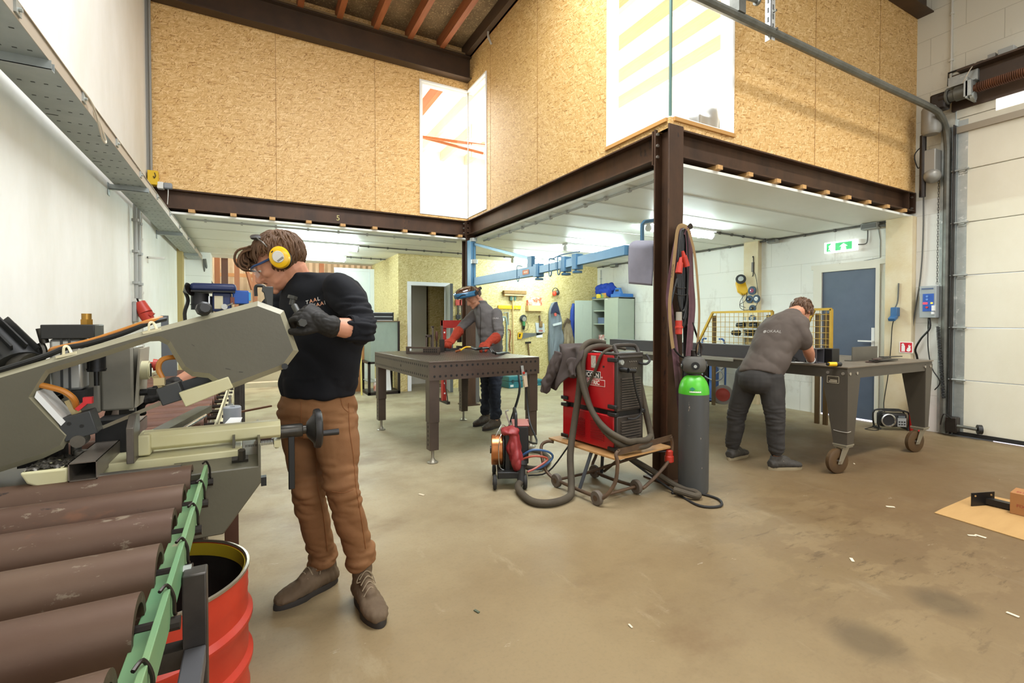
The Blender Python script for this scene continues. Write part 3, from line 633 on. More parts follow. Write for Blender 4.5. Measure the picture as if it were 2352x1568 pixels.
# pipes and red plug on the left wall
conduit('grey vertical pipe on the left wall ending at the red plug, nearer of the pair', [(-.96, 5.78, 2.4), (-.96, 5.78, 1.5)], .016, 3, PIPEG, 'cable_pipe')
conduit('grey vertical pipe on the left wall, farther of the pair above the red plug', [(-.965, 5.98, 2.4), (-.965, 5.98, 1.5)], .016, 3, PIPEG, 'cable_pipe')
conduit('thin white pipe running down the left wall past the grey pair', [(-.98, 6.2, 2.4), (-.98, 6.2, .2)], .008, 4, M('white_conduit', 'cfcdc2', .5), 'cable_pipe')
RED = M('red_socket_plastic', 'b2301f', .45)
t = thing('red_power_socket', 'red industrial power socket with angled plug on the left wall', 'socket', (-.9, 5.9, 1.3))
obj('housing', MB().span((-1, 5.80, 1.27), (-.965, 5.92, 1.47)), PIPEG, t, bev=.01)
obj('socket', MB().cyl((-.95, 5.86, 1.46), (-.90, 5.84, 1.36), .052, .06), RED, t)
obj('plug', MB().cyl((-.90, 5.84, 1.355), (-.875, 5.83, 1.29), .062, .05).cyl((-.875, 5.83, 1.29), (-.87, 5.82, 1.24), .03, .02), RED, t)
obj('flap', MB().box((-.85, 5.83, 1.35), (.03, .1, .035), Matrix.Rotation(.6, 3, 'Y')), RED, t)
obj('blue_socket', MB().cyl((-.95, 6.0, 1.45), (-.93, 6.0, 1.36), .045), M('blue_grey_plastic', '6b7f93', .4), t)
conduit('black cable hanging from pipe into the red plug', [(-.96, 5.78, 1.52), (-.955, 5.8, 1.49), (-.95, 5.83, 1.46)], .008, 0, BLACK, 'wall_cable')
single('wall_bracket', 'small white bracket sticking out of the left wall beside the pipes', 'bracket', MB().span((-1, 6.62, 1.98), (-.84, 6.66, 2.0)).span((-1, 6.62, 1.93), (-.99, 6.66, 2.0)), MT['white_conduit'])
t = thing('movement_sensor', 'small grey and white lamp sensor on the left end of the beam', 'sensor', (-.83, 6.62, 2.76))
obj('base', MB().span((-.90, 6.60, 2.765), (-.84, 6.68, 2.84)).span((-.97, 6.62, 2.81), (-.88, 6.66, 2.845)), M('sensor_white', 'deded8', .4), t, bev=.006); obj('lens', MB().span((-.84, 6.585, 2.77), (-.76, 6.65, 2.835)), M('sensor_grey', '8b8f92', .4), t, bev=.012)
obj('cable', MB().tube([(-.80, 6.62, 2.77), (-.80, 6.61, 2.70), (-.81, 6.63, 2.60)], .004), MT['sensor_white'], t)
t = thing('yellow_box', 'small yellow box in the corner of the wall and beam', 'box', (-.94, 6.64, 2.8))
obj('body', MB().span((-.985, 6.60, 2.80), (-.89, 6.69, 2.955)), M('yellow_enclosure', 'd9b21e', .5), t, bev=.004); obj('hook', MB().tube([(-.92, 6.595, 2.93), (-.91, 6.59, 2.90), (-.92, 6.59, 2.87), (-.93, 6.59, 2.89)], .004), DKSTEEL, t)
single('hanging_cable', 'loose grey cable end hanging from the roof at the strand-board wall', 'cable', MB().tube([at(1133, 48, X=2.88), at(1124, 58, X=2.86), at(1121, 80, X=2.85), at(1125, 93, X=2.86), at(1129, 102, X=2.885)], .014), M('pale_grey_cable', 'b3aea2', .6))

# pillar post fittings
YEL = M('yellow_paint', 'e3b21a', .42)
t = thing('spring_balancer', 'yellow tool balancer hanging on the cream wall post', 'balancer', (6.75, 4.85, 1.8))
obj('hanger', MB().tube([(6.85, 4.75, 2.28), (6.84, 4.73, 2.27), (6.84, 4.73, 2.02), (6.83, 4.74, 1.98)], .007).span((6.84, 4.72, 2.05), (6.85, 4.76, 2.2)), DKSTEEL, t)
c = V((6.80, 4.85, 1.90)); ax = V((-.8, -.55, .2)).normalized(); u0 = V((0, 0, 1)); u0 = (u0 - ax * u0.dot(ax)).normalized(); u1 = ax.cross(u0)
poly = [(.13 * cos(a), .13 * sin(a)) for a in [R(d) for d in range(-40, 200, 20)]] + [(-.10, -.13), (-.03, -.19), (.04, -.18)]
obj('housing', MB().prism(poly, c + ax * -.05, -u1, u0, -.1), YEL, t, bev=.02)
obj('drum_cover', MB().cyl(c + ax * .05 + u0 * .03 - u1 * -.05, c + ax * .075 + u0 * .03 + u1 * .05, .075), BLACK, t); obj('knob', MB().cyl(c + ax * .07 + u0 * .03 + u1 * .05, c + ax * .085 + u0 * .03 + u1 * .05, .04), GALV, t)
obj('cable', MB().tube([c + V((-.02, .03, -.17)), (6.80, 4.86, 1.5), (6.80, 4.86, 1.2)], .003), DKSTEEL, t)
GRIND = M('grinding_disc_blue', '33506b', .6, var=('27323c', 30, .2)); PADM = M('disc_label', '8f3a52', .6); WHT = M('white_plastic', 'e2e3e0', .4)
for (u, v, r, lb, lab) in ((1728, 667, .066, PADM, 'blue disc with colourful label, topmost of the discs on the post'), (1722, 687, .060, DKSTEEL, 'left one of the two dark blue discs side by side on the post'), (1738, 686, .062, WHT, 'right one of the two dark blue discs side by side, pale centre'), (1729, 708, .055, DKSTEEL, 'lowest dark disc on the post below the pair'), (1728, 731, .055, GALV, 'grey disc low on the post behind the yellow mesh')):
    p = at(u, v, X=6.84); t = thing('grinding_disc', lab, 'grinding disc', p, group='discs hung on the cream post')
    obj('disc', MB().cyl(p, p + V((-.012, 0, 0)), r, n=28), GRIND, t); obj('label', MB().cyl(p + V((-.012, 0, 0)), p + V((-.014, 0, 0)), r * .5, n=24), lb, t); obj('peg', MB().cyl(p + V((.0, 0, 0)), p + V((-.04, 0, 0)), .008), CHROME, t)
single('looped_cable', 'thin black cable looped beside the discs on the post', 'cable', MB().tube([at(1731, 622, X=6.83), at(1737, 640, X=6.83), at(1741, 690, X=6.83), at(1731, 706, X=6.83), at(1712, 712, X=6.83), at(1700, 706, X=6.83), at(1701, 690, X=6.83), at(1715, 672, X=6.83), at(1712, 690, X=6.82), at(1699, 700, X=6.82), at(1712, 706, X=6.82)], .004), BLACK)
# sign, sockets and controls to the right of the door
t = thing('fire_extinguisher_sign', 'red fire extinguisher sign on the pilaster', 'sign', at(2081, 810, X=6.835))
y1, y0 = at(2066, 800, X=6.835).y, at(2097, 800, X=6.835).y; z0, z1 = at(2081, 810, X=6.835).z, at(2081, 785, X=6.835).z
obj('plate', MB().span((6.833, y0, z0), (6.839, y1, z1)), M('sign_white', 'f1eeea', .4), t); xr = 6.8315
obj('red_field', MB().span((xr, y0 + .008, z0 + .008), (6.833, y1 - .008, z1 - .008)), M('sign_red', 'c8202f', .4), t)
sw = MT['sign_white']; w_ = y1 - y0; h_ = z1 - z0
def sgn(poly): return MB().prism([(a * w_, b * h_) for a, b in poly], (xr - .0004, y1, z0), (0, -1, 0), (0, 0, 1), .001)
obj('extinguisher', sgn([(.16, .12), (.42, .12), (.42, .62), (.36, .70), (.36, .78), (.30, .86), (.20, .84), (.13, .70), (.17, .70), (.22, .76), (.22, .70), (.16, .62)]), sw, t)
obj('flame', sgn([(.56, .18), (.66, .12), (.80, .16), (.86, .3), (.82, .5), (.86, .7), (.76, .62), (.74, .78), (.66, .66), (.68, .5), (.58, .44), (.6, .32), (.52, .3)]), sw, t)
t = thing('blue_power_socket', 'blue power socket with plug on the wall right of the door', 'socket', (6.9, 2.98, 1.3))
p = at(2056, 716, X=6.80); BLU = M('blue_socket_plastic', '35618c', .45)
obj('housing', MB().box(p, (.08, .07, .11)), BLU, t, bev=.01); obj('flap', MB().box(p + V((-.05, 0, -.075)), (.09, .07, .04), Matrix.Rotation(-.5, 3, 'Y')), BLU, t, bev=.006)
obj('lead', MB().tube([p + V((-.03, .0, -.1)), at(2049, 752, X=6.82), at(2046, 800, X=6.82), at(2040, 860, X=6.82), at(2030, 925, X=6.80), at(2034, 955, X=6.75)], .005), BLACK, t)
obj('supply', MB().tube([p + V((0, 0, .05)), at(2062, 690, X=6.825), at(2064, 650, X=6.825)], .008), PIPE, t)
t = thing('door_control_box', 'grey control box with blue keypad beside the goods door track', 'control box', (6.85, 2.53, 1.3))
obj('case', MB().span((6.80, 2.455, 1.32), (6.93, 2.61, 1.685)), M('control_case', '9aa0a0', .45), t, bev=.006)
obj('keypad', MB().span((6.794, 2.475, 1.395), (6.80, 2.575, 1.595)), M('keypad_blue', '2e58a8', .4), t)
obj('display', MB().span((6.79, 2.53, 1.475), (6.794, 2.572, 1.498)), M('red_display', 'e23a4a', .4, emit=1.2), t); obj('indicator', MB().span((6.79, 2.482, 1.478), (6.794, 2.502, 1.497)), M('amber_light', 'f0b43c', .4, emit=1.2), t)
obj('button', MB().cyl((6.794, 2.535, 1.44), (6.785, 2.535, 1.44), .012), M('red_button', 'c22f2a', .4), t, label='red stop button')
for z in (1.53, 1.565): obj('button', MB().cyl((6.794, 2.535, z), (6.787, 2.535, z), .011), M('light_blue_button', '6b93cf', .4), t)
obj('socket', MB().span((6.77, 2.46, 1.40), (6.80, 2.485, 1.46)).span((6.775, 2.468, 1.36), (6.80, 2.49, 1.39)), WHT, t)
obj('lead', MB().tube([(6.84, 2.53, 1.32), (6.83, 2.52, 1.2), (6.83, 2.60, 1.08), (6.85, 2.66, .95), (6.9, 2.66, .85), (6.92, 2.65, .6)], .011), BLACK, t)
obj('long_lead', MB().tube([(6.86, 2.545, 1.32), (6.86, 2.545, 1.0), (6.84, 2.50, .75), (6.83, 2.42, .6), (6.84, 2.47, .5)], .006), BLACK, t)
obj('nameplate', MB().span((6.797, 2.48, 1.645), (6.80, 2.59, 1.66)), M('keypad_text', '4a5a78', .5), t)
co = MB(); pts = []
for i in range(300):
    a = i * .95; k = i / 299; pts.append((6.83 + .016 * cos(a), 2.445 - .06 * k + .016 * sin(a), 1.22 - .80 * k))
single('coiled_cable', 'black coiled cable hanging beside the goods door track', 'cable', co.tube(pts, .005, n=5, k=1), BLACK)
# ------------------------------------------------------------------ goods door gear
TRK = M('weathered_zinc', '77776f', .45, .5, var=('55564f', 8, .25))
t = thing('door_track', 'grey goods door track rising up the wall and bending overhead along the loft front', 'door track', (6.86, 2.4, 0))
pts = [(6.88, 2.40, .02), (6.88, 2.40, 1.5), (6.88, 2.40, 3.0), (6.875, 2.40, 3.22), (6.82, 2.40, 3.42), (6.68, 2.40, 3.54), (6.45, 2.40, 3.58), (5.5, 2.40, 3.58), (4.0, 2.40, 3.585), (1.6, 2.40, 3.59)]
obj('rail', MB().tube(pts, .034, n=10, k=4), TRK, t)
obj('back_channel', MB().span((6.90, 2.33, .02), (6.945, 2.47, 3.45)), GALV, t)
obj('angle', MB().span((6.84, 2.335, .02), (6.90, 2.342, 3.45)), DKSTEEL, t)
for x, z1 in ((3.67, 5.3), (5.2, 5.3)):
    if x > 5: continue
    h = obj('hanger', MB().span((x - .004, 2.40, 3.53), (x, 2.45, z1)).span((x - .004, 2.40, 3.53), (x + .05, 2.404, z1)), M('perforated_angle', 'c9cac6', .4, .4), t)
    s = MB()
    for i in range(22): s.span((x + .015, 2.398, 3.62 + .075 * i), (x + .03, 2.40, 3.66 + .075 * i)); s.span((x - .006, 2.417, 3.60 + .075 * i), (x - .004, 2.43, 3.64 + .075 * i))
    obj('hole_pattern', s, M('slot_dark', '4a4b4a', .7), h)['kind'] = 'stuff'
    obj('bolt', MB().cyl((x + .02, 2.40, 3.6), (x + .02, 2.36, 3.6), .012, n=6).cyl((x + .02, 2.40, 3.75), (x + .02, 2.37, 3.75), .01, n=6), CHROME, t)
obj('bumper', MB().span((3.22, 2.36, 3.60), (3.30, 2.44, 3.80)).cyl((3.26, 2.40, 3.74), (3.45, 2.38, 3.75), .014).cyl((3.45, 2.38, 3.75), (3.47, 2.38, 3.75), .03).cyl((3.22, 2.34, 3.8), (3.3, 2.34, 3.82), .03), TRK, t)
# shaft, springs and motor
t = thing('spring_shaft', 'rusty torsion spring shaft under the steel lintel over the goods door', 'spring shaft', (6.74, 1, 3.74))
SPR = M('rusty_spring', '7a4a2c', .6, .4, var=('4d3426', 8, .25))
sp = MB(); pts = []
for i in range(900):
    a = i * .55; pts.append((6.74 + .046 * cos(a), 2.12 - i * .0014, 3.74 + .046 * sin(a)))
obj('spring', sp.tube(pts, .006, n=4, k=1), SPR, t)
obj('core', MB().cyl((6.74, 2.14, 3.74), (6.74, -1.5, 3.74), .038, n=20), SPR, t)
obj('drum', MB().lathe([(.075, 0), (.075, .09), (.06, .1), (.06, .14), (.082, .15), (.082, .165)], (6.74, 2.20, 3.74), (0, 1, 0)), TRK, t)
obj('bearing_plate', MB().span((6.66, 2.17, 3.64), (6.895, 2.185, 3.86)).span((6.66, 2.14, 3.66), (6.70, 2.20, 3.82)), GALV, t); obj('cog', MB().cyl((6.74, 2.16, 3.66), (6.74, 2.13, 3.66), .05, n=11), GALV, t)
t = thing('door_motor', 'grey cylindrical drive motor at the top of the goods door track', 'motor', (6.72, 2.5, 3.4))
MOT = M('motor_grey', '8e8c85', .4, .3)
obj('body', MB().lathe([(.07, 0), (.09, .03), (.09, .28), (.08, .30)], (6.74, 2.50, 3.38), n=24), MOT, t); obj('gearbox', MB().span((6.68, 2.36, 3.62), (6.82, 2.50, 3.80)), DKSTEEL, t, bev=.02); obj('coupling', MB().cyl((6.74, 2.34, 3.74), (6.74, 2.42, 3.74), .07), DKSTEEL, t)
obj('control_housing', MB().span((6.74, 2.46, 2.92), (6.92, 2.60, 3.22)), MOT, t, bev=.01); obj('fan_cover', MB().ell((6.78, 2.50, 2.92), (.09, .08, .08)), MOT, t); obj('pillar', MB().cyl((6.76, 2.58, 2.7), (6.76, 2.58, 3.4), .03), DKSTEEL, t)
obj('cable', MB().tube([(6.8, 2.6, 3.3), (6.76, 2.66, 3.2), (6.8, 2.64, 3.05), (6.78, 2.6, 3.1)], .006), BLACK, t)
def chain(label, x, y, z0, z1):
    mb = MB()
    n = int((z1 - z0) / .03)
    for i in range(n):
        z = z0 + .03 * i; d = (.006, 0) if i % 2 else (0, .006)
        mb.tube([(x + d[0], y + d[1], z), (x + d[0], y + d[1], z + .03), (x - d[0], y - d[1], z + .034), (x - d[0], y - d[1], z - .004)], .0022, n=4, k=1, closed=True)
    single('pull_chain', label, 'chain', mb, DKSTEEL, group='hand chains by the goods door')
chain('hand chain hanging beside the goods door motor, nearer the track', 6.86, 2.47, 1.7, 3.0)
single('hand_rope', 'slack grey pull rope hanging along the blockwork left of the hand chain', 'rope', MB().tube([(6.9, 2.63, 3.2), (6.9, 2.62, 2.4), (6.9, 2.64, 1.8), (6.9, 2.70, 1.3), (6.9, 2.73, .95)], .008), PIPE)
conduit('white vertical conduit up the blockwork above the motor', [(6.93, 2.40, 3.95), (6.93, 2.40, 5.5)], .012, 3, MT['white_conduit'])
conduit('dark cable running along the top of the lintel', [(6.92, 2.42, 3.93), (6.92, 2.42, 4.07), (6.91, 1.6, 4.07), (6.91, -.5, 4.07)], .010, 3, BLACK)
t = thing('limit_switch', 'small grey switch box with cable on top of the lintel', 'switch', (6.86, 1.95, 4.02))
obj('case', MB().span((6.80, 1.86, 4.021), (6.90, 1.98, 4.08)), PIPEG, t, bev=.005); obj('lid', MB().span((6.81, 2.0, 4.021), (6.89, 2.06, 4.07)), MOT, t); obj('cable', MB().tube([(6.82, 2.06, 4.03), (6.80, 2.14, 4.04), (6.78, 2.2, 3.95), (6.76, 2.24, 3.84)], .005), MT['loop_cable'], t)
single('lintel_bracket', 'grey steel angle plate bolting the lintel to the blockwork', 'bracket', MB().span((6.86, 2.15, 3.86), (6.94, 2.40, 3.99)).span((6.80, 2.15, 3.86), (6.94, 2.40, 3.87)), GALV)
t = thing('floor_lock', 'black lock and sensor at the foot of the goods door track', 'door lock', (6.8, 2.3, 0))
obj('body', MB().span((6.80, 2.26, .05), (6.90, 2.36, .22)), DKSTEEL, t, bev=.01); obj('arm', MB().cyl((6.82, 2.3, .13), (6.84, 2.1, .12), .018), TRK, t); obj('wheel', MB().cyl((6.84, 2.10, .12), (6.86, 2.07, .12), .05), BLACK, t); obj('wire', MB().tube([(6.8, 2.3, .2), (6.77, 2.36, .25), (6.8, 2.4, .12)], .006), BLACK, t)
t = thing('fire_extinguisher', 'red fire extinguisher standing behind the rolling table leg', 'fire extinguisher', (6.72, 2.62, 0))
obj('cylinder', MB().lathe([(.05, 0), (.06, .01), (.06, .36), (.045, .42), (.02, .45), (.02, .48)], (6.78, 2.62, 0), n=20), M('extinguisher_red', 'b71f1c', .35), t); obj('valve', MB().span((6.75, 2.60, .48), (6.81, 2.64, .52)).bar((6.74, 2.62, .53), (6.84, 2.62, .56), .02, .01), BLACK, t)
# objects up in the loft
t = thing('loft_shelf', 'small red framed rack with bottles behind the left corner window', 'rack', (2.4, 8.2, 2.8))
RF = M('red_frame', 'b0402c', .5)
obj('frame', MB().span((2.62, 8.2, 2.8), (2.65, 8.5, 3.22)).span((2.25, 8.2, 2.8), (2.27, 8.5, 3.2)).span((2.25, 8.2, 3.18), (2.65, 8.5, 3.21)), RF, t); obj('shelf', MB().span((2.25, 8.2, 2.90), (2.65, 8.5, 2.92)).span((2.25, 8.2, 3.05), (2.65, 8.5, 3.07)), PINE, t)
obj('bottle', MB().cyl((2.33, 8.3, 2.92), (2.33, 8.3, 3.0), .03).cyl((2.42, 8.3, 2.92), (2.42, 8.3, 3.0), .03).cyl((2.51, 8.3, 2.92), (2.51, 8.3, 2.99), .03), BLACK, t)
t = thing('covered_bundle', 'bundle wrapped in grey translucent sheeting behind the loft corner window', 'covered bundle', (4.2, 4.3, 2.8))
c0 = at(1606, 272, Y=4.6)
def fb(co, n):
    return co + n * (.05 * noise.noise(V((co.x * 9, co.y * 9, co.z * 2))))
remeshed('sheet', MB().ell(c0 + V((0, 0, -.05)), (.30, .25, .22)).ell(c0 + V((.14, .02, -.12)), (.18, .2, .16)).box(c0 + V((0, 0, -.42)), (.6, .5, .7)), .03, M('grey_sheeting', '5f666d', .35, var=('4a5056', 5, .25)), t, 3, fn=fb)
single('loft_crate', 'brown wooden crate low behind the left pane of the loft corner window', 'crate', MB().span((3.7, 5.6, 2.8), (4.3, 6.6, 3.35)).span((3.68, 5.58, 3.2), (4.32, 6.62, 3.27)), M('crate_brown', '6a4c40', .7))
# ------------------------------------------------------------------ roller conveyors
RUST = M('rusty_roller', '50382b', .5, .3, var=('624d3d', 2.6, .16), spots=[('694834', 5, .62), ('7c6e5d', 34, .60), ('2a201b', 18, .63)], bump=(60, .0006), stretch=(.5, 1, 1))
RUSTR = M('reddish_roller', '7d5643', .5, .1, var=('5c4035', 5, .2), spots=('7d6653', 9, .63), stretch=(.4, 1, 1))
GREEN = M('chipped_green_paint', '6f8a5e', .5, var=('52805a', 3, .2), spots=[('9a8a70', 7, .64), ('54483b', 18, .70)])
CREAMR = M('cream_rail_paint', 'cfcaa8', .5, spots=('8b8264', 12, .66))
SQT = M('raw_square_tube', '34302d', .4, .55, var=('4a4540', 8, .2))
t = thing('roller_conveyor', 'near roller conveyor of rusty steel tubes with a chipped green side rail', 'roller conveyor', (-.5, 1.2, 0))
RY = [at(463, 1068, Z=.80).y - .0, at(447, 1112, Z=.80).y, at(422, 1168, Z=.80).y, at(390, 1250, Z=.80).y, at(345, 1363, Z=.80).y, at(268, 1545, Z=.80).y, .46]
RR0 = .063
for i, y in enumerate(RY):
    y -= .012
    ro = obj('roller', MB().lathe([(.046, .006), (.046, 0), (RR0, .0), (RR0, .765), (.046, .765), (.046, .759)], (-.935, y, .744), (1, 0, 0), n=36, ring=True), RUST, t)
    obj('end_disc', MB().cyl((-.188, y, .744), (-.184, y, .744), .047, n=24), DKSTEEL, ro); obj('shaft', MB().cyl((-.19, y, .744), (-.112, y, .744), .012, n=10), DKSTEEL, ro)
    obj('shaft_clip', MB().tube([(-.139, y - .016, .812), (-.131, y + .002, .813), (-.122, y + .004, .79), (-.121, y + .004, .762), (-.120, y + .01, .755)], .0032, n=6), DKSTEEL, t)
obj('side_rail', MB().span((-.136, .30, .742), (-.126, 1.84, .806)).span((-.175, .30, .742), (-.130, 1.84, .748)), GREEN, t, bev=.0015, label='chipped green side rail')
obj('side_rail', MB().span((-.975, .30, .742), (-.965, 1.84, .806)), GREEN, t)
for y in (1.17, .45): obj('leg', MB().span((-.125, y - .02, 0), (-.083, y + .022, .76)), SQT, t, bev=.003)
for y in (1.17, .45): obj('leg', MB().span((-.965, y - .02, 0), (-.925, y + .022, .76)), SQT, t)
obj('long_brace', MB().span((-.123, .45, .575), (-.085, 1.15, .613)), M('pale_square_tube', '5f5f61', .4, .5), t, bev=.003)
obj('cross_brace', MB().span((-.95, 1.15, .575), (-.12, 1.188, .613)), SQT, t); obj('cross_brace', MB().span((-.95, .43, .575), (-.12, .468, .613)), SQT, t)
obj('bolt', MB().cyl((-.126, 1.19, .755), (-.112, 1.19, .755), .011, n=6), GALV, t)

t = thing('roller_conveyor', 'far roller conveyor of reddish tubes behind the saw with a perforated cream rail', 'roller conveyor', (-.5, 4, 0))
for i in range(17):
    y = 2.48 + .205 * i
    ro = obj('roller', MB().lathe([(.040, .006), (.040, 0), (.05, .0), (.05, .56), (.040, .56), (.040, .554)], (-.77, y, .745), (1, 0, 0), n=24, ring=True), RUSTR, t)
    obj('end_disc', MB().cyl((-.218, y, .745), (-.214, y, .745), .041, n=20), DKSTEEL, ro); obj('shaft', MB().cyl((-.22, y, .745), (-.12, y, .745), .011, n=8), DKSTEEL, ro)
obj('side_rail', MB().span((-.150, 2.34, .735), (-.142, 6.0, .800)).span((-.150, 2.34, .735), (-.118, 6.0, .741)), CREAMR, t, label='cream side rail'); obj('side_rail', MB().span((-.81, 2.34, .735), (-.80, 6.0, .800)), CREAMR, t)
hl = MB()
for i in range(70): hl.span((-.1418, 2.38 + .051 * i, .775), (-.1412, 2.40 + .051 * i, .788)); hl.span((-.135, 2.38 + .051 * i, .7412), (-.125, 2.395 + .051 * i, .7418))
obj('hole_pattern', hl, M('slot_dark', '4a4b4a', .7), t)['kind'] = 'stuff'
for y in (2.62, 4.3, 5.8):
    obj('leg', MB().span((-.115, y, 0), (-.075, y + .04, .80)), SQT, t); obj('leg', MB().span((-.80, y, 0), (-.76, y + .04, .76)), SQT, t)
    obj('cross_brace', MB().span((-.78, y + .01, .30), (-.09, y + .03, .33)), SQT, t)
tr = thing('coolant_trough', 'shallow green catch tray under the first far rollers', 'tray', (-.4, 2.45, .6)); obj('tray', MB().span((-.76, 2.36, .60), (-.16, 2.9, .64)), M('coolant_green', '5e9182', .4), tr); obj('stand', MB().span((-.6, 2.5, 0), (-.56, 2.54, .6)).span((-.36, 2.5, 0), (-.32, 2.54, .6)), SQT, tr)
p = at(540, 962, Y=2.55)
single('cloth_roll', 'blue-white paper roll in clear wrap on the end of the cream conveyor rail', 'paper roll', MB().lathe([(.012, .0), (.036, 0), (.036, .145), (.032, .15), (.012, .148), (.012, .03)], (-.075, 2.50, .741), n=24), M('wrapped_paper', 'b9c6d8', .35, var=('dfe6ee', 12, .25)))
single('paper_scrap', 'scrap of white paper lying on the vise beam below the roll', 'paper', MB().strip([(-.092, 2.09, .884), (-.04, 2.075, .884), (-.03, 2.10, .905), (-.07, 2.115, .905)], (0, .001, .001)), M('paper_white', 'eeeeea', .7))
obj('roll_shelf', MB().span((-.118, 2.42, .728), (.095, 2.60, .741)), SQT, t)
t = thing('bench_clamp', 'rusty bar clamp sticking out beside the conveyor leg', 'clamp', (.0, 2.75, .8))
obj('bar', MB().bar((-.09, 2.66, .83), (.09, 2.72, .845), .018, .008), M('rust_bar', '6e4a33', .6, .4), t); obj('jaw', MB().span((-.10, 2.63, .805), (-.075, 2.66, .88)), GALV, t); obj('screw', MB().cyl((-.088, 2.645, .80), (-.088, 2.645, .92), .006), CHROME, t)
single('red_strap_coil', 'coil of red strap lying on the shelf beyond the vise beam', 'strap', MB().lathe([(.02, 0), (.05, 0), (.055, .02), (.05, .035), (.025, .035)], (.035, 2.50, .744), n=24, ring=True), RED)

# ------------------------------------------------------------------ the band saw
SAWG = M('saw_grey_paint', '5f5b4b', .42, var=('565243', 3, .25), spots=('5a584f', 16, .70), bump=(90, .0005))
SAWC = M('saw_cream_paint', 'cbc8a6', .42, var=('c0b98a', 3, .2), spots=[('97803c', 5, .70), ('37342a', 17, .69)])
OILY = M('oily_metal', '4e4a42', .35, .6, var=('2f2d29', 12, .2))
MACH = M('machined_steel', '8c8a82', .3, .8, var=('6e6b62', 9, .25))
ORNG = M('orange_hose', 'b9772c', .35)
saw = thing('band_saw', 'big grey pull-down band saw with raised bow and cream vise beside the rollers', 'band saw', (-.4, 2.1, 0))
obj('base', MB().strip([(-.9, 1.86, .56), (-.085, 1.86, .56), (.028, 1.86, .715), (.028, 1.86, .775), (-.9, 1.86, .775)], (0, .47, 0)), SAWG, saw, bev=.004)
obj('chip_tray', MB().strip([(-.23, 1.862, .773), (.02, 1.862, .773), (.02, 1.965, .792), (-.23, 1.965, .792)], (0, .004, -.004)).span((.02, 1.86, .77), (.028, 2.34, .85)).span((-.06, 1.99, .77), (-.052, 2.3, .86)), SAWG, saw)
obj('tray_latch', MB().cyl((-.03, 1.90, .795), (-.03, 1.89, .83), .012, n=6).box((-.035, 1.905, .795), (.05, .02, .012), Matrix.Rotation(.5, 3, 'X')), OILY, saw)
obj('base_stop', MB().span((.028, 1.87, .70), (.045, 1.90, .73)), BLACK, saw)
obj('pedestal', MB().span((-.80, 2.22, 0), (-.16, 2.33, .56)), SAWG, saw, bev=.01); obj('foot', MB().span((-.10, 2.27, 0), (-.05, 2.31, .56)), M('rust_foot', '5a3f2e', .6, .4), saw)
obj('bed', MB().span((-.42, 1.965, .775), (-.03, 2.12, .815)), SAWC, saw, bev=.004)
obj('bed_roller', MB().cyl((-.42, 1.868, .783), (-.20, 1.868, .783), .028, n=24), MACH, saw); obj('bed_roller_bracket', MB().span((-.198, 1.84, .70), (-.19, 1.90, .80)).cyl((-.19, 1.868, .783), (-.178, 1.868, .783), .012), OILY, saw)
# vise
prof = [(-.034, -.02), (-.034, .016), (-.018, .032), (.018, .032), (.034, .016), (.034, -.02), (.02, -.032), (-.02, -.032)]
def xprism(x0, x1, y, z, pf, s=1.0): return MB().prism([(a * s, b * s) for a, b in pf], (x0, y, z), (0, 1, 0), (0, 0, 1), x1 - x0)
obj('vise_beam', xprism(-.325, .098, 2.05, .862, prof), SAWC, saw, bev=.003)
obj('vise_head', MB().span((-.338, 2.0, .82), (-.30, 2.10, .89)), SAWC, saw, bev=.006)
rk = MB()
for i in range(26): rk.span((-.02 + i * .0044, 2.03, .805), (-.018 + i * .0044, 2.07, .814))
obj('rack_teeth', rk, OILY, saw)['kind'] = 'stuff'
obj('end_lug', MB().span((.075, 2.02, .795), (.098, 2.08, .82)).cyl((.086, 2.05, .785), (.086, 2.05, .80), .007), SAWC, saw)
obj('collar', MB().lathe([(.026, 0), (.026, .075), (.023, .08), (.017, .08), (.017, .11)], (.098, 2.05, .846), (1, 0, 0)), OILY, saw)
hw = obj('handwheel', MB().lathe([(.018, .0), (.03, .004), (.062, .03), (.075, .03), (.078, .038), (.078, .05), (.07, .056), (.062, .05), (.02, .028), (0, .028)], (.19, 2.05, .846), (1, 0, 0), n=32), M('black_handwheel', '262524', .42), saw)
obj('crank', MB().cyl((.235, 2.03, .828), (.31, 2.03, .828), .011, .013), MT['black_handwheel'], hw)
obj('lever', MB().span((.125, 2.035, .62), (.148, 2.045, .83)), BLACK, saw, bev=.003)
jm = M('jaw_steel', '544e47', .4, .5, var=('6f685f', 8, .2))
pj = at(307, 1000, Y=1.99)
obj('moving_jaw', MB().strip([(-.352, 1.93, .815), (-.352, 2.03, .815), (-.352, 2.03, .965), (-.352, 1.97, .965), (-.352, 1.93, .93)], (.02, 0, 0)), jm, saw, bev=.002)
obj('fixed_jaw', MB().strip([(-.495, 2.33, .80), (-.495, 2.50, .80), (-.495, 2.50, .944), (-.495, 2.40, .944), (-.495, 2.33, .90)], (.022, 0, 0)), jm, saw, bev=.002); obj('jaw_block', MB().span((-.455, 2.38, .87), (-.40, 2.44, .945)), MACH, saw, bev=.002)
obj('table_front', MB().strip([(-.56, 1.84, .812), (-.50, 1.84, .780), (-.472, 1.84, .80), (-.470, 1.84, .845), (-.575, 1.84, .845)], (0, .14, 0)), SAWC, saw, bev=.006)
obj('swarf', MB().grid(lambda a, b: V((-.57 + .10 * a, 1.85 + .16 * b, .848 + .012 * noise.noise(V((a * 9, b * 9, 2))))), 24, 24), M('steel_swarf', '57544d', .4, .7, spots=('26241f', 60, .5)), saw)
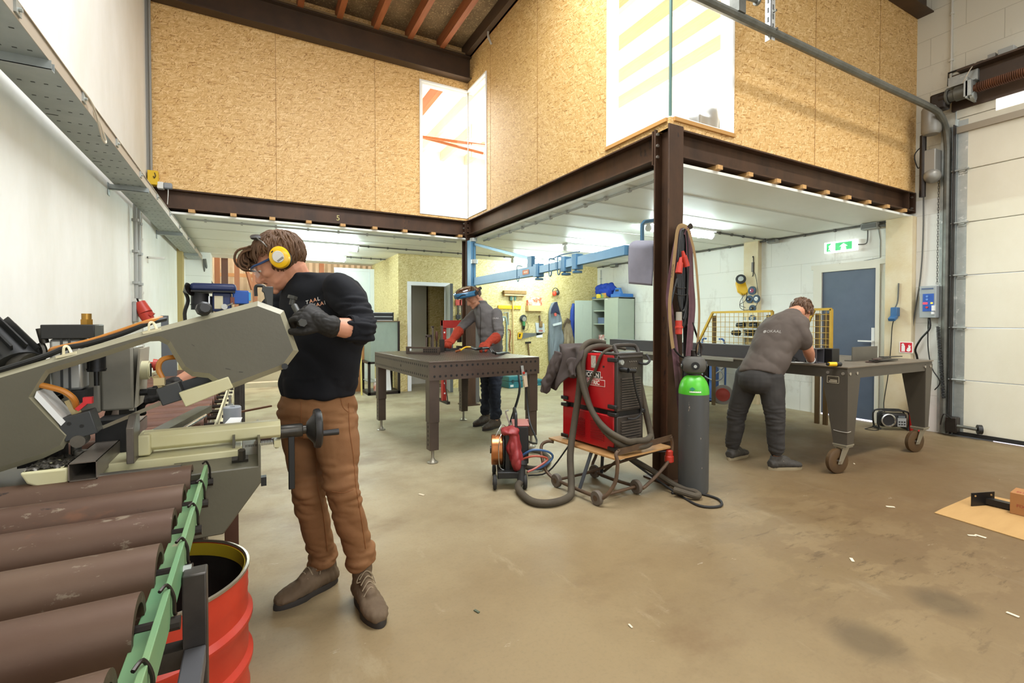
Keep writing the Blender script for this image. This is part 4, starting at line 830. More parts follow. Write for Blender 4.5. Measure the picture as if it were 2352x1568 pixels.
# bow
YN = 1.95
def bow(pts, y=YN): return [at(u, v, Y=y) for u, v in pts]
outline = [(-330, 945), (0, 856), (300, 768), (592, 691), (652, 713), (686, 806), (655, 846), (522, 896), (500, 884), (478, 868), (441, 864), (418, 848), (398, 816), (384, 792), (366, 783), (345, 784), (230, 822), (113, 858), (97, 882), (79, 911), (120, 955), (163, 998), (146, 1030), (100, 1052), (0, 1084), (-330, 1170)]
def inset(P, d):
    n = len(P); out = []
    for i in range(n):
        p, q, r = V((*P[i - 1], 0)), V((*P[i], 0)), V((*P[(i + 1) % n], 0)); e1 = (q - p).normalized(); e2 = (r - q).normalized(); n1 = V((-e1.y, e1.x, 0)); n2 = V((-e2.y, e2.x, 0)); m = (n1 + n2); m = m / max(.5, m.dot(n1)); out.append((q.x + m.x * d, q.y + m.y * d))
    return out
SAWL = M('saw_grey_lit', '9b967e', .42, var=('8d8870', 3, .25), spots=('5a584f', 16, .72))  # same grey as the front, lightened to paint light on bevels and sides
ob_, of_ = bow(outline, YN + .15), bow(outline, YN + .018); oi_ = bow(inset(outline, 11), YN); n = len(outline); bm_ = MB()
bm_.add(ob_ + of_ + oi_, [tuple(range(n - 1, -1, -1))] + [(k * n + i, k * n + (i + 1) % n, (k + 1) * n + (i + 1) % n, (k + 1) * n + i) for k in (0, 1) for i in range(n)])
bo = obj('bow', bm_, SAWL, saw, smooth=0, label='grey bow with its lit edges lightened in colour')
obj('front_face', MB().strip(oi_, (0, .003, 0)), SAWG, bo, smooth=0, label='front face of the bow in its plain grey')
obj('cover_edge', MB().strip(bow([(84, 898), (79, 912), (140, 978), (150, 968)], YN + .002), (0, .1, 0)), M('bare_panel_white', 'e6e8e6', .4), bo)
obj('bow_knob', MB().lathe([(.012, 0), (.012, .018), (.024, .02), (.024, .04), (.016, .046), (0, .046)], at(462, 714, Y=YN + .03), (.35, -1, .25), n=9), BLACK, bo)
obj('cover_screw', MB().cyl(at(654, 841, Y=YN - .004), at(654, 841, Y=YN - .016), .011, n=14), BLACK, bo)
obj('scratch', MB().strip(bow([(518, 845), (530, 848), (530, 849), (518, 846)], YN - .0018), (0, .001, 0)).strip(bow([(549, 853), (558, 854), (558, 855), (549, 854)], YN - .0018), (0, .001, 0)).strip(bow([(440, 790), (447, 794), (446, 795), (440, 791)], YN - .0006), (0, .001, 0)), M('scratch_dark', '3a3833', .7), bo)
# grip and switch on the bow end
obj('switch_guard', MB().strip(bow([(603, 657), (628, 658), (627, 712), (612, 702), (606, 672), (601, 668)], 1.98), (0, .03, 0)), M('dark_grey_paint', '353531', .45), bo, bev=.003)
obj('guard_loop', MB().tube(bow([(588, 680), (587, 661), (592, 656), (606, 658), (606, 668)], 1.99), .006), BLACK, bo)
obj('grip_bar', MB().tube([at(676, 702, Y=2.03), at(686, 722, Y=2.0), at(692, 742, Y=1.99)], .012, n=12).cyl(at(670, 700, Y=2.05), at(674, 681, Y=2.05), .010).cyl(at(671, 686, Y=2.05), at(673, 679, Y=2.05), .018, n=6), M('worn_grip', '3c3c37', .5), bo, bev=0)
obj('clamp_knob', MB().cyl(at(696, 741, Y=1.90), at(690, 739, Y=1.98), .015, n=6), MT['worn_grip'], bo)
# hose, cable, clips along the arm
def arm(u): return 856 - (856 - 691) * u / 592
obj('hose', MB().tube([at(118, 806, Y=2.02), at(130, 800, Y=2.0), at(200, 785, Y=1.99), at(270, 763, Y=1.99), at(340, 739, Y=1.99), at(372, 731, Y=2.02)], .009), ORNG, bo)
obj('cable', MB().tube([at(-40, 862, Y=1.97), at(40, 838, Y=1.97), at(110, 815, Y=1.975), at(150, 799, Y=1.98), at(200, 790, Y=1.98), at(280, 766, Y=1.98), at(340, 742, Y=1.99), at(380, 732, Y=2.02)], .0085), BLACK, bo)
for u in (152, 348): obj('cable_clip', MB().tube([at(u - 6, arm(u) + 1, Y=1.96), at(u - 5, arm(u) - 16, Y=1.96), at(u + 4, arm(u) - 18, Y=1.97), at(u + 12, arm(u) - 3, Y=1.96)], .004, flat=.5).box(at(u + 2, arm(u) + 1, Y=1.965), (.05, .02, .008), Matrix.Rotation(-.25, 3, 'Y')), M('cream_clip', 'd8d0ac', .5), bo)
# blade with its two guides
obj('blade', MB().strip([at(134, 1020, Y=2.02), at(134, 1027, Y=2.02), at(400, 918, Y=2.02), at(400, 908, Y=2.02)], (0, .0025, 0)).strip([at(134, 1020, Y=2.0), at(134, 1026, Y=2.0), at(225, 990, Y=2.0), at(225, 983, Y=2.0)], (0, .02, 0)), M('blade_steel', 'a39c86', .3, .7, var=('86806e', 12, .2)), bo)
def guide(nm, px, ang, s):
    c = at(px[0], px[1], Y=1.99); rt = Matrix.Rotation(ang, 3, 'Y')
    g = obj(nm, MB().box(c, s, rt), M('guide_black', '363838', .45, spots=('8b8675', 12, .66)), bo, bev=.003)
    return g, c, rt
g, c, rt = guide('blade_guide', (186, 974), -.26, (.082, .07, .075))
obj('fitting', MB().cyl(c + rt @ V((.0, 0, .037)), c + rt @ V((-.006, 0, .085)), .014, n=6), M('brass_fitting', 'c4b488', .35, .7), g)
obj('hose', MB().tube([at(92, 884, Y=1.97), at(115, 889, Y=1.965), at(148, 899, Y=1.96), at(170, 917, Y=1.965), at(176, 938, Y=1.985)], .009), ORNG, g)
obj('valve_lever', MB().bar(c + rt @ V((.012, -.03, .05)), c + rt @ V((.05, -.03, .072)), .016, .012).box(c + rt @ V((.045, -.03, .07)), (.022, .02, .02)), M('valve_red', 'c8262a', .4), g)
obj('guide_roller', MB().cyl(c + rt @ V((-.01, -.045, -.045)), c + rt @ V((-.01, .01, -.045)), .019, n=20), MACH, g); obj('bolt', MB().cyl(c + V((-.02, -.036, .01)), c + V((-.02, -.03, .01)), .006, n=6).cyl(c + V((.01, -.036, -.0)), c + V((.01, -.03, -.0)), .006, n=6), BLACK, g)
g, c, rt = guide('blade_guide', (395, 902), -.30, (.066, .07, .06))
obj('fitting', MB().cyl(c + rt @ V((-.02, 0, .03)), c + rt @ V((-.025, 0, .072)), .012, n=6).box(c + rt @ V((-.02, 0, .05)), (.03, .03, .025)), MT['brass_fitting'], g)
obj('hose', MB().tube([at(373, 868, Y=1.99), at(364, 848, Y=1.99), at(368, 830, Y=1.99), at(386, 821, Y=2.0), at(428, 820, Y=2.03)], .0085), ORNG, g)
obj('guide_arm', MB().bar(at(395, 895, Y=2.03), at(505, 862, Y=2.03), .03, .035), M('guide_black', '363838'), bo)
obj('blade_guard', MB().strip(bow([(410, 902), (524, 865), (536, 890), (426, 935)], 1.94), (0, .03, 0)), SAWC, bo, bev=.003, label='cream blade guard plate')
# lift cylinder, control box, motor
obj('lift_cylinder', MB().span((-.585, 2.12, 1.04), (-.50, 2.20, 1.215)), M('aluminium_body', 'c3c4bf', .35, .6), saw, bev=.01); obj('cylinder_slot', MB().span((-.556, 2.116, 1.04), (-.55, 2.12, 1.215)).span((-.536, 2.116, 1.04), (-.53, 2.12, 1.215)), MT['slot_dark'], saw)
obj('cylinder_cap', MB().span((-.60, 2.10, 1.215), (-.463, 2.22, 1.262)), M('black_anodised', '2e2e2d', .4, .4), saw, bev=.003); obj('cylinder_foot', MB().span((-.59, 2.10, 1.0), (-.49, 2.2, 1.04)), BLACK, saw)
obj('brass_plug', MB().cyl((-.497, 2.16, 1.262), (-.497, 2.16, 1.28), .018, n=6).cyl((-.497, 2.16, 1.28), (-.497, 2.16, 1.30), .014, n=16), M('brass', 'a9803a', .35, .8), saw)
obj('side_valve', MB().cyl((-.61, 2.14, 1.25), (-.60, 2.14, 1.20), .012).tube([(-.61, 2.14, 1.2), (-.60, 2.13, 1.16), (-.63, 2.11, 1.1)], .010), OILY, saw); obj('cylinder_rod', MB().cyl((-.525, 2.16, .88), (-.525, 2.16, 1.04), .011), CHROME, saw)
obj('link_arm', MB().bar((-.66, 2.09, .975), (-.535, 2.09, 1.01), .02, .05).cyl((-.535, 2.08, 1.01), (-.535, 2.10, 1.01), .026).cyl((-.535, 2.07, 1.01), (-.535, 2.08, 1.01), .013, n=6), SAWG, saw)
obj('spring_damper', MB().cyl((-.47, 2.15, 1.10), (-.47, 2.15, 1.20), .026).cyl((-.47, 2.15, 1.05), (-.47, 2.15, 1.1), .008).cyl((-.47, 2.15, 1.105), (-.47, 2.15, 1.11), .028), BLACK, saw)
cb = obj('control_box', MB().span((-.48, 2.24, .945), (-.385, 2.45, 1.18)).span((-.66, 2.24, .94), (-.48, 2.5, 1.10)), M('beige_enclosure', '8f8b7d', .5, var=('7b776a', 4, .25), spots=('4e4a40', 12, .70)), saw, bev=.008)
obj('front_panel', MB().strip([(-.384, 2.25, .95), (-.37, 2.25, 1.17), (-.37, 2.44, 1.17), (-.384, 2.44, .95)], (.006, 0, 0)).span((-.40, 2.25, .94), (-.385, 2.255, 1.19)), M('panel_beige', 'a39d8c', .5), cb)
obj('selector', MB().cyl((-.372, 2.30, 1.085), (-.345, 2.30, 1.085), .036).cyl((-.345, 2.30, 1.085), (-.342, 2.30, 1.085), .028), SAWC, cb); obj('selector_slot', MB().span((-.3425, 2.295, 1.06), (-.338, 2.305, 1.11)), BLACK, cb)
obj('stop_button', MB().cyl((-.37, 2.36, 1.10), (-.34, 2.36, 1.10), .012).cyl((-.34, 2.36, 1.10), (-.32, 2.36, 1.10), .024, .02), RED, cb, label='red mushroom stop button'); obj('switch', MB().cyl((-.375, 2.30, 1.0), (-.35, 2.30, 1.0), .013).bar((-.35, 2.30, 1.0), (-.325, 2.30, 1.0), .012, .026), BLACK, cb)
mo = obj('motor', MB().cyl(at(-40, 770, Y=2.2), at(40, 850, Y=2.08), .07, n=24), BLACK, saw)
a0, a1 = at(-40, 770, Y=2.2), at(40, 850, Y=2.08); ax = (a1 - a0).normalized(); e1 = ax.orthogonal().normalized(); e2 = ax.cross(e1)
for i in range(14):
    a = 2 * pi * i / 14; o_ = (e1 * cos(a) + e2 * sin(a)); obj('fin', MB().bar(a0 + o_ * .076, a1 - ax * .02 + o_ * .076, .006, .02, o_), BLACK, mo)
obj('pulley_housing', MB().cyl(at(40, 830, Y=2.08), at(62, 838, Y=2.07), .04), OILY, mo); obj('blade_shroud', MB().span((-.66, 2.10, .80), (-.56, 2.2, 1.02)), BLACK, saw)
obj('guide_post', MB().cyl((-.505, 2.06, .80), (-.505, 2.06, .93), .014).cyl((-.48, 2.0, .815), (-.48, 2.0, .86), .018), MACH, saw); obj('back_fence', MB().span((-.47, 2.12, .80), (-.37, 2.24, .93)), BLACK, saw)
# workpiece tube, with its open end
p0 = at(190, 1082, Z=.832); w2, h2, th = .033, .027, .003; xt = p0.x; y0 = p0.y; y1 = 2.62
wt = MB()
for (a, b) in (((xt - w2, -h2), (xt + w2, -h2 + th)), ((xt - w2, h2 - th), (xt + w2, h2)), ((xt - w2, -h2), (xt - w2 + th, h2)), ((xt + w2 - th, -h2), (xt + w2, h2))):
    wt.span((a[0], y0, .832 + a[1]), (b[0], y1, .832 + b[1]))
single('steel_tube', 'square steel tube lying through the saw vise with its open end to the front', 'steel tube', wt, M('tube_steel', '736a60', .38, .6, var=('8b8378', 5, .25), spots=('57493c', 9, .66)))
ang = MB(); q0 = V((-.33, 2.12, .862)); q1 = V((-.20, 2.75, .862))
ang.bar(q0, q1, .05, .004).bar(q0 + V((.03, 0, -.012)), q1 + V((.03, 0, -.012)), .004, .03)
single('steel_angle', 'bright steel angle bar leading away from the blade to the far rollers', 'steel bar', ang, MACH)
single('alignment_rod', 'thin bright rod lying beside the steel angle past the vise', 'rod', MB().cyl((-.245, 2.14, .86), (-.17, 2.4, .875), .007), CHROME)
# drum
DR = M('red_drum_paint', 'c23a22', .38, var=('a82a18', 3, .25), spots=[('6a6764', 5, .69), ('4a2a22', 18, .72)], stretch=(1, 1, .5))
t = thing('steel_drum', 'open red steel drum with a yellow rim inside, under the conveyor', 'drum', (-.30, 1.91, 0))
obj('shell', MB().lathe([(0, .012), (.283, .012), (.288, 0), (.290, .012), (.285, .03), (.285, .10), (.300, .118), (.300, .132), (.286, .15), (.285, .24), (.300, .262), (.300, .276), (.286, .292), (.284, .345), (.287, .36), (.284, .375), (.287, .392), (.284, .408), (.285, .432), (.279, .432), (.279, .03), (0, .02)], (-.30, 1.91, 0), n=64), DR, t)
obj('rim', MB().lathe([(.283, .426), (.291, .430), (.291, .438), (.283, .440), (.279, .434)], (-.30, 1.91, 0), n=64, ring=True), M('worn_rim', '9b8f7c', .35, .7), t)
obj('lining', MB().lathe([(.2785, .03), (.2785, .395), (.2765, .395), (.2765, .03)], (-.30, 1.91, 0), n=64, ring=True), M('black_lining', '22211f', .4, var=('34322e', 8, .2)), t); obj('inner_band', MB().lathe([(.276, .385), (.2785, .43), (.275, .43), (.2735, .385)], (-.30, 1.91, 0), n=64, ring=True), M('yellow_band', 'c6ad2a', .45, spots=('4a4426', 9, .62)), t, label='yellow band inside the rim')
# ------------------------------------------------------------------ people
from mathutils.bvhtree import BVHTree
def fr(f, up=(0, 0, 1)):
    """axes right, forward, up of a body facing f"""
    f = V(f).normalized(); u = V(up); u = (u - f * u.dot(f)).normalized(); return f.cross(u), f, u
def mat3(r, f, u): return Matrix((r, f, u)).transposed()
def limb(mb, pts, rad, n=14, k=4):
    mb.tube(pts, rad, n=n, k=k)
    for p, r in ((pts[0], rad[0]), (pts[-1], rad[-1])): mb.ell(p, r * .98, n=12, m=8)
    return mb
def add_head(mb, c, T, s=1.0, nose=1.0):
    def P(x, y, z): return V(c) + T @ (V((x, y, z)) * s)
    def E(p, r, rot=None): mb.ell(P(*p), [q * s for q in r], T if rot is None else T @ rot, n=20, m=14)
    E((0, -.020, .035), (.074, .096, .086)); E((0, .022, .01), (.067, .066, .075)); E((0, .03, -.045), (.056, .056, .062)); E((0, .045, -.078), (.043, .042, .030)); E((0, .078, -.094), (.021, .018, .018))
    for x in (-1, 1):
        E((x * .043, .045, -.022), (.022, .034, .024)); E((x * .042, .022, -.060), (.012, .042, .018), Matrix.Rotation(-.45, 3, 'X'))
        E((x * .031, .074, .010), (.0165, .014, .010)); mb.tube([P(x * .010, .090, .026), P(x * .030, .089, .031), P(x * .052, .070, .025)], [.008 * s, .0095 * s, .006 * s], n=8)
        E((x * .075, -.018, -.002), (.008, .019, .031), Matrix.Rotation(-.25, 3, 'X')); E((x * .079, -.024, .012), (.007, .014, .016)); E((x * .0125, .096, -.031), (.008, .010, .007))
    E((0, .082, -.008), (.0135, .026, .030)); mb.tube([P(0, .087, .024), P(0, .101, .004), P(0, .113 * nose, -.016), P(0, .116 * nose, -.027), P(0, .098, -.036), P(0, .088, -.048)], [.009 * s, .0095 * s, .0115 * s, .0125 * s, .011 * s, .009 * s], n=10)
    mb.tube([P(-.024, .080, -.060), P(-.010, .092, -.054), P(0, .094, -.0555), P(.010, .092, -.054), P(.024, .080, -.060)], [.003 * s, .0065 * s, .006 * s, .0065 * s, .003 * s], n=8)
    mb.tube([P(-.022, .080, -.064), P(0, .092, -.069), P(.022, .080, -.064)], [.003 * s, .0075 * s, .003 * s], n=8)
    return mb
def add_hand(mb, w, f, nrm, side, curls, s=1.0, thumb=(.5, .5), rad=1.0, spread=.06):
    """a hand from wrist w pointing f, back of the hand facing nrm; side = +1 puts the thumb at f x nrm"""
    f = V(f).normalized(); nrm = V(nrm); nrm = (nrm - f * nrm.dot(f)).normalized(); sd = f.cross(nrm) * side; w = V(w)
    L = .088 * s; mb.loft([(w - f * .01 * s, sd * .026 * s * rad, nrm * .020 * s * rad), (w + f * .03 * s, sd * .036 * s * rad, nrm * .019 * s * rad), (w + f * .065 * s, sd * .042 * s * rad, nrm * .016 * s * rad), (w + f * L, sd * .040 * s * rad, nrm * .013 * s * rad)], 16)
    for i, (o, ln, r) in enumerate(((.030, .074, .0092), (.0105, .082, .0096), (-.0095, .076, .0092), (-.028, .060, .0082))):
        a = spread * (1.5 - i) / 1.5; d = (f * cos(a) + sd * sin(a)).normalized(); p = w + f * (L - .012 * s) + sd * o * s; pts = [p]; q = 0; r *= s * rad
        for ph, cu in zip((.46, .30, .24), curls[i]):
            q += cu; pts.append(pts[-1] + (d * cos(q) - nrm * sin(q)) * ln * ph * s)
        limb(mb, [p - d * .015 * s] + pts, [r * 1.05, r * 1.08, r * 1.02, r * .96, r * .86], 10, 3)
    t0 = w + f * .022 * s + sd * .026 * s - nrm * .006 * s; d = (sd * .75 + f * .62 - nrm * .35 * thumb[0]).normalized(); pts = [t0, t0 + d * .040 * s]
    d2 = (d + f * .5 - nrm * thumb[1] - sd * .3).normalized(); pts.append(pts[-1] + d2 * .032 * s); d3 = (d2 + f * .2 - nrm * thumb[1] - sd * .4).normalized(); pts.append(pts[-1] + d3 * .026 * s)
    limb(mb, pts, [.0145 * s * rad, .0125 * s * rad, .011 * s * rad, .009 * s * rad], 10, 3)
    return mb
def add_shoe(parent, name, heel, toe, ankle, m_up, m_sole, L=.29, wid=.1, h=.12, lace=None, top=.06):
    """a shoe standing on the ground from heel to toe, its collar round the ankle"""
    heel = V(heel); d = V(toe) - heel; d.z = 0; d.normalize(); sd = V((d.y, -d.x, 0)); z = V((0, 0, 1)); a = V(ankle)
    def P(x, y, zz): return heel + d * x * L + sd * y * wid + z * zz
    mb = MB()
    mb.loft([(P(.02, 0, .05), sd * wid * .30, z * .030), (P(.10, 0, .055), sd * wid * .38, z * .045), (P(.28, 0, .062), sd * wid * .40, z * .052), (P(.48, 0, .055), sd * wid * .40, z * .048), (P(.66, .01, .045), sd * wid * .45, z * .036), (P(.82, .01, .040), sd * wid * .44, z * .030), (P(.94, 0, .035), sd * wid * .32, z * .023), (P(.99, 0, .032), sd * wid * .14, z * .014)], 18)
    mb.loft([(P(.18, 0, .05), sd * wid * .38, d * L * .17), (P(.19, 0, h * .7) , sd * wid * .36, d * L * .155), (V((a.x, a.y, h + .02)), sd * wid * .37, d * L * .15)], 18)
    mb.tube([P(.30, 0, h * .80), P(.46, 0, .092), P(.62, 0, .07)], [wid * .24, wid * .26, wid * .22], n=12)
    o = remeshed(name, mb, .006, m_up, parent, 3, fn=wrinkle(.0025, (40, 40, 25), 2))
    so = MB(); outl = []
    for i in range(28):
        t = 2 * pi * i / 28; x = .5 + .51 * cos(t); y = sin(t) * (.46 if x > .55 else .40) * (1 - .18 * math.exp(-((x - .42) / .16) ** 2)); outl.append((x, y))
    so.add([P(x, y, .0) for x, y in outl] + [P(x, y * 1.03, .012) for x, y in outl] + [P(.5 + (x - .5) * .985, y * .97, .026) for x, y in outl], [tuple(range(27, -1, -1)), tuple(range(56, 84))] + [(k * 28 + i, k * 28 + (i + 1) % 28, (k + 1) * 28 + (i + 1) % 28, (k + 1) * 28 + i) for k in (0, 1) for i in range(28)])
    obj('sole', so, m_sole, o)
    if lace:
        l = MB()
        for k in range(4):
            x = .36 + .065 * k; zz = h * .80 + .026 - .016 * k
            l.tube([P(x - .02, -.26, zz - .016), P(x, 0, zz + .014), P(x + .02, .26, zz - .016)], .0028, n=6)
        l.tube([P(.36, 0, h * .8 + .038), P(.34, .22, h * .95), P(.36, .34, h * .78), P(.38, .1, h * .82)], .0026, n=6).tube([P(.36, 0, h * .8 + .038), P(.33, -.24, h * .92), P(.38, -.36, h * .62)], .0026, n=6)
        obj('laces', l, lace, o)
    return o
def decal_text(name, body, o, ux, uy, size, m, target, parent, lift=.002, rot=0, bold=0.0, push=None):
    """lettering laid onto the cloth of target: projected along the local normal of the print"""
    c = bpy.data.curves.new(name, 'FONT'); c.body = body; c.size = size; c.resolution_u = 3; c.offset = bold
    t = bpy.data.objects.new('t', c); COL.objects.link(t); dg = bpy.context.evaluated_depsgraph_get(); me = bpy.data.meshes.new_from_object(t.evaluated_get(dg)); bpy.data.objects.remove(t); me.name = name
    return lay_on(name, me, o, ux, uy, m, target, parent, lift)
def lay_on(name, me, o, ux, uy, m, target, parent, lift=.002):
    import bmesh
    b = bmesh.new(); b.from_mesh(me); bmesh.ops.triangulate(b, faces=b.faces); bmesh.ops.subdivide_edges(b, edges=b.edges, cuts=1); b.to_mesh(me); b.free()
    tm = target.data; bv = BVHTree.FromPolygons([v.co for v in tm.vertices], [p.vertices for p in tm.polygons])
    ux = V(ux).normalized(); uy = V(uy); uy = (uy - ux * uy.dot(ux)).normalized(); un = ux.cross(uy)
    for v in me.vertices:
        p = V(o) + ux * v.co.x + uy * v.co.y; h, n_, _, _ = bv.ray_cast(p + un * .25, -un); v.co = (h + un * lift) if h is not None else p
    me.materials.clear(); me.materials.append(m); ob = bpy.data.objects.new(name, me); COL.objects.link(ob)
    ob.parent = parent
    if parent.name in WORLD: ob.location = -parent.location
    return ob
def hairdo(mb, c, T, s, n, rr, length, wave, region, crown=(0, -.45, .89)):
    """wavy locks combed over the skull away from the crown; region(d) keeps a root and scales its length"""
    k = 0; cr = V(crown)
    def sk(d, h): return V(c) + T @ (V((d.x * (.076 + h), d.y * (.097 + h) - .02, d.z * (.088 + h) + .035)) * s)
    while k < n:
        a = random.uniform(0, 2 * pi); zz = random.uniform(-.6, 1); q = math.sqrt(1 - zz * zz); d = V((q * cos(a), q * sin(a), zz)); L = region(d)
        if L <= 0: continue
        k += 1; fl = d - cr; fl = fl - d * fl.dot(d)
        fl = (fl.normalized() if fl.length > .05 else V((random.uniform(-1, 1), random.uniform(-1, 1), 0))) + V([random.uniform(-.35, .35) for _ in range(3)]); sd = d.cross(fl).normalized()
        ph = random.uniform(0, 6.3); ln = length * L * random.uniform(.7, 1.25) / .09; h0 = random.uniform(.003, .012); pts = []
        for i in range(6):
            t = i / 5; e = (d + fl * ln * t + sd * wave * sin(ph + t * 6) * t).normalized(); pts.append(sk(e, h0 + .007 * sin(pi * t) * L + (.010 * L * max(0, t - .75) * random.uniform(-1, 3))))
        mb.tube(pts, [rr * .8, rr, rr * 1.05, rr, rr * .75, rr * .2], n=6, k=2)
    return mb
def person(label, base):
    t = thing('person', label, 'person', (base[0], base[1], 0)); return t

SKIN = M('skin', 'c68e70', .5, var=('b87c60', 12, .25), spec=.35); SKIN2 = M('skin_fair', 'cb9678', .5, var=('bd8468', 12, .25), spec=.35)
HAIR = M('brown_hair', '442c17', .7, var=('664628', 30, .25), stretch=(1, 1, .3)); HAIR2 = M('short_brown_hair', '6a4c34', .55, var=('4a3322', 40, .25))
NAVY = M('black_sweater', '131418', .85, var=('1b1c20', 6, .3), bump=(300, .0004), spec=.2)
RUSTP = M('rust_trousers', '86603f', .8, var=('755033', 5, .25), bump=(250, .0005), spec=.2)
BOOT = M('suede_boot', '574838', .75, var=('6d5c48', 9, .25), bump=(120, .0006), spec=.2); SOLE = M('dark_sole', '2b2621', .7); LACE = M('boot_lace', '8a7a62', .7)
GLOVE = M('black_glove', '1a1815', .65, var=('26231f', 20, .25), bump=(150, .0008), spec=.3)
EARY = M('ear_cup_yellow', 'eab808', .3)

# --- the young man at the saw
per = person('person in black sweater, rust trousers and yellow ear defenders leaning over the grey band saw', (.35, 2.3))
_, F1, _ = fr((-.62, -.78, 0)); RT1 = F1.cross(V((0, 0, 1)))        # his right is RT1
hipc = at(729, 930, d=2.22); pelv = at(729, 950, d=2.22)
LA, RA = at(832, 1300, d=2.18), at(744, 1296, d=2.30); LK, RK = at(788, 1128, d=2.10), at(709, 1128, d=2.18); LH, RH = at(770, 955, d=2.19), at(690, 955, d=2.28)
chest = at(748, 745, d=2.17); neck = at(688, 648, d=2.17); LS, RS = at(793, 655, d=2.06), at(655, 690, d=2.36)
LE, LW = at(826, 757, d=1.92), at(752, 748, d=1.83); RE, RW = at(525, 815, d=2.22), at(393, 893, d=2.0)
hd = at(641, 604, d=2.13); FH = (V((-.948, .289, 0)) * cos(R(32)) + V((0, 0, -1)) * sin(R(32))); TH = mat3(*fr(FH))
mb = MB(); add_head(mb, hd, TH, 1.0)
limb(mb, [neck + V((.03, .01, -.06)), neck, hd + TH @ V((0, -.035, -.045))], [.062, .058, .060]); mb.ell(neck + V((.035, 0, -.11)), (.085, .08, .06))
limb(mb, [neck + V((.04, 0, -.12)), chest, hipc, pelv], [.08, .105, .105, .10]); limb(mb, [LS, LE + V((0, 0, .01)), LW], [.045, .040, .029]); limb(mb, [RS, RE, RW], [.045, .042, .029]); mb.tube([LE + (LW - LE) * .08, LE + (LW - LE) * .4, LW], [.043, .041, .031], n=14)
mb.tube([RE + (RW - RE) * .08, RE + (RW - RE) * .4, RW], [.043, .041, .031], n=14)
for h, k_, a in ((LH, LK, LA), (RH, RK, RA)): limb(mb, [h, k_, a + V((0, 0, .05))], [.058, .042, .030])
body = remeshed('body', mb, .0042, SKIN, per, 4)
# sweater
def ring(c, l, f, rx, ry): return (c, V(l) * rx, V(f) * ry)
lt = -RT1
sw = MB(); sw.loft([ring(at(732, 908, d=2.21), lt, F1, .170, .125), ring(at(734, 880, d=2.21), lt, F1, .184, .14), ring(at(738, 830, d=2.20), lt, F1, .182, .136), ring(at(745, 775, d=2.18), lt, F1, .195, .138), ring(at(746, 725, d=2.17), lt, F1, .205, .138), ring(at(745, 672, d=2.17), lt, F1, .205, .125), ring(at(740, 645, d=2.17), lt, F1, .165, .105), ring(at(722, 630, d=2.17), lt, F1, .105, .090), ring(at(708, 626, d=2.17), lt, F1, .078, .080)], 28)
limb(sw, [LS + V((-.02, 0, -.02)), LS.lerp(LE, .5) + V((.01, 0, 0)), LE + V((.012, 0, -.004)), LE + (LW - LE) * .20], [.078, .067, .060, .053], 18); limb(sw, [RS, RS.lerp(RE, .5), RE, RE + (RW - RE) * .25], [.078, .07, .064, .055], 18)
def swf(co, n):
    near = min((co - LE).length, (co - RE).length); k = max(0, 1 - near / .2)
    d = .010 * (abs(noise.noise(V((co.x * 6 + co.z * 5, co.y * 6, co.z * 8)))) * 2 - .5) + k * .020 * (abs(noise.noise(V((co.x * 9, co.y * 9, co.z * 42)))) * 2 - .5)
    if co.z < 1.02: d += .008 * (abs(noise.noise(V((co.x * 11, co.y * 11, co.z * 4)))) * 2 - .5)
    return co + n * d
sweater = remeshed('sweater', sw, .008, NAVY, per, 12, fn=swf)
obj('sweater_collar', MB().tube([at(705, 634, d=2.17) + lt * .080 * cos(a) + F1 * .082 * sin(a) + V((0, 0, -.016 - .024 * sin(a) + .012 * cos(a))) for a in [2 * pi * i / 20 for i in range(20)]], .0075, n=8, k=2, closed=True), NAVY, per)
cu = LE + (LW - LE) * .20; dirc = (LW - LE).normalized(); obj('cuff', MB().lathe([(.049, 0), (.054, .004), (.055, .03), (.049, .034)], cu - dirc * .01, dirc, n=24, ring=True), NAVY, per)
# print on the chest
PT = M('peach_print', 'e0a27e', .7); PW = M('white_print', 'd9d6cf', .7)
u_, v_ = at(690, 703, d=2.0), at(744, 691, d=2.0)
ux = -RT1; ux = (ux + V((0, 0, .18))).normalized(); uy = V((0, 0, 1))
op = at(699, 699, d=2.03); ux = (ux + V((0, 0, .12))).normalized()
for ch, dx, dy, m_ in (('T', 0, 0, PW), ('A', .017, .0, PT), ('A', .035, .0, PT), ('L', .053, .0, PW), ('K', .037, -.026, PW), ('A', .053, -.026, PT), ('A', .070, -.026, PT), ('I', .089, -.026, PW)):
    decal_text('print_letter', ch, op + ux * dx + uy * dy, ux, uy, .024, m_, sweater, sweater)
dm = MB().cyl((0, 0, 0), (0, 0, .0001), 0.0095, n=24); me = bpy.data.meshes.new('print_dot'); me.from_pydata([(x, y, 0) for x, y, z in dm.v[:24]], [], [tuple(range(24))]); lay_on('print_dot', me, op + ux * .026 - uy * .017, ux, uy, PT, sweater, sweater)
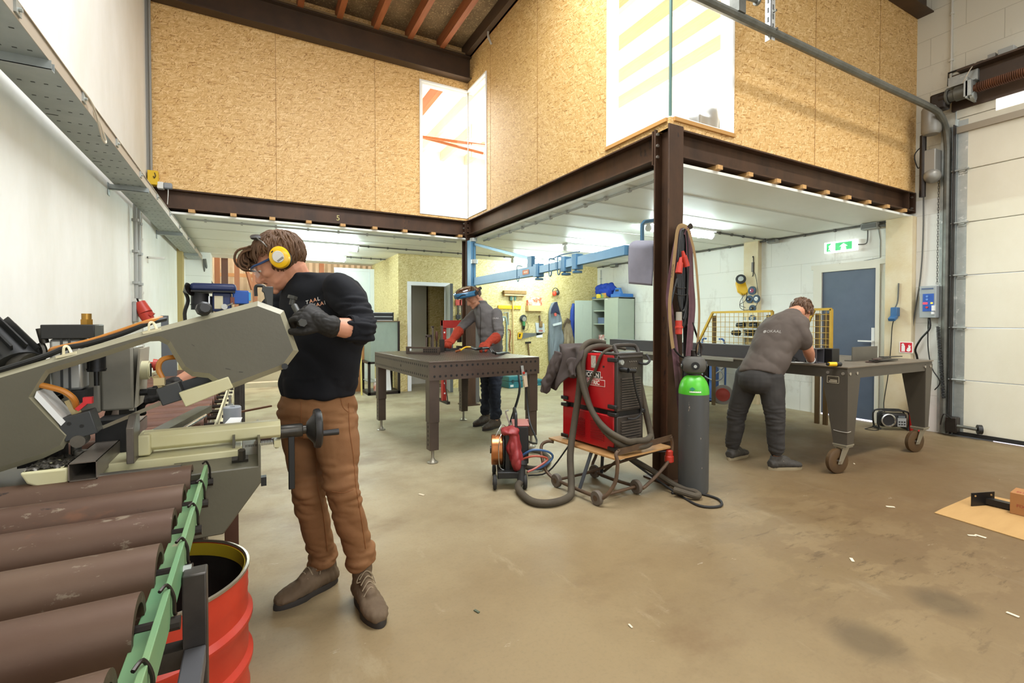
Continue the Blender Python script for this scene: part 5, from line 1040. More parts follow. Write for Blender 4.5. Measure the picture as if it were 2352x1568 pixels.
# trousers
tr = MB(); tr.loft([ring(at(729, 902, d=2.22), lt, F1, .168, .122), ring(at(729, 930, d=2.22), lt, F1, .182, .138), ring(at(729, 965, d=2.23), lt, F1, .186, .142), ring(at(729, 995, d=2.23), lt, F1, .165, .125)], 28)
for h, k_, a in ((LH, LK, LA), (RH, RK, RA)):
    limb(tr, [h + V((0, 0, -.01)), h.lerp(k_, .35), h.lerp(k_, .75), k_, k_.lerp(a, .35), k_.lerp(a, .75), a + V((0, 0, .055))], [.100, .092, .076, .072, .066, .060, .062], 20)
    tr.lathe([(.060, .0), (.068, .006), (.070, .04), (.062, .046)], a + V((0, 0, .012)), (k_ - a), n=20)
def trf(co, n):
    kn = min((co - LK).length, (co - RK).length); an = min((co - LA).length, (co - RA).length); k = max(0, 1 - kn / .2) + 1.3 * max(0, 1 - an / .22) + .5 * max(0, 1 - abs(co.z - .86) / .12)
    d = .008 * (abs(noise.noise(V((co.x * 7 + co.z * 6, co.y * 7, co.z * 8)))) * 2 - .5) + k * .015 * (abs(noise.noise(V((co.x * 8 + co.z * 10, co.y * 8, co.z * 26)))) * 2 - .45)
    return co + n * d
trousers = remeshed('trousers', tr, .007, RUSTP, per, 4, fn=trf)
SEAM = M('trouser_seam', '7a4a22', .8)
def seam(pts, r=.0022):
    tm = trousers.data; bv = BVHTree.FromPolygons([v.co for v in tm.vertices], [p.vertices for p in tm.polygons]); P, _ = spline(pts, 1, 10); out = []
    for p in P:
        d_ = (p - V((0, 0, EYE))).normalized(); h, n_, _, _ = bv.ray_cast(V((0, 0, EYE)), d_)
        if h is not None and (h - p).length < .5: out.append(h - d_ * .001)
    if len(out) > 2: obj('seam', MB().tube(out, r, n=5, k=1), SEAM, trousers)
seam([at(801, 925, d=2.1), at(803, 985, d=2.1), at(812, 1050, d=2.1), at(818, 1120, d=2.1), at(828, 1180, d=2.1), at(840, 1260, d=2.1)])
seam([at(762, 1128, d=2.1), at(790, 1131, d=2.1), at(812, 1123, d=2.1)], .0016); seam([at(782, 912, d=2.1), at(788, 935, d=2.1), at(800, 946, d=2.1)], .0018)
seam([at(726, 1060, d=2.1), at(730, 1120, d=2.1), at(742, 1180, d=2.1), at(752, 1265, d=2.1)]); seam([at(692, 922, d=2.1), at(692, 975, d=2.1), at(699, 1010, d=2.1)], .0016)
# boots
lh, ltoe = at(838, 1345, Z=0), at(852, 1399, Z=0); rh, rtoe = at(772, 1338, Z=0), at(636, 1404, Z=0)
add_shoe(per, 'boot', V((LA.x, LA.y, 0)) + (V((.10, -.80, 0))).normalized() * -.06, V((LA.x + .10, LA.y - .80, 0)), LA, BOOT, SOLE, .30, .118, .150, LACE)
dR = (rtoe - rh); dR.z = 0; dR.normalize()
add_shoe(per, 'boot', V((RA.x, RA.y, 0)) - dR * .07, V((RA.x, RA.y, 0)) + dR * .5, RA, BOOT, SOLE, .31, .118, .150, LACE)
# gloved hands
fL = (at(690, 712, d=1.80) - LW).normalized(); cL = [(.75, .9, .6), (.85, 1.0, .6), (.95, 1.0, .6), (1.0, 1.0, .6)]
g = MB(); add_hand(g, LW + fL * .005, fL, V((.1, -.85, .55)), -1, cL, 1.10, (.6, .5), 1.18, .12); aL = (LE - LW).normalized(); limb(g, [LW + aL * .016, LW + fL * .005, LW + fL * .04], [.044, .040, .036], 16)
remeshed('glove', g, .003, GLOVE, per, 2, fn=wrinkle(.0018, (45, 45, 45), 1))
fR = (at(318, 916, d=1.94) - RW).normalized(); cR = [(.35, .5, .3), (.45, .6, .4), (.55, .7, .4), (.6, .7, .4)]
g = MB(); add_hand(g, RW, fR, V((.15, -.35, .9)), 1, cR, 1.10, (.6, .4), 1.18, .10); aR = (RE - RW).normalized(); limb(g, [RW + aR * .016, RW + fR * .005, RW + fR * .04], [.044, .040, .036], 16)
remeshed('glove', g, .003, GLOVE, per, 2, fn=wrinkle(.0018, (45, 45, 45), 4))
# hair, brows, stubble
h = MB()
def cap(d):
    return V((d.x * .079, d.y * .100 - .022, d.z * .091 + .036))
def reg(d):   # hair line: front edge, off the face, down the nape
    if d.y > .30 and d.z < .64: return 0
    if d.y > -.02 and d.z < .34: return 0
    if d.z < -.50: return 0
    return (.55 if d.y > 0 else 1.0) if d.z < .6 else 1.1
hm = MB()
for i in range(900):
    a = random.uniform(0, 2 * pi); zz = random.uniform(-.5, 1); q = math.sqrt(1 - zz * zz); d = V((q * cos(a), q * sin(a), zz))
    if reg(d): hm.ell(hd + TH @ cap(d), random.uniform(.010, .016), n=6, m=4)
hairbase = remeshed('hair', hm, .005, HAIR, per, 2)
hairdo(h, hd, TH, 1.0, 620, .0048, .075, .10, reg)
for i in range(34):   # fringe curls over the forehead
    x = random.uniform(-.05, .05); a0 = V((x, .055 + random.uniform(-.02, .02), .105 + random.uniform(-.015, .01))); l = random.uniform(.6, 1.15); tw = random.uniform(-1, 1)
    h.tube([hd + TH @ p for p in (a0, a0 + V((0, .035 * l, .008)), a0 + V((.006 * tw, .062 * l, -.014)), a0 + V((.014 * tw, .068 * l, -.040 * l)), a0 + V((.018 * tw, .052 * l, -.058 * l)), a0 + V((.02 * tw, .045 * l, -.045 * l)))], [.0045, .005, .005, .0045, .003, .001], n=6, k=3)
obj('hair_locks', h, HAIR, hairbase, smooth=180)
def fpt(x, y, z): return hd + TH @ V((x, y, z))
bw = MB()
for x in (-1, 1): bw.tube([fpt(x * .014, .098, .034), fpt(x * .034, .097, .041), fpt(x * .056, .076, .033)], [.003, .0045, .002], n=6)
obj('eyebrow', bw, HAIR, per)
for x in (-1, 1):
    e = obj('eye', MB().ell(fpt(x * .031, .0735, .007), .0125, n=14, m=10), M('eye_white', 'd9d0c8', .3), per); obj('iris', MB().ell(fpt(x * .031, .0825, .003), (.0052, .0052, .0052), n=10, m=8), M('dark_iris', '2c211b', .2), e)
mst = MB()
for x in (-1, 1): mst.tube([fpt(x * .002, .1005, -.0465), fpt(x * .014, .097, -.048), fpt(x * .026, .086, -.058)], [.003, .004, .0015], n=6)
obj('moustache', mst, M('stubble_hair', '6b4630', .8), per)
# glasses
GF = M('blue_glasses_frame', '26436f', .35); GC = bpy.data.materials.new('clear_lens'); GC.use_nodes = True; b_ = GC.node_tree.nodes['Principled BSDF']; b_.inputs['Alpha'].default_value = .22; b_.inputs['Roughness'].default_value = .05; b_.inputs['Base Color'].default_value = (.9, .95, 1, 1)
gl = obj('safety_glasses', MB().tube([fpt(-.076, .02, .016), fpt(-.074, .055, .020), fpt(-.062, .088, .026), fpt(-.03, .108, .027), fpt(0, .112, .026), fpt(.03, .108, .027), fpt(.062, .088, .026), fpt(.074, .055, .020), fpt(.076, .02, .016)], [.004, .0045, .005, .004, .004, .004, .005, .0045, .004], n=8), GF, per)
obj('arm', MB().tube([fpt(-.074, .06, .020), fpt(-.079, .02, .016), fpt(-.083, -.02, .012)], .005, n=6), GF, gl); obj('arm', MB().tube([fpt(.074, .06, .020), fpt(.080, .02, .016), fpt(.084, -.02, .012)], .005, n=6), GF, gl)
obj('lens', MB().grid(lambda a, b: fpt(-.066 + .132 * a, .110 - .55 * (a - .5) ** 2 * .16 - .012 * abs(a - .5) + .003 * sin(pi * a), .026 - .046 * b), 24, 6), GC, gl, smooth=180)
# ear defenders
ed = obj('ear_defenders', MB().tube([fpt(.080, -.02, .01)] + [fpt(.100 * cos(a), .018 * sin(a) - .02 * (1 - sin(a)), .045 + .106 * sin(a)) for a in [R(q) for q in range(20, 161, 10)]] + [fpt(-.080, -.02, .01)], .0026, n=6), M('steel_wire', '8c8a84', .3, .9), per)
obj('headband_pad', MB().tube([fpt(.100 * cos(a), .008, .046 + .096 * sin(a)) for a in [R(q) for q in range(45, 136, 10)]], [.026] * 10, n=10, flat=.25, up=(0, 0, 1)), M('headband_black', '26221f', .5), ed)
obj('wire', MB().tube([fpt(.100, -.05, .02), fpt(.104, -.042, .06), fpt(.094, -.022, .11), fpt(.07, .0, .148)], .0024, n=6), MT['steel_wire'], ed)
for x in (-1, 1):
    cpos = fpt(x * .094, -.030, -.004); ax = TH @ V((x, 0, 0)); cr = obj('ear_cup', MB().lathe([(.030, -.004), (.040, .0), (.042, .012), (.038, .026), (.026, .034), (0, .036)], cpos - ax * .008, ax, n=32, sx=1.16, xdir=TH @ V((0, -.25, 1))), EARY, ed)
    obj('cushion', MB().lathe([(.026, -.018), (.040, -.016), (.043, -.008), (.040, 0), (.03, 0)], cpos - ax * .008, ax, n=32, sx=1.15, xdir=TH @ V((0, -.25, 1)), ring=True), BLACK, cr)
    obj('silver_label', MB().lathe([(.024, .0), (.022, .0045), (0, .005)], cpos + ax * .0262, (ax + TH @ V((0, -.1, -.1))), n=24, sx=1.1, xdir=TH @ V((0, -.25, 1))), M('silver_foil', 'cfcdc6', .3, .4), cr)
    obj('label_stripe', MB().bar(cpos + ax * .0318 + TH @ V((0, -.016, -.012)), cpos + ax * .0318 + TH @ V((0, .012, -.016)), .008, .002, ax), M('stripe_grey', '85847f', .4), cr)
    obj('mark', MB().bar(cpos + ax * .0225 + TH @ V((0, .004, .031)), cpos + ax * .0225 + TH @ V((0, .014, .029)), .006, .006, ax), BLACK, cr)
# ------------------------------------------------------------------ welding table
BRN = M('phosphated_steel', '4f443c', .36, .5, var=('5f5248', 4, .25))
HOLE = M('bore_shadow', '0d0c0b', .6)
TP = V((1.385, 4.063, 0)); TA = R(3.3); EX = V((cos(TA), sin(TA), 0)); EY = V((-sin(TA), cos(TA), 0)); TW, TL, TZ = 1.19, 1.68, .92
def tp(x, y, z): return TP + EX * x + EY * y + V((0, 0, z))
RT = Matrix((EX, EY, V((0, 0, 1)))).transposed()
wt = thing('welding_table', 'heavy dark steel welding table with rows of round holes and four legs', 'welding table', tp(.6, .84, 0))
def tbox(mb, a, b): a = V(a); b = V(b); c = (a + b) / 2; return mb.box(tp(*c), b - a, RT)
top = obj('tabletop', tbox(MB(), (0, 0, TZ - .018), (TW, TL, TZ)), BRN, wt, bev=.003)
sk = MB(); tbox(sk, (0, 0, TZ - .17), (TW, .015, TZ - .018)); tbox(sk, (0, TL - .015, TZ - .17), (TW, TL, TZ - .018)); tbox(sk, (0, .015, TZ - .17), (.015, TL - .015, TZ - .018)); tbox(sk, (TW - .015, .015, TZ - .17), (TW, TL - .015, TZ - .018))
ap = obj('apron', sk, BRN, wt)
h = MB()
for i in range(21):
    x = .05 + i * (TW - .1) / 20
    for z in (TZ - .045, TZ - .135): h.cyl(tp(x, -.0006, z), tp(x, .0005, z), .0115, n=16)
for i in range(31):
    y = .05 + i * (TL - .1) / 30
    for z in (TZ - .045, TZ - .135): h.cyl(tp(-.0006, y, z), tp(.0005, y, z), .0115, n=14)
h.cyl(tp(-.001, TL * .45, TZ - .09), tp(.0, TL * .45, TZ - .09), .014, n=16)
obj('hole_pattern', h, HOLE, ap)['kind'] = 'stuff'
h = MB()
for i in range(23):
    for j in range(32): h.cyl(tp(.05 + i * (TW - .1) / 22, .05 + j * (TL - .1) / 31, TZ), tp(.05 + i * (TW - .1) / 22, .05 + j * (TL - .1) / 31, TZ + .0004), .0105, n=10)
obj('hole_pattern', h, HOLE, top)['kind'] = 'stuff'
gl_ = MB(); tbox(gl_, (.15, -.0007, TZ - .0905), (TW - .25, 0, TZ - .0895)); tbox(gl_, (-.0007, .2, TZ - .0905), (0, TL - .3, TZ - .0895)); obj('scribe_line', gl_, M('scribe', '6a5f57', .4, .6), ap)
for x, y in ((.055, .06), (TW - .06, .06), (.055, TL - .06), (TW - .06, TL - .06)):
    l = obj('leg', tbox(tbox(MB(), (x - .048, y - .048, .37), (x + .048, y + .048, TZ - .10)), (x - .043, y - .043, .12), (x + .043, y + .043, .37)), BRN, wt, bev=.003)
    for k in range(6): obj('adjusting_hole', tbox(MB(), (x - .0437, y - .008, .16 + .04 * k), (x - .0428, y + .008, .18 + .04 * k)), HOLE, l)
    obj('foot', MB().lathe([(.048, 0), (.05, .008), (.03, .018), (.018, .04), (.014, .05), (.014, .12)], tp(x, y, 0), n=20), M('zinc_foot', '8d8778', .4, .6), l)
# things lying on it
PB = BRN
t = thing('clamping_square', 'perforated dark clamping bar lying on the welding table at the left', 'clamping bar', tp(.15, 1.2, TZ))
a, b = at(934, 812, Z=TZ), at(1010, 814, Z=TZ); d_ = (b - a).normalized(); n_ = V((-d_.y, d_.x, 0)); L_ = (b - a).length
obj('plate', MB().bar(a + V((0, 0, .012)), b + V((0, 0, .012)), .03, .024).bar(a + V((0, 0, .07)), b + V((0, 0, .07)), .03, .02).bar(a + V((0, 0, .04)), a + d_ * .03 + V((0, 0, .04)), .03, .06).bar(a + d_ * (L_ * .52) + V((0, 0, .04)), b + V((0, 0, .04)), .03, .06), PB, t, bev=.002)
hp = MB()
for i in range(7):
    for z in (.03, .052): q = a + d_ * (L_ * (.56 + .06 * i)) + V((0, 0, z)); hp.cyl(q - n_ * .0155, q - n_ * .0148, .009, n=12)
obj('hole_pattern', hp, HOLE, t)['kind'] = 'stuff'
t = thing('clamping_square', 'upright slotted steel stop standing on the welding table behind the clamping bar', 'stop', at(985, 800, Z=TZ))
p = at(985, 807, Z=TZ); obj('plate', MB().span(p + V((-.04, -.01, 0)), p + V((-.022, .01, .19))).span(p + V((.022, -.01, 0)), p + V((.04, .01, .20))).span(p + V((-.04, -.01, .17)), p + V((.04, .01, .20))), PB, t, bev=.002); obj('foot', MB().span(p + V((-.045, -.03, 0)), p + V((.045, .03, .02))), PB, t)
t = thing('bar_clamp', 'tall thin steel bar clamp standing upright on the welding table', 'clamp', at(991, 797, Z=TZ)); p = at(994, 808, Z=TZ)
obj('bar', MB().span(p + V((-.008, -.012, 0)), p + V((.008, .012, .30))), PB, t); obj('hook', MB().span(p + V((-.02, -.012, .285)), p + V((.012, .012, .305))), PB, t)
t = thing('screw_clamp', 'screw clamp with dark wooden grip standing on the welding table', 'clamp', at(1003, 797, Z=TZ)); p = at(1003, 808, Z=TZ)
obj('grip', MB().lathe([(.010, 0), (.017, .03), (.019, .08), (.014, .11), (.0, .115)], p + V((0, 0, .13)), n=12), M('dark_wood_grip', '4a2a1a', .5), t); obj('spindle', MB().cyl(p, p + V((0, 0, .14)), .008), DKSTEEL, t); obj('jaw', MB().span(p + V((-.03, -.02, .02)), p + V((.03, .02, .055))), PB, t)
t = thing('bar_clamp', 'second dark bar clamp standing nearer the red glove', 'clamp', at(1014, 797, Z=TZ)); p = at(1015, 808, Z=TZ)
obj('bar', MB().span(p + V((-.012, -.01, 0)), p + V((.012, .01, .31))), PB, t); obj('arm', MB().span(p + V((-.028, -.014, 0)), p + V((.028, .014, .15))), DKSTEEL, t, bev=.003)
t = thing('steel_frame_part', 'low black box section workpiece between the red gloves', 'workpiece', at(1030, 800, Z=TZ)); a = at(1016, 806, Z=TZ); b = at(1060, 806, Z=TZ)
obj('tube', MB().bar(a + V((0, 0, .02)), a + V((.10, .02, .02)), .04, .04).bar(a + V((.0, .02, .02)), b + V((0, .08, .02)), .04, .03), BLACK, t); obj('magnet', MB().span(b + V((-.03, .05, .03)), b + V((.03, .1, .06))), DKSTEEL, t)
t = thing('welding_torch', 'welding torch with copper nozzle and yellow neck held over the table', 'welding torch', at(1060, 808, Z=TZ))
pz = [at(1046, 807, Z=TZ + .015), at(1058, 804, Z=TZ + .03), at(1070, 797, Z=TZ + .055), at(1084, 797, Z=TZ + .06)]
obj('neck', MB().tube(pz[1:], .010), YEL, t); obj('nozzle', MB().cyl(pz[0], pz[1], .012, .014), M('copper', 'a0613f', .35, .8), t); obj('handle', MB().tube([pz[3], at(1092, 801, Z=TZ + .06), at(1106, 800, Z=TZ + .07)], .016), BLACK, t)
obj('cable', MB().tube([at(1106, 800, Z=TZ + .07), at(1125, 800, Z=TZ + .06), at(1138, 812, Z=TZ + .03), V((2.72, 5.0, .88)), V((2.70, 4.75, .55)), V((2.48, 4.55, .22)), V((2.15, 4.1, .05)), V((1.98, 3.7, .10)), V((1.86, 3.45, .30))], .014), BLACK, t)
t = thing('earth_clamp', 'steel earth clamp hanging on the welding table edge with a black cable', 'earth clamp', at(1190, 850, Y=4.1))
p = tp(.985, -.012, .80); obj('jaw', MB().bar(p + V((-.012, 0, .04)), p + V((.004, -.006, -.10)), .028, .012, (0, 1, 0)).bar(p + V((.02, -.01, -.03)), p + V((.03, -.012, -.17)), .03, .014, (0, 1, 0)), GALV, t, bev=.002); obj('grip', MB().bar(p + V((.012, -.008, -.06)), p + V((.026, -.012, -.17)), .036, .02, (0, 1, 0)), M('clamp_cream', 'c9b79a', .5), t); obj('pivot', MB().cyl(p + V((.0, -.02, -.03)), p + V((.0, .01, -.03)), .012), RED, t)
obj('cable', MB().tube([p + V((.028, -.012, -.17)), p + V((.03, -.03, -.32)), p + V((-.01, -.15, -.50)), p + V((-.12, -.45, -.62)), (1.86, 3.42, .36), (1.84, 3.36, .30)], .009), BLACK, t)

# ------------------------------------------------------------------ wire feeder
fx = V((1.775, 3.33, 0)); t = thing('wire_feeder', 'low wheeled wire feeder with copper wire spool and red cover near the table', 'wire feeder', fx)
AX = V((.90, -.43, 0)).normalized(); AY = V((.43, .90, 0)).normalized(); RF_ = Matrix((AX, AY, V((0, 0, 1)))).transposed()
def fp(x, y, z): return fx + AX * x + AY * y + V((0, 0, z))
REDM = M('machine_red', 'b3161b', .3, var=('9d1217', 3, .2)); DRED = M('dull_red_vinyl', '8f2a2a', .5, var=('7a2022', 9, .3), bump=(25, .004))
obj('base', MB().box(fp(.02, 0, .11), (.20, .34, .05), RF_), BLACK, t, bev=.006)
for x in (-.10, .13):
    for y in (-.15, .17):
        wh = obj('wheel', MB().lathe([(.02, -.014), (.05, -.014), (.056, -.006), (.056, .006), (.05, .014), (.02, .014)], fp(x, y, .056), AX, n=22), RUBBER, t); obj('hub', MB().cyl(fp(x, y, .056) - AX * .017, fp(x, y, .056) + AX * .017, .022), M('dark_hub', '4a4640', .5), wh)
CU = M('copper_wire', 'c07f52', .28, .9, var=('a96a3f', 40, .3), stretch=(8, .3, .3))
sp_ = obj('wire_spool', MB().lathe([(.02, 0), (.112, 0), (.118, .006), (.118, .084), (.112, .09), (.02, .09)], fp(-.125, .0, .265), AX, n=44), CU, t); obj('spool_flange', MB().lathe([(.02, 0), (.14, 0), (.14, .006), (.02, .006)], fp(-.034, 0, .265), AX, n=40, ring=True), BLACK, sp_); obj('hub', MB().cyl(fp(-.135, 0, .265), fp(-.12, 0, .265), .03), BLACK, sp_)
obj('spool_guard', MB().prism([(.15 * cos(R(q)), .15 * sin(R(q))) for q in range(-100, 101, 20)] + [(-.10, .15), (-.10, -.14)], fp(-.02, 0, .265), AY, (0, 0, 1), .04), BLACK, t, bev=.004)
obj('housing', MB().box(fp(.11, .10, .30), (.12, .24, .30), RF_), BLACK, t, bev=.01); obj('housing_panel', MB().box(fp(.12, .215, .31), (.14, .02, .30), RF_).box(fp(.11, .10, .455), (.13, .24, .012), RF_), M('pinkish_worn_red', 'a66a62', .45), t, bev=.004)
remeshed('cover', MB().ell(fp(.045, -.05, .30), (.06, .10, .13), RF_).ell(fp(.07, -.11, .21), (.05, .08, .09), RF_).ell(fp(.02, -.03, .42), (.07, .12, .03), RF_), .008, DRED, t, 3, fn=wrinkle(.012, (16, 16, 10), 3))
obj('handle', MB().tube([fp(.07, -.02, .44), fp(.07, .0, .53), fp(.07, .05, .55), fp(.07, .22, .55), fp(.07, .25, .52), fp(.07, .25, .42)], .012), BLACK, t)
obj('wire_loop', MB().tube([fp(-.03, -.05, .42), fp(-.06, -.10, .38), fp(-.07, -.12, .28), fp(-.06, -.11, .16), fp(-.02, -.10, .13)], .0035).tube([fp(-.02, .0, .41), fp(-.06, -.03, .43), fp(-.09, -.04, .38)], .003).tube([fp(0, .03, .43), fp(-.04, .0, .46), fp(-.08, -.02, .40)], .003), CHROME, t)
obj('torch_hook', MB().tube([fp(.03, .05, .44), fp(.0, .04, .52), fp(-.01, .03, .56), fp(.01, .02, .57)], .007), GALV, t)
obj('blue_hose', MB().tube([fp(.12, -.02, .22), fp(.20, -.05, .27), fp(.32, -.03, .25), fp(.36, -.02, .20), fp(.28, -.05, .14), fp(.16, -.10, .12)], .009), M('blue_hose', '3d5d86', .4), t); obj('red_hose', MB().tube([fp(.12, -.05, .20), fp(.20, -.08, .23), fp(.29, -.06, .215), fp(.31, -.06, .19), fp(.22, -.09, .14), fp(.15, -.12, .12)], .008), M('red_hose', 'a24a35', .4), t)
obj('connector', MB().cyl(fp(.10, -.12, .19), fp(.10, -.17, .06), .036, .03).cyl(fp(.10, -.115, .20), fp(.10, -.13, .17), .05), RUBBER, t)

# ------------------------------------------------------------------ welder on its cart
CA = R(5.5); CP = V((2.20, 2.535, 0)); CX_ = V((cos(CA), sin(CA), 0)); CY_ = V((-sin(CA), cos(CA), 0)); RC = Matrix((CX_, CY_, V((0, 0, 1)))).transposed()
def cp_(x, y, z): return CP + CX_ * x + CY_ * y + V((0, 0, z))
def cbox(mb, a, b): a = V(a); b = V(b); return mb.box(cp_(*((a + b) / 2)), b - a, RC)
CART = M('rusty_tube_frame', '4b3d31', .55, .4, var=('6a513a', 9, .25)); PLY = M('chipboard', 'b88d5a', .6, var=('a27845', 14, .25))
ct = thing('welder_cart', 'rusty tubular steel cart with a wooden board under the red welder', 'cart', cp_(.3, .3, 0))
BZ = .33
obj('board', cbox(MB(), (.0, .0, BZ - .012), (.60, .74, BZ)), PLY, ct)
r_ = .013; wx0, wx1, wy0, wy1 = -.09, .31, .09, .53
obj('side_frame', MB().tube([cp_(.02, .70, BZ - .03), cp_(-.02, .74, BZ - .03), cp_(-.07, .75, BZ - .07), cp_(-.11, .66, .13), cp_(-.10, .58, .07), cp_(wx0, wy1 - .05, .055), cp_(wx0, wy0 + .05, .055), cp_(wx0 + .01, .04, .065), cp_(-.02, -.01, .17), cp_(.0, -.015, .30), cp_(.0, .0, BZ + .03), cp_(.03, .0, BZ + .055)], r_, n=10), CART, ct)
obj('side_frame', MB().tube([cp_(.58, .70, BZ - .03), cp_(.56, .72, BZ - .06), cp_(.45, .65, .15), cp_(wx1, wy1, .055), cp_(wx1, wy0, .055), cp_(wx1 + .06, .04, .07), cp_(.56, .0, .22), cp_(.60, -.005, .34), cp_(.58, -.005, BZ + .075)], r_, n=10), CART, ct)
obj('front_bar', MB().bar(cp_(.01, -.006, BZ + .045), cp_(.59, -.006, BZ + .07), .006, .042), CART, ct)
for y in (wy0, wy1): obj('axle', MB().cyl(cp_(wx0, y, .055), cp_(wx1, y, .055), .011), CART, ct)
for x in (wx0, wx1):
    for y in (wy0, wy1):
        wh = obj('wheel', MB().lathe([(.015, -.018), (.046, -.018), (.052, -.010), (.052, .010), (.046, .018), (.015, .018)], cp_(x, y, .053), CX_, n=24), M('grey_castor', '5d5348', .6), ct); obj('hub', MB().cyl(cp_(x, y, .053) - CX_ * .021, cp_(x, y, .053) + CX_ * .021, .02), CART, wh)
for x, y, x2 in ((wx0, .27, .03), (wx1, .45, .33)): obj('upright', MB().bar(cp_(x, y, .06), cp_(x2, y, BZ - .012), .028, .008, CX_), M('blue_grey_bar', '45484c', .5, .4), ct)
for p_, q_ in (((.58, .05, BZ - .02), (.20, .5, .07)), ((.10, .05, BZ - .02), (.34, .45, .07))): obj('brace', MB().cyl(cp_(*p_), cp_(*q_), .011), CART, ct)

wd = thing('welding_machine', 'red and black welding machine standing on the rusty cart', 'welding machine', cp_(.24, .4, .36))
WB = M('machine_black', '2a2623', .45, var=('3c342c', 8, .25), spots=('6b5c48', 14, .68)); x0, x1, y0_, y1_ = .085, .375, .075, .665; zb0 = .345; zt1 = 1.035
lo = obj('cooler_unit', cbox(MB(), (x0, y0_ + .03, zb0), (x1, y1_, .595)), REDM, wd, bev=.008, label='lower red cooler unit')
up_ = obj('power_unit', cbox(MB(), (x0, y0_ + .03, .632), (x1, y1_, zt1)), REDM, wd, bev=.008, label='upper red power unit')
obj('front_panel', cbox(MB(), (x0 + .004, y0_, .632), (x1 - .012, y0_ + .03, zt1)), WB, up_, bev=.006); obj('front_panel', cbox(MB(), (x0 + .004, y0_, zb0), (x1 - .012, y0_ + .03, .595)), WB, lo, bev=.006)
lv = MB()
for i in range(13): z = .655 + .0175 * i; lv.bar(cp_(x0 + .04, y0_ - .006, z), cp_(x1 - .05, y0_ - .006, z), .014, .006)
obj('louvre', lv, M('dusty_black', '4a4138', .6), up_)
lv = MB()
for i in range(10): z = .375 + .02 * i; lv.bar(cp_(x0 + .04, y0_ - .006, z), cp_(x1 - .05, y0_ - .006, z), .014, .006)
obj('louvre', lv, MT['dusty_black'], lo)
for y in (.20, .40):
    sv = MB()
    for i in range(9): z = .40 + .016 * i; sv.bar(cp_(x0 - .002, y, z), cp_(x0 - .002, y + .14, z), .006, .006)
    obj('side_louvre', sv, M('louvre_red', '8f1418', .35), lo)
gap = obj('spacer', cbox(MB(), (x0 + .02, y0_ + .02, .595), (x1 - .02, y1_ - .02, .632)), BLACK, wd)
for y in (y0_ + .0, y1_ - .07):
    for z in (.595, .650, zb0): obj('corner_foot', cbox(MB(), (x0 - .014, y, z), (x0 + .02, y + .08, z + .028)), BLACK, wd, bev=.005)
obj('corner_foot', cbox(MB(), (x0 - .008, y0_, .985), (x0 + .02, y0_ + .09, 1.015)), BLACK, wd, bev=.005); obj('corner_foot', cbox(MB(), (x1 - .03, y0_ - .01, .60), (x1 + .006, y0_ + .06, .628)), BLACK, wd, bev=.005)
obj('handle', MB().tube([cp_(x0 + .03, y0_ + .02, zt1), cp_(x0 + .03, y0_ + .05, zt1 + .05), cp_(x0 + .05, y0_ + .06, zt1 + .065), cp_(x1 - .07, y0_ + .06, zt1 + .065), cp_(x1 - .03, y0_ + .05, zt1 + .045), cp_(x1 - .03, y0_ + .03, zt1)], .015, n=10), WB, up_); obj('top_cap', cbox(MB(), (x0, y0_, zt1 - .003), (x1 - .01, y0_ + .13, zt1 + .015)), WB, up_, bev=.006); obj('handle_bar', MB().tube([cp_(x0 + .02, y0_ - .005, 1.02), cp_(x0 + .05, y0_ - .015, 1.02), cp_(x1 - .06, y0_ - .015, 1.02), cp_(x1 - .03, y0_, 1.015)], .008), WB, up_)
k = MB()
for i in range(4):
    for j in range(2): k.cyl(cp_(x0 + .13 + .022 * i, y0_ + .0, .985 - .05 * j), cp_(x0 + .13 + .022 * i, y0_ - .004, .985 - .05 * j), .0045, n=8)
obj('socket_dots', k, M('dot_grey', '8a8578', .5), up_)
obj('knob', MB().cyl(cp_(x0 + .035, y0_, .985), cp_(x0 + .035, y0_ - .02, .985), .018), GALV, up_); obj('plug', MB().cyl(cp_(x0 + .04, y0_, .935), cp_(x0 + .05, y0_ - .06, .93), .018).cyl(cp_(x0 + .05, y0_ - .06, .93), cp_(x0 + .11, y0_ - .07, .925), .016), BLACK, up_)
obj('front_cable', MB().tube([cp_(x0 + .10, y0_ - .06, .92), cp_(x0 + .12, y0_ - .05, .86), cp_(x0 + .15, y0_ - .05, .76), cp_(x0 + .20, y0_ - .045, .66), cp_(x0 + .20, y0_ - .04, .60), cp_(x0 + .14, y0_ - .04, .575), cp_(x0 + .09, y0_ - .02, .58)], .008), RUBBER, up_); obj('side_loop', MB().tube([cp_(x1 - .06, y0_, .97), cp_(x1 - .03, y0_ - .04, .965), cp_(x1 + .01, y0_ - .04, .99), cp_(x1 + .02, y0_, 1.03)], .009), RUBBER, up_)
obj('rating_label', cbox(MB(), (x0 - .002, y0_ + .21, .93), (x0, y0_ + .26, 1.02)), M('label_grey', 'c9c3b5', .5, var=('8a867c', 60, .2)), up_); obj('screw', MB().cyl(cp_(x0, y0_ + .13, .945), cp_(x0 - .004, y0_ + .13, .945), .008), BLACK, up_)
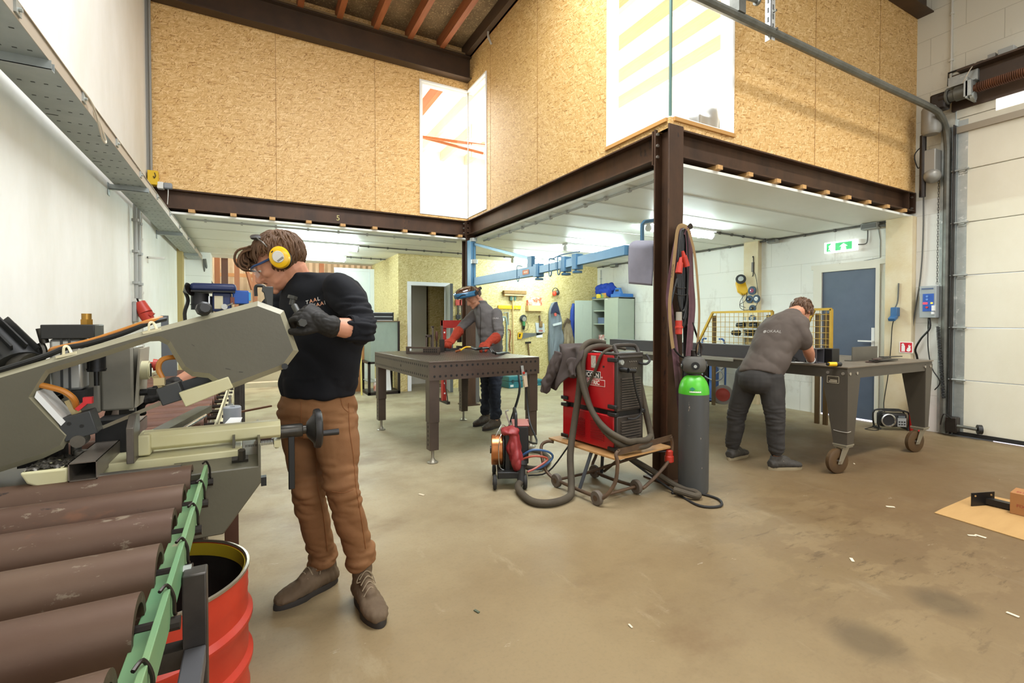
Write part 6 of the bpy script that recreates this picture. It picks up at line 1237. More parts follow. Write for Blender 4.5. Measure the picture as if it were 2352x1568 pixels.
# the maker's mark on the side, words on a black and a red plate
lx = -CY_; nrm_ = lx.cross(V((0, 0, 1)))
pl0 = cp_(x0 - .0015, y0_ + .385, .805)
WL = M('logo_white', 'e8e4dc', .5)
bp = obj('badge', MB().prism([(0, 0), (.225, 0), (.225, .052), (0, .052)], pl0 + V((0, 0, .048)), lx, (0, 0, 1), .0012).prism([(.0, -.0), (.27, 0), (.27, .05), (0, .05)], pl0 - V((0, 0, .008)), lx, (0, 0, 1), .0008), WL, up_)
obj('badge_black', MB().prism([(.004, .004), (.221, .004), (.221, .048), (.004, .048)], pl0 + V((0, 0, .048)) - CX_ * .0012, lx, (0, 0, 1), .0012), BLACK, bp); obj('badge_red', MB().prism([(.004, .004), (.266, .004), (.266, .046), (.004, .046)], pl0 - V((0, 0, .008)) - CX_ * .0008, lx, (0, 0, 1), .0012), REDM, bp)
text_mesh('lettering', 'LINCOLN', pl0 + V((0, 0, .057)) - CX_ * .0026 + lx * .012, lx, (0, 0, 1), .046, WL, bp, ext=.0004, bold=.001); text_mesh('lettering', 'ELECTRIC', pl0 + V((0, 0, .003)) - CX_ * .0022 + lx * .03, lx, (0, 0, 1), .043, WL, bp, ext=.0004, bold=.001)
text_mesh('mark', '®', pl0 + V((0, 0, .052)) - CX_ * .0014 + lx * .232, lx, (0, 0, 1), .02, WL, bp, ext=.0003)
# hose bundle draped over the welder and down to the feeder
HOSE = M('dusty_hose_sleeve', '3b3327', .8, var=('4c4333', 8, .25), bump=(40, .002))
hz = thing('welding_hose', 'thick brown hose bundle looped over the red welder down to the wire feeder', 'hose', (2.1, 2.7, 0))
xs_ = x0 - .03
obj('hose', MB().tube([fp(.11, -.16, .07), fp(.07, -.24, .04), (1.70, 2.84, .03), (1.80, 2.74, .03), (1.97, 2.77, .03), (2.045, 2.84, .07), (2.10, 2.93, .28), cp_(x0 - .075, .44, .50), cp_(xs_ - .005, .43, .75), cp_(xs_, .42, .94), cp_(x0 + .0, .43, 1.05), cp_(x0 + .08, .44, 1.075), cp_(x0 + .18, .40, 1.065), cp_(x0 + .26, .38, 1.06)], .026, n=12, k=6), HOSE, hz)
obj('hose', MB().tube([cp_(x0 + .24, .34, 1.065), cp_(x0 + .12, .36, 1.085), cp_(x0 + .02, .39, 1.06), cp_(xs_ + .005, .40, .98), cp_(xs_, .385, .82), cp_(xs_ - .005, .31, .64), cp_(xs_ + .0, .18, .50), cp_(x0 - .01, .05, .42), cp_(x0 + .08, y0_ - .05, .385), cp_(x0 + .2, y0_ - .07, .375), cp_(x1 + .0, y0_ - .06, .39), cp_(x1 + .045, y0_ - .02, .45), cp_(x1 + .045, y0_ + .03, .62), cp_(x1 + .03, y0_ + .08, .85), cp_(x1 + .02, y0_ + .1, .98)], .023, n=12, k=6), HOSE, hz)
obj('hose', MB().tube([cp_(x0 + .22, .42, 1.105), cp_(x0 + .08, .42, 1.12), cp_(x0 - .01, .42, 1.07), cp_(xs_ - .02, .415, .93), cp_(xs_ - .02, .36, .76), cp_(xs_ - .02, .26, .60), cp_(xs_ - .015, .12, .50), cp_(x0 + .02, -.0, .44), cp_(x0 + .12, y0_ - .065, .425), cp_(x0 + .22, y0_ - .08, .42), cp_(x1, y0_ - .06, .435)], .022, n=12, k=6), HOSE, hz)
obj('thin_cable', MB().tube([cp_(x0 + .2, .18, 1.07), cp_(x0 + .10, .2, 1.08), cp_(x0 + .0, .22, 1.04), cp_(x0 - .012, .27, .93), cp_(x0 - .014, .34, .82), cp_(x0 - .016, .39, .74)], .011, n=8, k=5), HOSE, hz)
obj('floor_cable', MB().tube([cp_(.33, .5, .26), cp_(.45, .30, .20), cp_(.55, .12, .11), (2.80, 2.54, .04), (2.84, 2.40, .03), (2.78, 2.35, .03), (2.70, 2.48, .05)], .022, n=10, k=5), HOSE, hz)
single('floor_hose', 'brown hose curving over the floor behind the wire feeder to the table leg', 'hose', MB().tube([(1.92, 3.50, .20), (2.0, 3.5, .06), (2.16, 3.45, .03), (2.36, 3.62, .03), (2.42, 3.85, .03), (2.3, 4.08, .03), (2.1, 4.2, .03)], .020, n=10, k=5), HOSE)
single('mains_cable', 'thin black cable coiled on the floor between cart and gas cylinder', 'cable', MB().tube([(2.5, 3.0, .30), (2.7, 2.75, .10), (2.74, 2.48, .012), (2.70, 2.25, .010), (2.82, 2.18, .010), (2.92, 2.28, .010), (2.87, 2.45, .010), (2.72, 2.52, .010)], .009, n=8, k=5), RUBBER)
single('mains_cable', 'thin black cable running from the wire feeder behind the cart', 'cable', MB().tube([(1.98, 3.35, .02), (2.15, 3.32, .03), (2.32, 3.3, .20), (2.42, 3.28, .34)], .007, n=8, k=4), RUBBER)
t = thing('cable_plug', 'red industrial plug hanging at the foot of the front column', 'plug', (2.84, 2.62, .30)); p = at(1537, 1047, Y=2.60); obj('body', MB().lathe([(.02, .0), (.034, .01), (.034, .05), (.028, .055), (.03, .09), (.02, .10)], p + V((0, 0, -.05)), n=16), RED, t); obj('cable', MB().tube([p + V((0, 0, .04)), p + V((-.1, .05, .04)), cp_(.45, .3, .33)], .006), BLACK, t)
# grey jacket thrown over the back of the machine
def jk(a, b):
    y = y0_ + .33 + .30 * a + .025 * sin(b * 9); s = b
    if s < .4: P = cp_(x1 - .03 - (x1 - x0) * s / .4, y, zt1 + .025 + .015 * sin(a * 7) + .02 * a)
    else:
        q = (s - .4) / .6; P = cp_(x0 - .02 - .06 * q - .02 * sin(a * 11 + q * 3), y + .10 * q * a, zt1 + .02 - (.20 + .16 * a) * q * (1 - .12 * sin(a * 8)))
    return P
jt = obj('jacket', MB().grid(jk, 22, 26), M('grey_fleece', '4f4642', .9, var=('443c39', 8, .3), bump=(60, .001), spec=.2), None, smooth=180, sol=.012, sub=1); tag(jt, 'grey fleece jacket thrown over the back of the red welder', 'jacket')
sl_ = remeshed('sleeve', MB().tube([cp_(x0 - .03, .66, 1.02), cp_(x0 - .07, .68, .92), cp_(x0 - .10, .72, .80), cp_(x0 - .12, .76, .70)], [.055, .05, .042, .036], n=12).tube([cp_(x0 - .03, .50, .98), cp_(x0 - .055, .48, .90), cp_(x0 - .07, .45, .85)], [.05, .042, .034], n=12), .008, MT['grey_fleece'], jt, 3, fn=wrinkle(.012, (18, 18, 12), 5))

# ------------------------------------------------------------------ gas cylinder
cc = V((2.925, 2.50, 0)); t = thing('gas_cylinder', 'grey gas cylinder with a bright green shoulder and guard ring by the front column', 'gas cylinder', cc)
GREYC = M('cylinder_grey', '4b4c4b', .45, var=('414241', 5, .25), spots=[('cdbfa6', 26, .665), ('8c6a4a', 12, .70)], stretch=(1, 1, .35)); GR = M('cylinder_green', '4fb52a', .35, var=('45a524', 6, .2), spots=('cfd9b5', 9, .71))
obj('body', MB().lathe([(.09, 0), (.106, .008), (.109, .03), (.109, .74)], cc, n=44), GREYC, t)
obj('shoulder', MB().lathe([(.1095, .735), (.109, .76), (.104, .79), (.092, .825), (.072, .855), (.05, .872), (.046, .885)], cc, n=44), GR, t)
obj('neck', MB().lathe([(.052, .875), (.052, .90), (.035, .905), (.035, .96)], cc, n=28), DKSTEEL, t)
gd = MB()
gd.lathe([(.05, .885), (.075, .90), (.088, .93), (.088, .965), (.072, 1.0), (.045, 1.015), (.045, 1.005), (.066, .99), (.08, .962), (.08, .932), (.07, .91), (.05, .897)], cc, n=40, ring=True)
obj('guard', gd, M('guard_grey', '4d4b45', .6), t)
fw = V((-.45, -.88, 0)).normalized()
for an in (-.28, 1.25, -1.75): d_ = Matrix.Rotation(an, 3, 'Z') @ fw; g_ = obj('guard_window', MB().cyl(cc + d_ * .068 + V((0, 0, .948)), cc + d_ * .0895 + V((0, 0, .948)), .030, n=20), HOLE, t); obj('valve_port', MB().cyl(cc + d_ * .085 + V((0, 0, .945)), cc + d_ * .093 + V((0, 0, .945)), .012, n=10), GALV, g_)
obj('valve', MB().cyl(cc + V((0, 0, .96)), cc + V((0, 0, 1.06)), .022).tube([cc + V((0, -.02, 1.03)), cc + V((-.02, -.04, 1.09)), cc + V((.0, -.04, 1.12)), cc + V((.04, -.03, 1.09)), cc + V((.04, -.03, 1.02))], .006), DKSTEEL, t)
obj('regulator_hose', MB().tube([cc + V((.08, -.02, .95)), cc + V((.14, .02, .90)), cc + V((.17, .06, .80)), cc + V((.15, .08, .68)), cc + V((.10, .12, .60))], .008), BLACK, t)
lb_ = MB(); c0 = R(205)
lb_.grid(lambda a, b: cc + V((cos(c0 + .75 * a) * (.1105 - .012 * b), sin(c0 + .75 * a) * (.1105 - .012 * b), .755 + .045 * b)), 10, 3)
obj('label', lb_, M('label_white', 'dedccf', .5, var=('b9b5a6', 40, .2)), t); obj('label_diamond', MB().grid(lambda a, b: cc + V((cos(c0 + .18 + .2 * (a - b)) * .1095, sin(c0 + .18 + .2 * (a - b)) * .1095, .765 + .03 * (a + b) / 2)), 3, 3), M('label_teal', '2f8a6a', .5), t)

# ------------------------------------------------------------------ slings and cables on the front column
hk = V((2.99, 2.66, 2.0)); hook = single('column_hook', 'steel peg welded to the front column carrying slings and cables', 'hook', MB().cyl((2.99, 2.70, 1.99), (2.99, 2.60, 2.01), .016).cyl((2.99, 2.60, 2.01), (2.99, 2.595, 2.01), .024), DKSTEEL)
MAUV = M('mauve_webbing', '6b494f', .8, var=('5a3d45', 14, .3), stretch=(1, 1, 2)); TAN = M('tan_webbing', '93784f', .8, var=('836a45', 10, .3))
def strap(mb, pts, w, up=(0, 1, 0), th=.10): return mb.tube(pts, w / 2, n=8, k=5, flat=th, up=up)
def sp2(L, Y): return [at(u, v, Y=Y) for u, v in L]
s1 = thing('lifting_sling', 'long mauve webbing sling hanging from the peg on the front column', 'sling', hk)
obj('webbing', strap(MB(), sp2([(1574, 530), (1560, 540), (1546, 610), (1537, 680), (1541, 730), (1550, 800), (1558, 880), (1566, 960)], 2.63), .070), MAUV, s1); obj('webbing', strap(MB(), sp2([(1574, 528), (1582, 545), (1586, 640), (1590, 700), (1586, 760), (1582, 818)], 2.60), .072), MAUV, s1)
obj('stitching', strap(MB(), sp2([(1546, 722), (1553, 800), (1560, 880), (1567, 950)], 2.618), .005), M('dark_stitch', '4c333b', .8), s1); obj('stitching', strap(MB(), sp2([(1583, 560), (1587, 640), (1590, 700), (1586, 760), (1582, 812)], 2.585), .005), MT['dark_stitch'], s1)
s2 = thing('ratchet_strap', 'tan ratchet strap with black printing hanging from the column peg', 'strap', hk)
obj('webbing', strap(MB(), sp2([(1578, 522), (1566, 518), (1556, 530), (1549, 590), (1543, 650), (1538, 700), (1541, 760), (1546, 800)], 2.57), .034), TAN, s2); obj('webbing', strap(MB(), sp2([(1580, 525), (1595, 580), (1603, 660), (1606, 720), (1603, 780), (1598, 815)], 2.57), .026), TAN, s2)
a_, b_p = at(1546, 606, Y=2.565), at(1541, 637, Y=2.565)
text_mesh('print', 'PLANETEK', b_p + V((.008, -.004, .0)), (a_ - b_p), (-1, 0, -.1), .022, BLACK, s2, ext=.0003)
s3 = thing('cable_bundle', 'bundle of black extension cables with red plugs hanging on the column peg', 'cable bundle', hk)
for i in range(9):
    o_ = i * .004; x_ = [(1573, 524), (1562 + i * 3, 540), (1556 + i * 3.5, 620 + 8 * (i % 3)), (1558 + i * 3, 680 + 12 * (i % 4)), (1566 + i * 2, 715 + 18 * (i % 3)), (1577 + i, 690 - 10 * (i % 3)), (1580, 600), (1577, 530)]
    obj('cable', MB().tube(sp2(x_, 2.60 + .006 * i), .0085, n=7, k=4), BLACK, s3)
for i in range(3): obj('cable', MB().tube(sp2([(1574, 526), (1570 + 4 * i, 640), (1571 + 3 * i, 760), (1572 + 2 * i, 820), (1570 + 3 * i, 880)], 2.66), .0075, n=7, k=4), BLACK, s3)
obj('cable', MB().tube(sp2([(1555, 640), (1538, 720), (1545, 790), (1560, 815), (1575, 822)], 2.60), .0075, n=7, k=4), BLACK, s3); obj('cable', MB().tube(sp2([(1590, 740), (1604, 780), (1613, 800), (1608, 818), (1598, 830)], 2.60), .008, n=7, k=4), BLACK, s3)
obj('tie', MB().tube(sp2([(1551, 658), (1562, 662), (1575, 661)], 2.575), .004).tube(sp2([(1551, 674), (1562, 678), (1577, 677)], 2.575), .004), BLACK, s3)
for (u, v, r_a) in ((1561, 612, .2), (1573, 597, -.35)):
    p = at(u, v, Y=2.56); d_ = V((sin(r_a), 0, cos(r_a))); obj('red_plug', MB().cyl(p - d_ * .05, p + d_ * .03, .026, .022).cyl(p + d_ * .03, p + d_ * .07, .016, .01), RED, s3)
p = at(1559, 745, Y=2.57); obj('red_plug', MB().lathe([(.02, -.075), (.026, -.07), (.026, -.03), (.031, -.028), (.031, -.015), (.025, -.012), (.025, .03)], p, n=18), RED, s3); obj('grey_coupler', MB().cyl(p + V((0, 0, .03)), p + V((0, 0, .095)), .022), M('coupler_grey', '9c9587', .5), s3)

# ------------------------------------------------------------------ blue crane arm on the back column
BLUE = M('crane_blue', '5d8fb3', .4, var=('507f9f', 3, .25), spots=('3b5f7a', 9, .68)); BLUED = M('crane_blue_dark', '3f6a86', .4)
jc = thing('jib_crane', 'light blue swing arm crane on the back column reaching toward the front column', 'crane', (2.95, 6.6, 1.8))
JX = 2.95; obj('mast', MB().span((2.885, 6.55, 1.78), (2.965, 6.70, 2.50)).span((2.87, 6.60, 1.70), (3.03, 6.70, 1.78)), BLUE, jc, bev=.004); obj('mast_groove', MB().span((2.915, 6.545, 1.85), (2.93, 6.55, 2.45)), BLUED, jc)
obj('hinge', MB().cyl((2.93, 6.53, 2.14), (2.93, 6.53, 2.2), .05).cyl((2.93, 6.56, 2.47), (2.93, 6.56, 2.52), .055), GALV, jc)
obj('arm', MB().bar((2.955, 6.53, 1.875), (2.975, 4.79, 1.875), .07, .115), BLUE, jc, bev=.003); obj('arm_end', MB().bar((2.975, 4.84, 1.875), (2.975, 4.77, 1.875), .10, .15), BLUE, jc, bev=.003)
obj('inner_arm', MB().bar((2.975, 4.80, 1.88), (2.80, 3.10, 1.88), .05, .085), BLUE, jc, bev=.003)
obj('tie_rod', MB().bar((2.945, 6.53, 2.43), (2.965, 4.95, 2.03), .035, .035), M('rod_blue', '6c8797', .35, .4), jc); obj('tie_lug', MB().span((2.94, 4.90, 1.93), (2.99, 5.0, 2.06)), BLUED, jc)
for (y, x) in ((4.78, 2.975), (4.15, 2.915), (3.92, 2.89)):
    cl = obj('clamp', MB().span((x - .045, y - .035, 1.80), (x + .045, y + .035, 1.955)), BLUE, jc, bev=.003); obj('clamp_screw', MB().cyl((x - .02, y, 1.80), (x - .02, y, 1.765), .014).cyl((x, y, 1.785), (x, y, 1.765), .05), BLUED, cl)
for y, x in ((5.15, 2.90), (4.40, 2.88), (4.22, 2.87)): obj('cable_hook', MB().tube([(x + .06, y, 1.96), (x, y, 1.965), (x - .015, y, 1.94), (x - .015, y, 1.80), (x - .015, y - .02, 1.77), (x - .015, y - .045, 1.79), (x - .015, y - .045, 1.83)], .006), BLUED, jc)
obj('hook_rail', MB().tube([(2.93, 4.42, 1.97), (2.90, 4.2, 1.985), (2.87, 3.85, 1.97)], .006), BLUED, jc)
st_ = obj('maker_sticker', MB().span((2.9325, 4.95, 1.85), (2.9335, 5.10, 1.905)), M('sticker_orange', 'd2855a', .5), jc); obj('sticker_band', MB().span((2.932, 4.98, 1.867), (2.9325, 5.07, 1.888)), M('sticker_cream', 'e6cdb0', .5), st_)
obj('end_bracket', MB().tube([at(1475, 590, Y=3.16), at(1475, 515, Y=3.16), at(1480, 509, Y=3.16), at(1512, 504, Y=3.16)], .017, n=4, k=1), BLUED, jc)
def cl_(a, b):
    y = 2.86 + .22 * a; s = b * .75
    if s < .12: an = pi * s / .12 * .5; return V((2.865 - .055 * sin(an) , y, 1.955 + .055 * cos(an) - .055 + .02))
    return V((2.81 - .01 * sin(a * 5 + s * 6) - .01 * s, y, 1.92 - (s - .12) * .62 + .0 * a))
pt = [at(1446, 575, Y=3.1), at(1505, 545, Y=2.93)]
def cl2(a, b):
    base = at(1447 + 56 * a, 0, Y=3.08 - .14 * a); top_ = 1.965 - .012 * a
    if b < .25: q = b / .25; return V((base.x + .10 * (1 - q), base.y, top_ - .045 * q * q))
    q = (b - .25) / .75; return V((base.x - .008 * sin(q * 3 + a * 4), base.y, top_ - .045 - .325 * q - .01 * a * q))
single('grey_cloth', 'grey cloth draped over the end of the blue crane arm beside the front column', 'cloth', MB().grid(cl2, 12, 22), M('grey_felt', '8b8a94', .85, var=('77757e', 6, .3)), smooth=180, sol=.006)
# --- the welder behind the welding table
GRF = M('grey_zip_fleece', '6c6866', .9, var=('5d5958', 7, .3), bump=(250, .0004), spec=.2); JEAN = M('dark_jeans', '23262e', .8, var=('343945', 6, .3), spec=.2); BRB = M('brown_work_boot', '3f332b', .55, var=('524337', 8, .3))
WGL = M('red_welding_glove', '8a2f1e', .75, var=('a03c26', 9, .3), bump=(60, .002), spec=.2)
per = person('person in grey fleece and red gauntlets welding behind the steel table, visor tipped up', (2.6, 5.3))
F2 = V((-.99, -.14, 0)).normalized(); R2 = F2.cross(V((0, 0, 1))); L2 = -R2; D = 6.0
pel, che, nek = at(1129, 835, d=D), at(1122, 748, d=D), at(1106, 700, d=D - .03)
LS, RS, LE, RE, LW, RW = at(1141, 720, d=5.86), at(1090, 722, d=6.12), at(1146, 770, d=5.74), at(1058, 754, d=6.02), at(1124, 787, d=5.60), at(1041, 778, d=5.92)
LH, RH = pel + L2 * .09, pel + R2 * .09; LK, RK = at(1137, 905, d=5.80), at(1119, 905, d=5.98); LA, RA = at(1138, 962, d=5.76), at(1116, 950, d=5.98)
hd = at(1088, 684, d=D - .08); FH = F2 * cos(R(35)) + V((0, 0, -1)) * sin(R(35)); TH = mat3(*fr(FH))
mb = MB(); add_head(mb, hd, TH, 1.0); limb(mb, [nek + V((.02, 0, -.06)), nek, hd + TH @ V((0, -.035, -.045))], [.060, .057, .058])
limb(mb, [nek + V((.03, 0, -.1)), che, pel], [.08, .10, .10])
for a_, b_, c_ in ((LS, LE, LW), (RS, RE, RW)): limb(mb, [a_, b_, c_], [.045, .04, .03])
for a_, b_, c_ in ((LH, LK, LA), (RH, RK, RA)): limb(mb, [a_, b_, c_], [.07, .05, .04])
remeshed('body', mb, .006, SKIN2, per, 3)
sw = MB(); sw.loft([ring(at(1129, 826, d=D), L2, F2, .165, .12), ring(at(1128, 800, d=D), L2, F2, .180, .13), ring(at(1125, 770, d=D), L2, F2, .18, .13), ring(at(1121, 742, d=D), L2, F2, .20, .135), ring(at(1116, 719, d=D), L2, F2, .195, .12), ring(at(1110, 706, d=D), L2, F2, .13, .10), ring(at(1106, 697, d=D - .02), L2, F2, .075, .075), ring(at(1104, 690, d=D - .04), L2, F2, .070, .072)], 24)
limb(sw, [LS, LS.lerp(LE, .5), LE, LW], [.072, .066, .060, .045], 16); limb(sw, [RS, RS.lerp(RE, .5), RE, RW], [.072, .066, .058, .045], 16)
def w2(co, n):
    near = min((co - LE).length, (co - RE).length); k = max(0, 1 - near / .22)
    return co + n * (.007 * (abs(noise.noise(V((co.x * 7, co.y * 7, co.z * 12)))) * 2 - .5) + k * .014 * (abs(noise.noise(V((co.x * 12, co.y * 12, co.z * 30)))) * 2 - .5))
swm = remeshed('fleece_jacket', sw, .010, GRF, per, 6, fn=w2)
ztx = MB().cyl((0, 0, 0), (0, 0, .0001), .02, n=20); me = bpy.data.meshes.new('print'); me.from_pydata([(x * 1.0, y * .4, 0) for x, y, z in ztx.v[:20]], [], [tuple(range(20))])
uxp = (L2 + V((0, 0, .1))).normalized(); decal_text('chest_print', 'STAAL', at(1107, 733, d=5.7), uxp, (0, 0, 1), .026, M('pale_print', 'b5b0ab', .8), swm, swm)
zp = []
tm = swm.data; bv = BVHTree.FromPolygons([v.co for v in tm.vertices], [p.vertices for p in tm.polygons])
for u, v in ((1103, 705), (1104, 720), (1104, 740), (1103, 765), (1104, 800)):
    d_ = (at(u, v, d=5.0) - V((0, 0, EYE))).normalized(); h_, n_, _, _ = bv.ray_cast(V((0, 0, EYE)), d_)
    if h_ is not None: zp.append(h_ - d_ * .002)
obj('zip', MB().tube(zp, .004, n=6), DKSTEEL, swm)
tr = MB(); tr.loft([ring(at(1129, 815, d=D), L2, F2, .155, .115), ring(at(1129, 840, d=D), L2, F2, .175, .13), ring(at(1129, 860, d=D), L2, F2, .16, .12)], 24)
for h_, k_, a_ in ((LH, LK, LA), (RH, RK, RA)): limb(tr, [h_, h_.lerp(k_, .5), k_, k_.lerp(a_, .6), a_ + V((0, 0, .05))], [.095, .088, .075, .070, .072], 16)
remeshed('jeans', tr, .009, JEAN, per, 3, fn=wrinkle(.016, (9, 9, 20), 7))
for a_, nm in ((LA, 'boot'), (RA, 'boot')): add_shoe(per, nm, V((a_.x, a_.y, 0)) - V((-.93, -.36, 0)).normalized() * .08, V((a_.x, a_.y, 0)) + V((-.93, -.36, 0)).normalized() * .3, a_, BRB, SOLE, .30, .11, .13)
for W_, E_, tgt, dd, sd_ in ((LW, LE, (1088, 801), 5.5, -1), (RW, RE, (1020, 797), 5.75, 1)):
    f_ = (at(tgt[0], tgt[1], d=dd) - W_).normalized(); g = MB(); add_hand(g, W_, f_, V((.1, -.2, 1)), sd_, [(.4, .6, .4), (.5, .6, .5), (.55, .7, .5), (.6, .7, .5)], 1.15, (.5, .4), 1.35, .08); a_ = (E_ - W_).normalized()
    limb(g, [W_ + a_ * .13, W_ + a_ * .05, W_ + f_ * .02], [.068, .056, .044], 16); remeshed('welding_glove', g, .005, WGL, per, 2, fn=wrinkle(.004, (25, 25, 25), 1))
hm = MB()
for i in range(400):
    a = random.uniform(0, 2 * pi); zz = random.uniform(-.5, .9); q = math.sqrt(1 - zz * zz); d = V((q * cos(a), q * sin(a), zz))
    if not (d.y > .3 and d.z < .6) and not (d.y > 0 and d.z < .15): hm.ell(hd + TH @ cap(d), .010, n=6, m=4)
remeshed('hair', hm, .006, HAIR2, per, 2)
HB = M('helmet_blue', '2f6a8f', .25, var=('25587a', 4, .2), coat=.4); HBR = M('helmet_bronze', '4a3526', .12, .3, coat=.8)
hc = hd + TH @ V((0, .045, .115)); HT = TH @ Matrix.Rotation(R(18), 3, 'X')
hl = MB()
for j in range(0, 11):
    t = pi * .5 * j / 10
    for i in range(28): a = 2 * pi * i / 28; hl.v.append(tuple(hc + HT @ V((.118 * cos(a) * cos(t) ** .6, (.165 if sin(a) > 0 else .125) * sin(a) * cos(t) ** .6, .085 * sin(t) - .02))))
hl.f = [(j * 28 + i, j * 28 + (i + 1) % 28, (j + 1) * 28 + (i + 1) % 28, (j + 1) * 28 + i) for j in range(10) for i in range(28)]; hl.m = [0] * len(hl.f)
he = obj('welding_helmet', hl, HBR, per, smooth=180, sol=.006)
bnd = MB().grid(lambda a, b: hc + HT @ V((.122 * cos(R(-25 + 230 * a)), (.172 if sin(R(-25 + 230 * a)) > 0 else .13) * sin(R(-25 + 230 * a)), -.055 + .065 * b + .012 * sin(R(230 * a)))), 30, 3)
obj('visor_band', bnd, HB, he, smooth=180, sol=.005)
obj('flame_mark', MB().grid(lambda a, b: hc + HT @ V((.126 * cos(R(150 - 75 * a)), .177 * sin(R(150 - 75 * a)), -.020 + .014 * (b - .5) * (1 - a) + .009 * sin(a * 9))), 16, 2).grid(lambda a, b: hc + HT @ V((.126 * cos(R(30 + 75 * a)), .177 * sin(R(30 + 75 * a)), -.020 + .014 * (b - .5) * (1 - a) + .009 * sin(a * 9))), 16, 2), BLACK, he)
for x in (-1, 1): obj('pivot_knob', MB().cyl(hd + TH @ V((x * .095, .0, .06)), hd + TH @ V((x * .128, .0, .065)), .024, n=14), BLACK, he)
obj('head_strap', MB().tube([hd + TH @ V((.098 * cos(R(a)), .11 * sin(R(a)) - .02, .055)) for a in range(180, 361, 20)], .008, n=6).cyl(hd + TH @ V((0, -.125, .05)), hd + TH @ V((0, -.16, .045)), .02), BLACK, he)

# --- the man bending over the rolling table
TSH = M('grey_tshirt', '5f564f', .9, var=('534a44', 5, .3), spec=.2); WTR = M('charcoal_work_trousers', '33312f', .85, var=('403d3a', 7, .3), spec=.2); TRN = M('dark_trainer', '2f2c28', .7, var=('454038', 12, .3)); TRS = M('tan_trainer_sole', '8d7f62', .7)
per = person('person in grey T-shirt and charcoal trousers bending over the rolling steel table', (4.0, 2.6))
F3 = V((.97, .2, 0)).normalized(); R3 = F3.cross(V((0, 0, 1))); L3 = -R3
pel = at(1744, 862, d=4.22); RH, LH = pel + R3 * .095, pel + L3 * .095
nek = at(1818, 722, d=4.30); che = at(1782, 768, d=4.27)
RS, LS = at(1829, 752, d=4.12), at(1792, 755, d=4.46)
RE, RW = at(1856, 803, d=4.16), at(1862, 826, d=4.33); LE, LW = at(1812, 806, d=4.60), at(1826, 822, d=4.52)
RK, LK = at(1780, 962, d=4.12), at(1693, 955, d=4.38); RA, LA = at(1783, 1040, d=4.13), at(1683, 1028, d=4.44)
hd = at(1839, 718, d=4.36); FH = F3 * cos(R(58)) + V((0, 0, -1)) * sin(R(58)); TH = mat3(*fr(FH))
mb = MB(); add_head(mb, hd, TH, 1.0); limb(mb, [nek + (che - nek) * .3, nek, hd + TH @ V((0, -.04, -.05))], [.070, .060, .060])
limb(mb, [nek + (che - nek) * .4, che, pel], [.085, .10, .10]); limb(mb, [RS, RE, RW], [.050, .043, .030]); limb(mb, [LS, LE, LW], [.050, .043, .030]); mb.tube([RE, RE.lerp(RW, .35), RW], [.044, .045, .031], n=14)
for a_, b_, c_ in ((LH, LK, LA), (RH, RK, RA)): limb(mb, [a_, b_, c_], [.07, .05, .04])
remeshed('body', mb, .0055, SKIN, per, 3)
ax_ = (nek - pel).normalized(); dr_ = (F3 - ax_ * F3.dot(ax_)).normalized()
def r3(t, rx, ry, off=0): return (pel.lerp(nek, t) - dr_ * off, L3 * rx, dr_ * ry)
ts = MB(); ts.loft([r3(-.02, .185, .150), r3(.10, .190, .150), r3(.30, .190, .145, .01), r3(.52, .205, .15, .025), r3(.72, .215, .14, .035), r3(.88, .18, .11, .03), r3(.98, .10, .085, .01), r3(1.04, .075, .075)], 26)
limb(ts, [RS + (nek - RS) * .15, RS.lerp(RE, .28), RS.lerp(RE, .60)], [.085, .080, .078], 16); limb(ts, [LS + (nek - LS) * .15, LS.lerp(LE, .28), LS.lerp(LE, .60)], [.085, .080, .078], 16)
tsm = remeshed('t_shirt', ts, .009, TSH, per, 8, fn=lambda co, n: co + n * (.009 * (abs(noise.noise(V((co.x * 5 + co.z * 4, co.y * 6, co.z * 5)))) * 2 - .5) + .004 * (abs(noise.noise(V((co.x * 14, co.y * 14, co.z * 9)))) * 2 - .5)))
PG = M('pale_back_print', 'a9a49c', .8)
bo_ = at(1748, 738, d=4.1); bn = -dr_; bx = R3; by = ax_; 
decal_text('back_print', 'OKAAL', at(1747, 737, d=4.05), (bx - bn * bx.dot(bn)), by, .036, PG, tsm, tsm); dm = MB().cyl((0, 0, 0), (0, 0, .0001), .014, n=20); me = bpy.data.meshes.new('print_dot'); me.from_pydata([(x - .018, y + .013, 0) for x, y, z in dm.v[:20]], [], [tuple(range(20))]); lay_on('print_dot', me, at(1747, 737, d=4.05), (bx - bn * bx.dot(bn)), by, PG, tsm, tsm)
tr = MB(); tr.loft([(pel + ax_ * .06, L3 * .165, dr_ * .125), (pel, L3 * .185, F3 * .15), (pel - V((0, 0, .08)), L3 * .185, F3 * .145), (pel - V((0, 0, .14)), L3 * .16, F3 * .125)], 24); tr.ell(pel - F3 * .06 - V((0, 0, .04)), (.12, .15, .12))
for h_, k_, a_ in ((LH, LK, LA), (RH, RK, RA)): limb(tr, [h_, h_.lerp(k_, .4), k_ + V((0, 0, .03)), k_.lerp(a_, .5), a_ + V((0, 0, .03))], [.105, .098, .082, .072, .062], 18)
def w3(co, n):
    k = max(0, 1 - min((co - LK).length, (co - RK).length) / .2) + max(0, 1 - min((co - LA).length, (co - RA).length) / .15)
    return co + n * (.004 * (abs(noise.noise(co * 8)) * 2 - .5) + k * .011 * (abs(noise.noise(V((co.x * 9, co.y * 9, co.z * 34)))) * 2 - .5))
remeshed('trousers', tr, .008, WTR, per, 4, fn=w3)
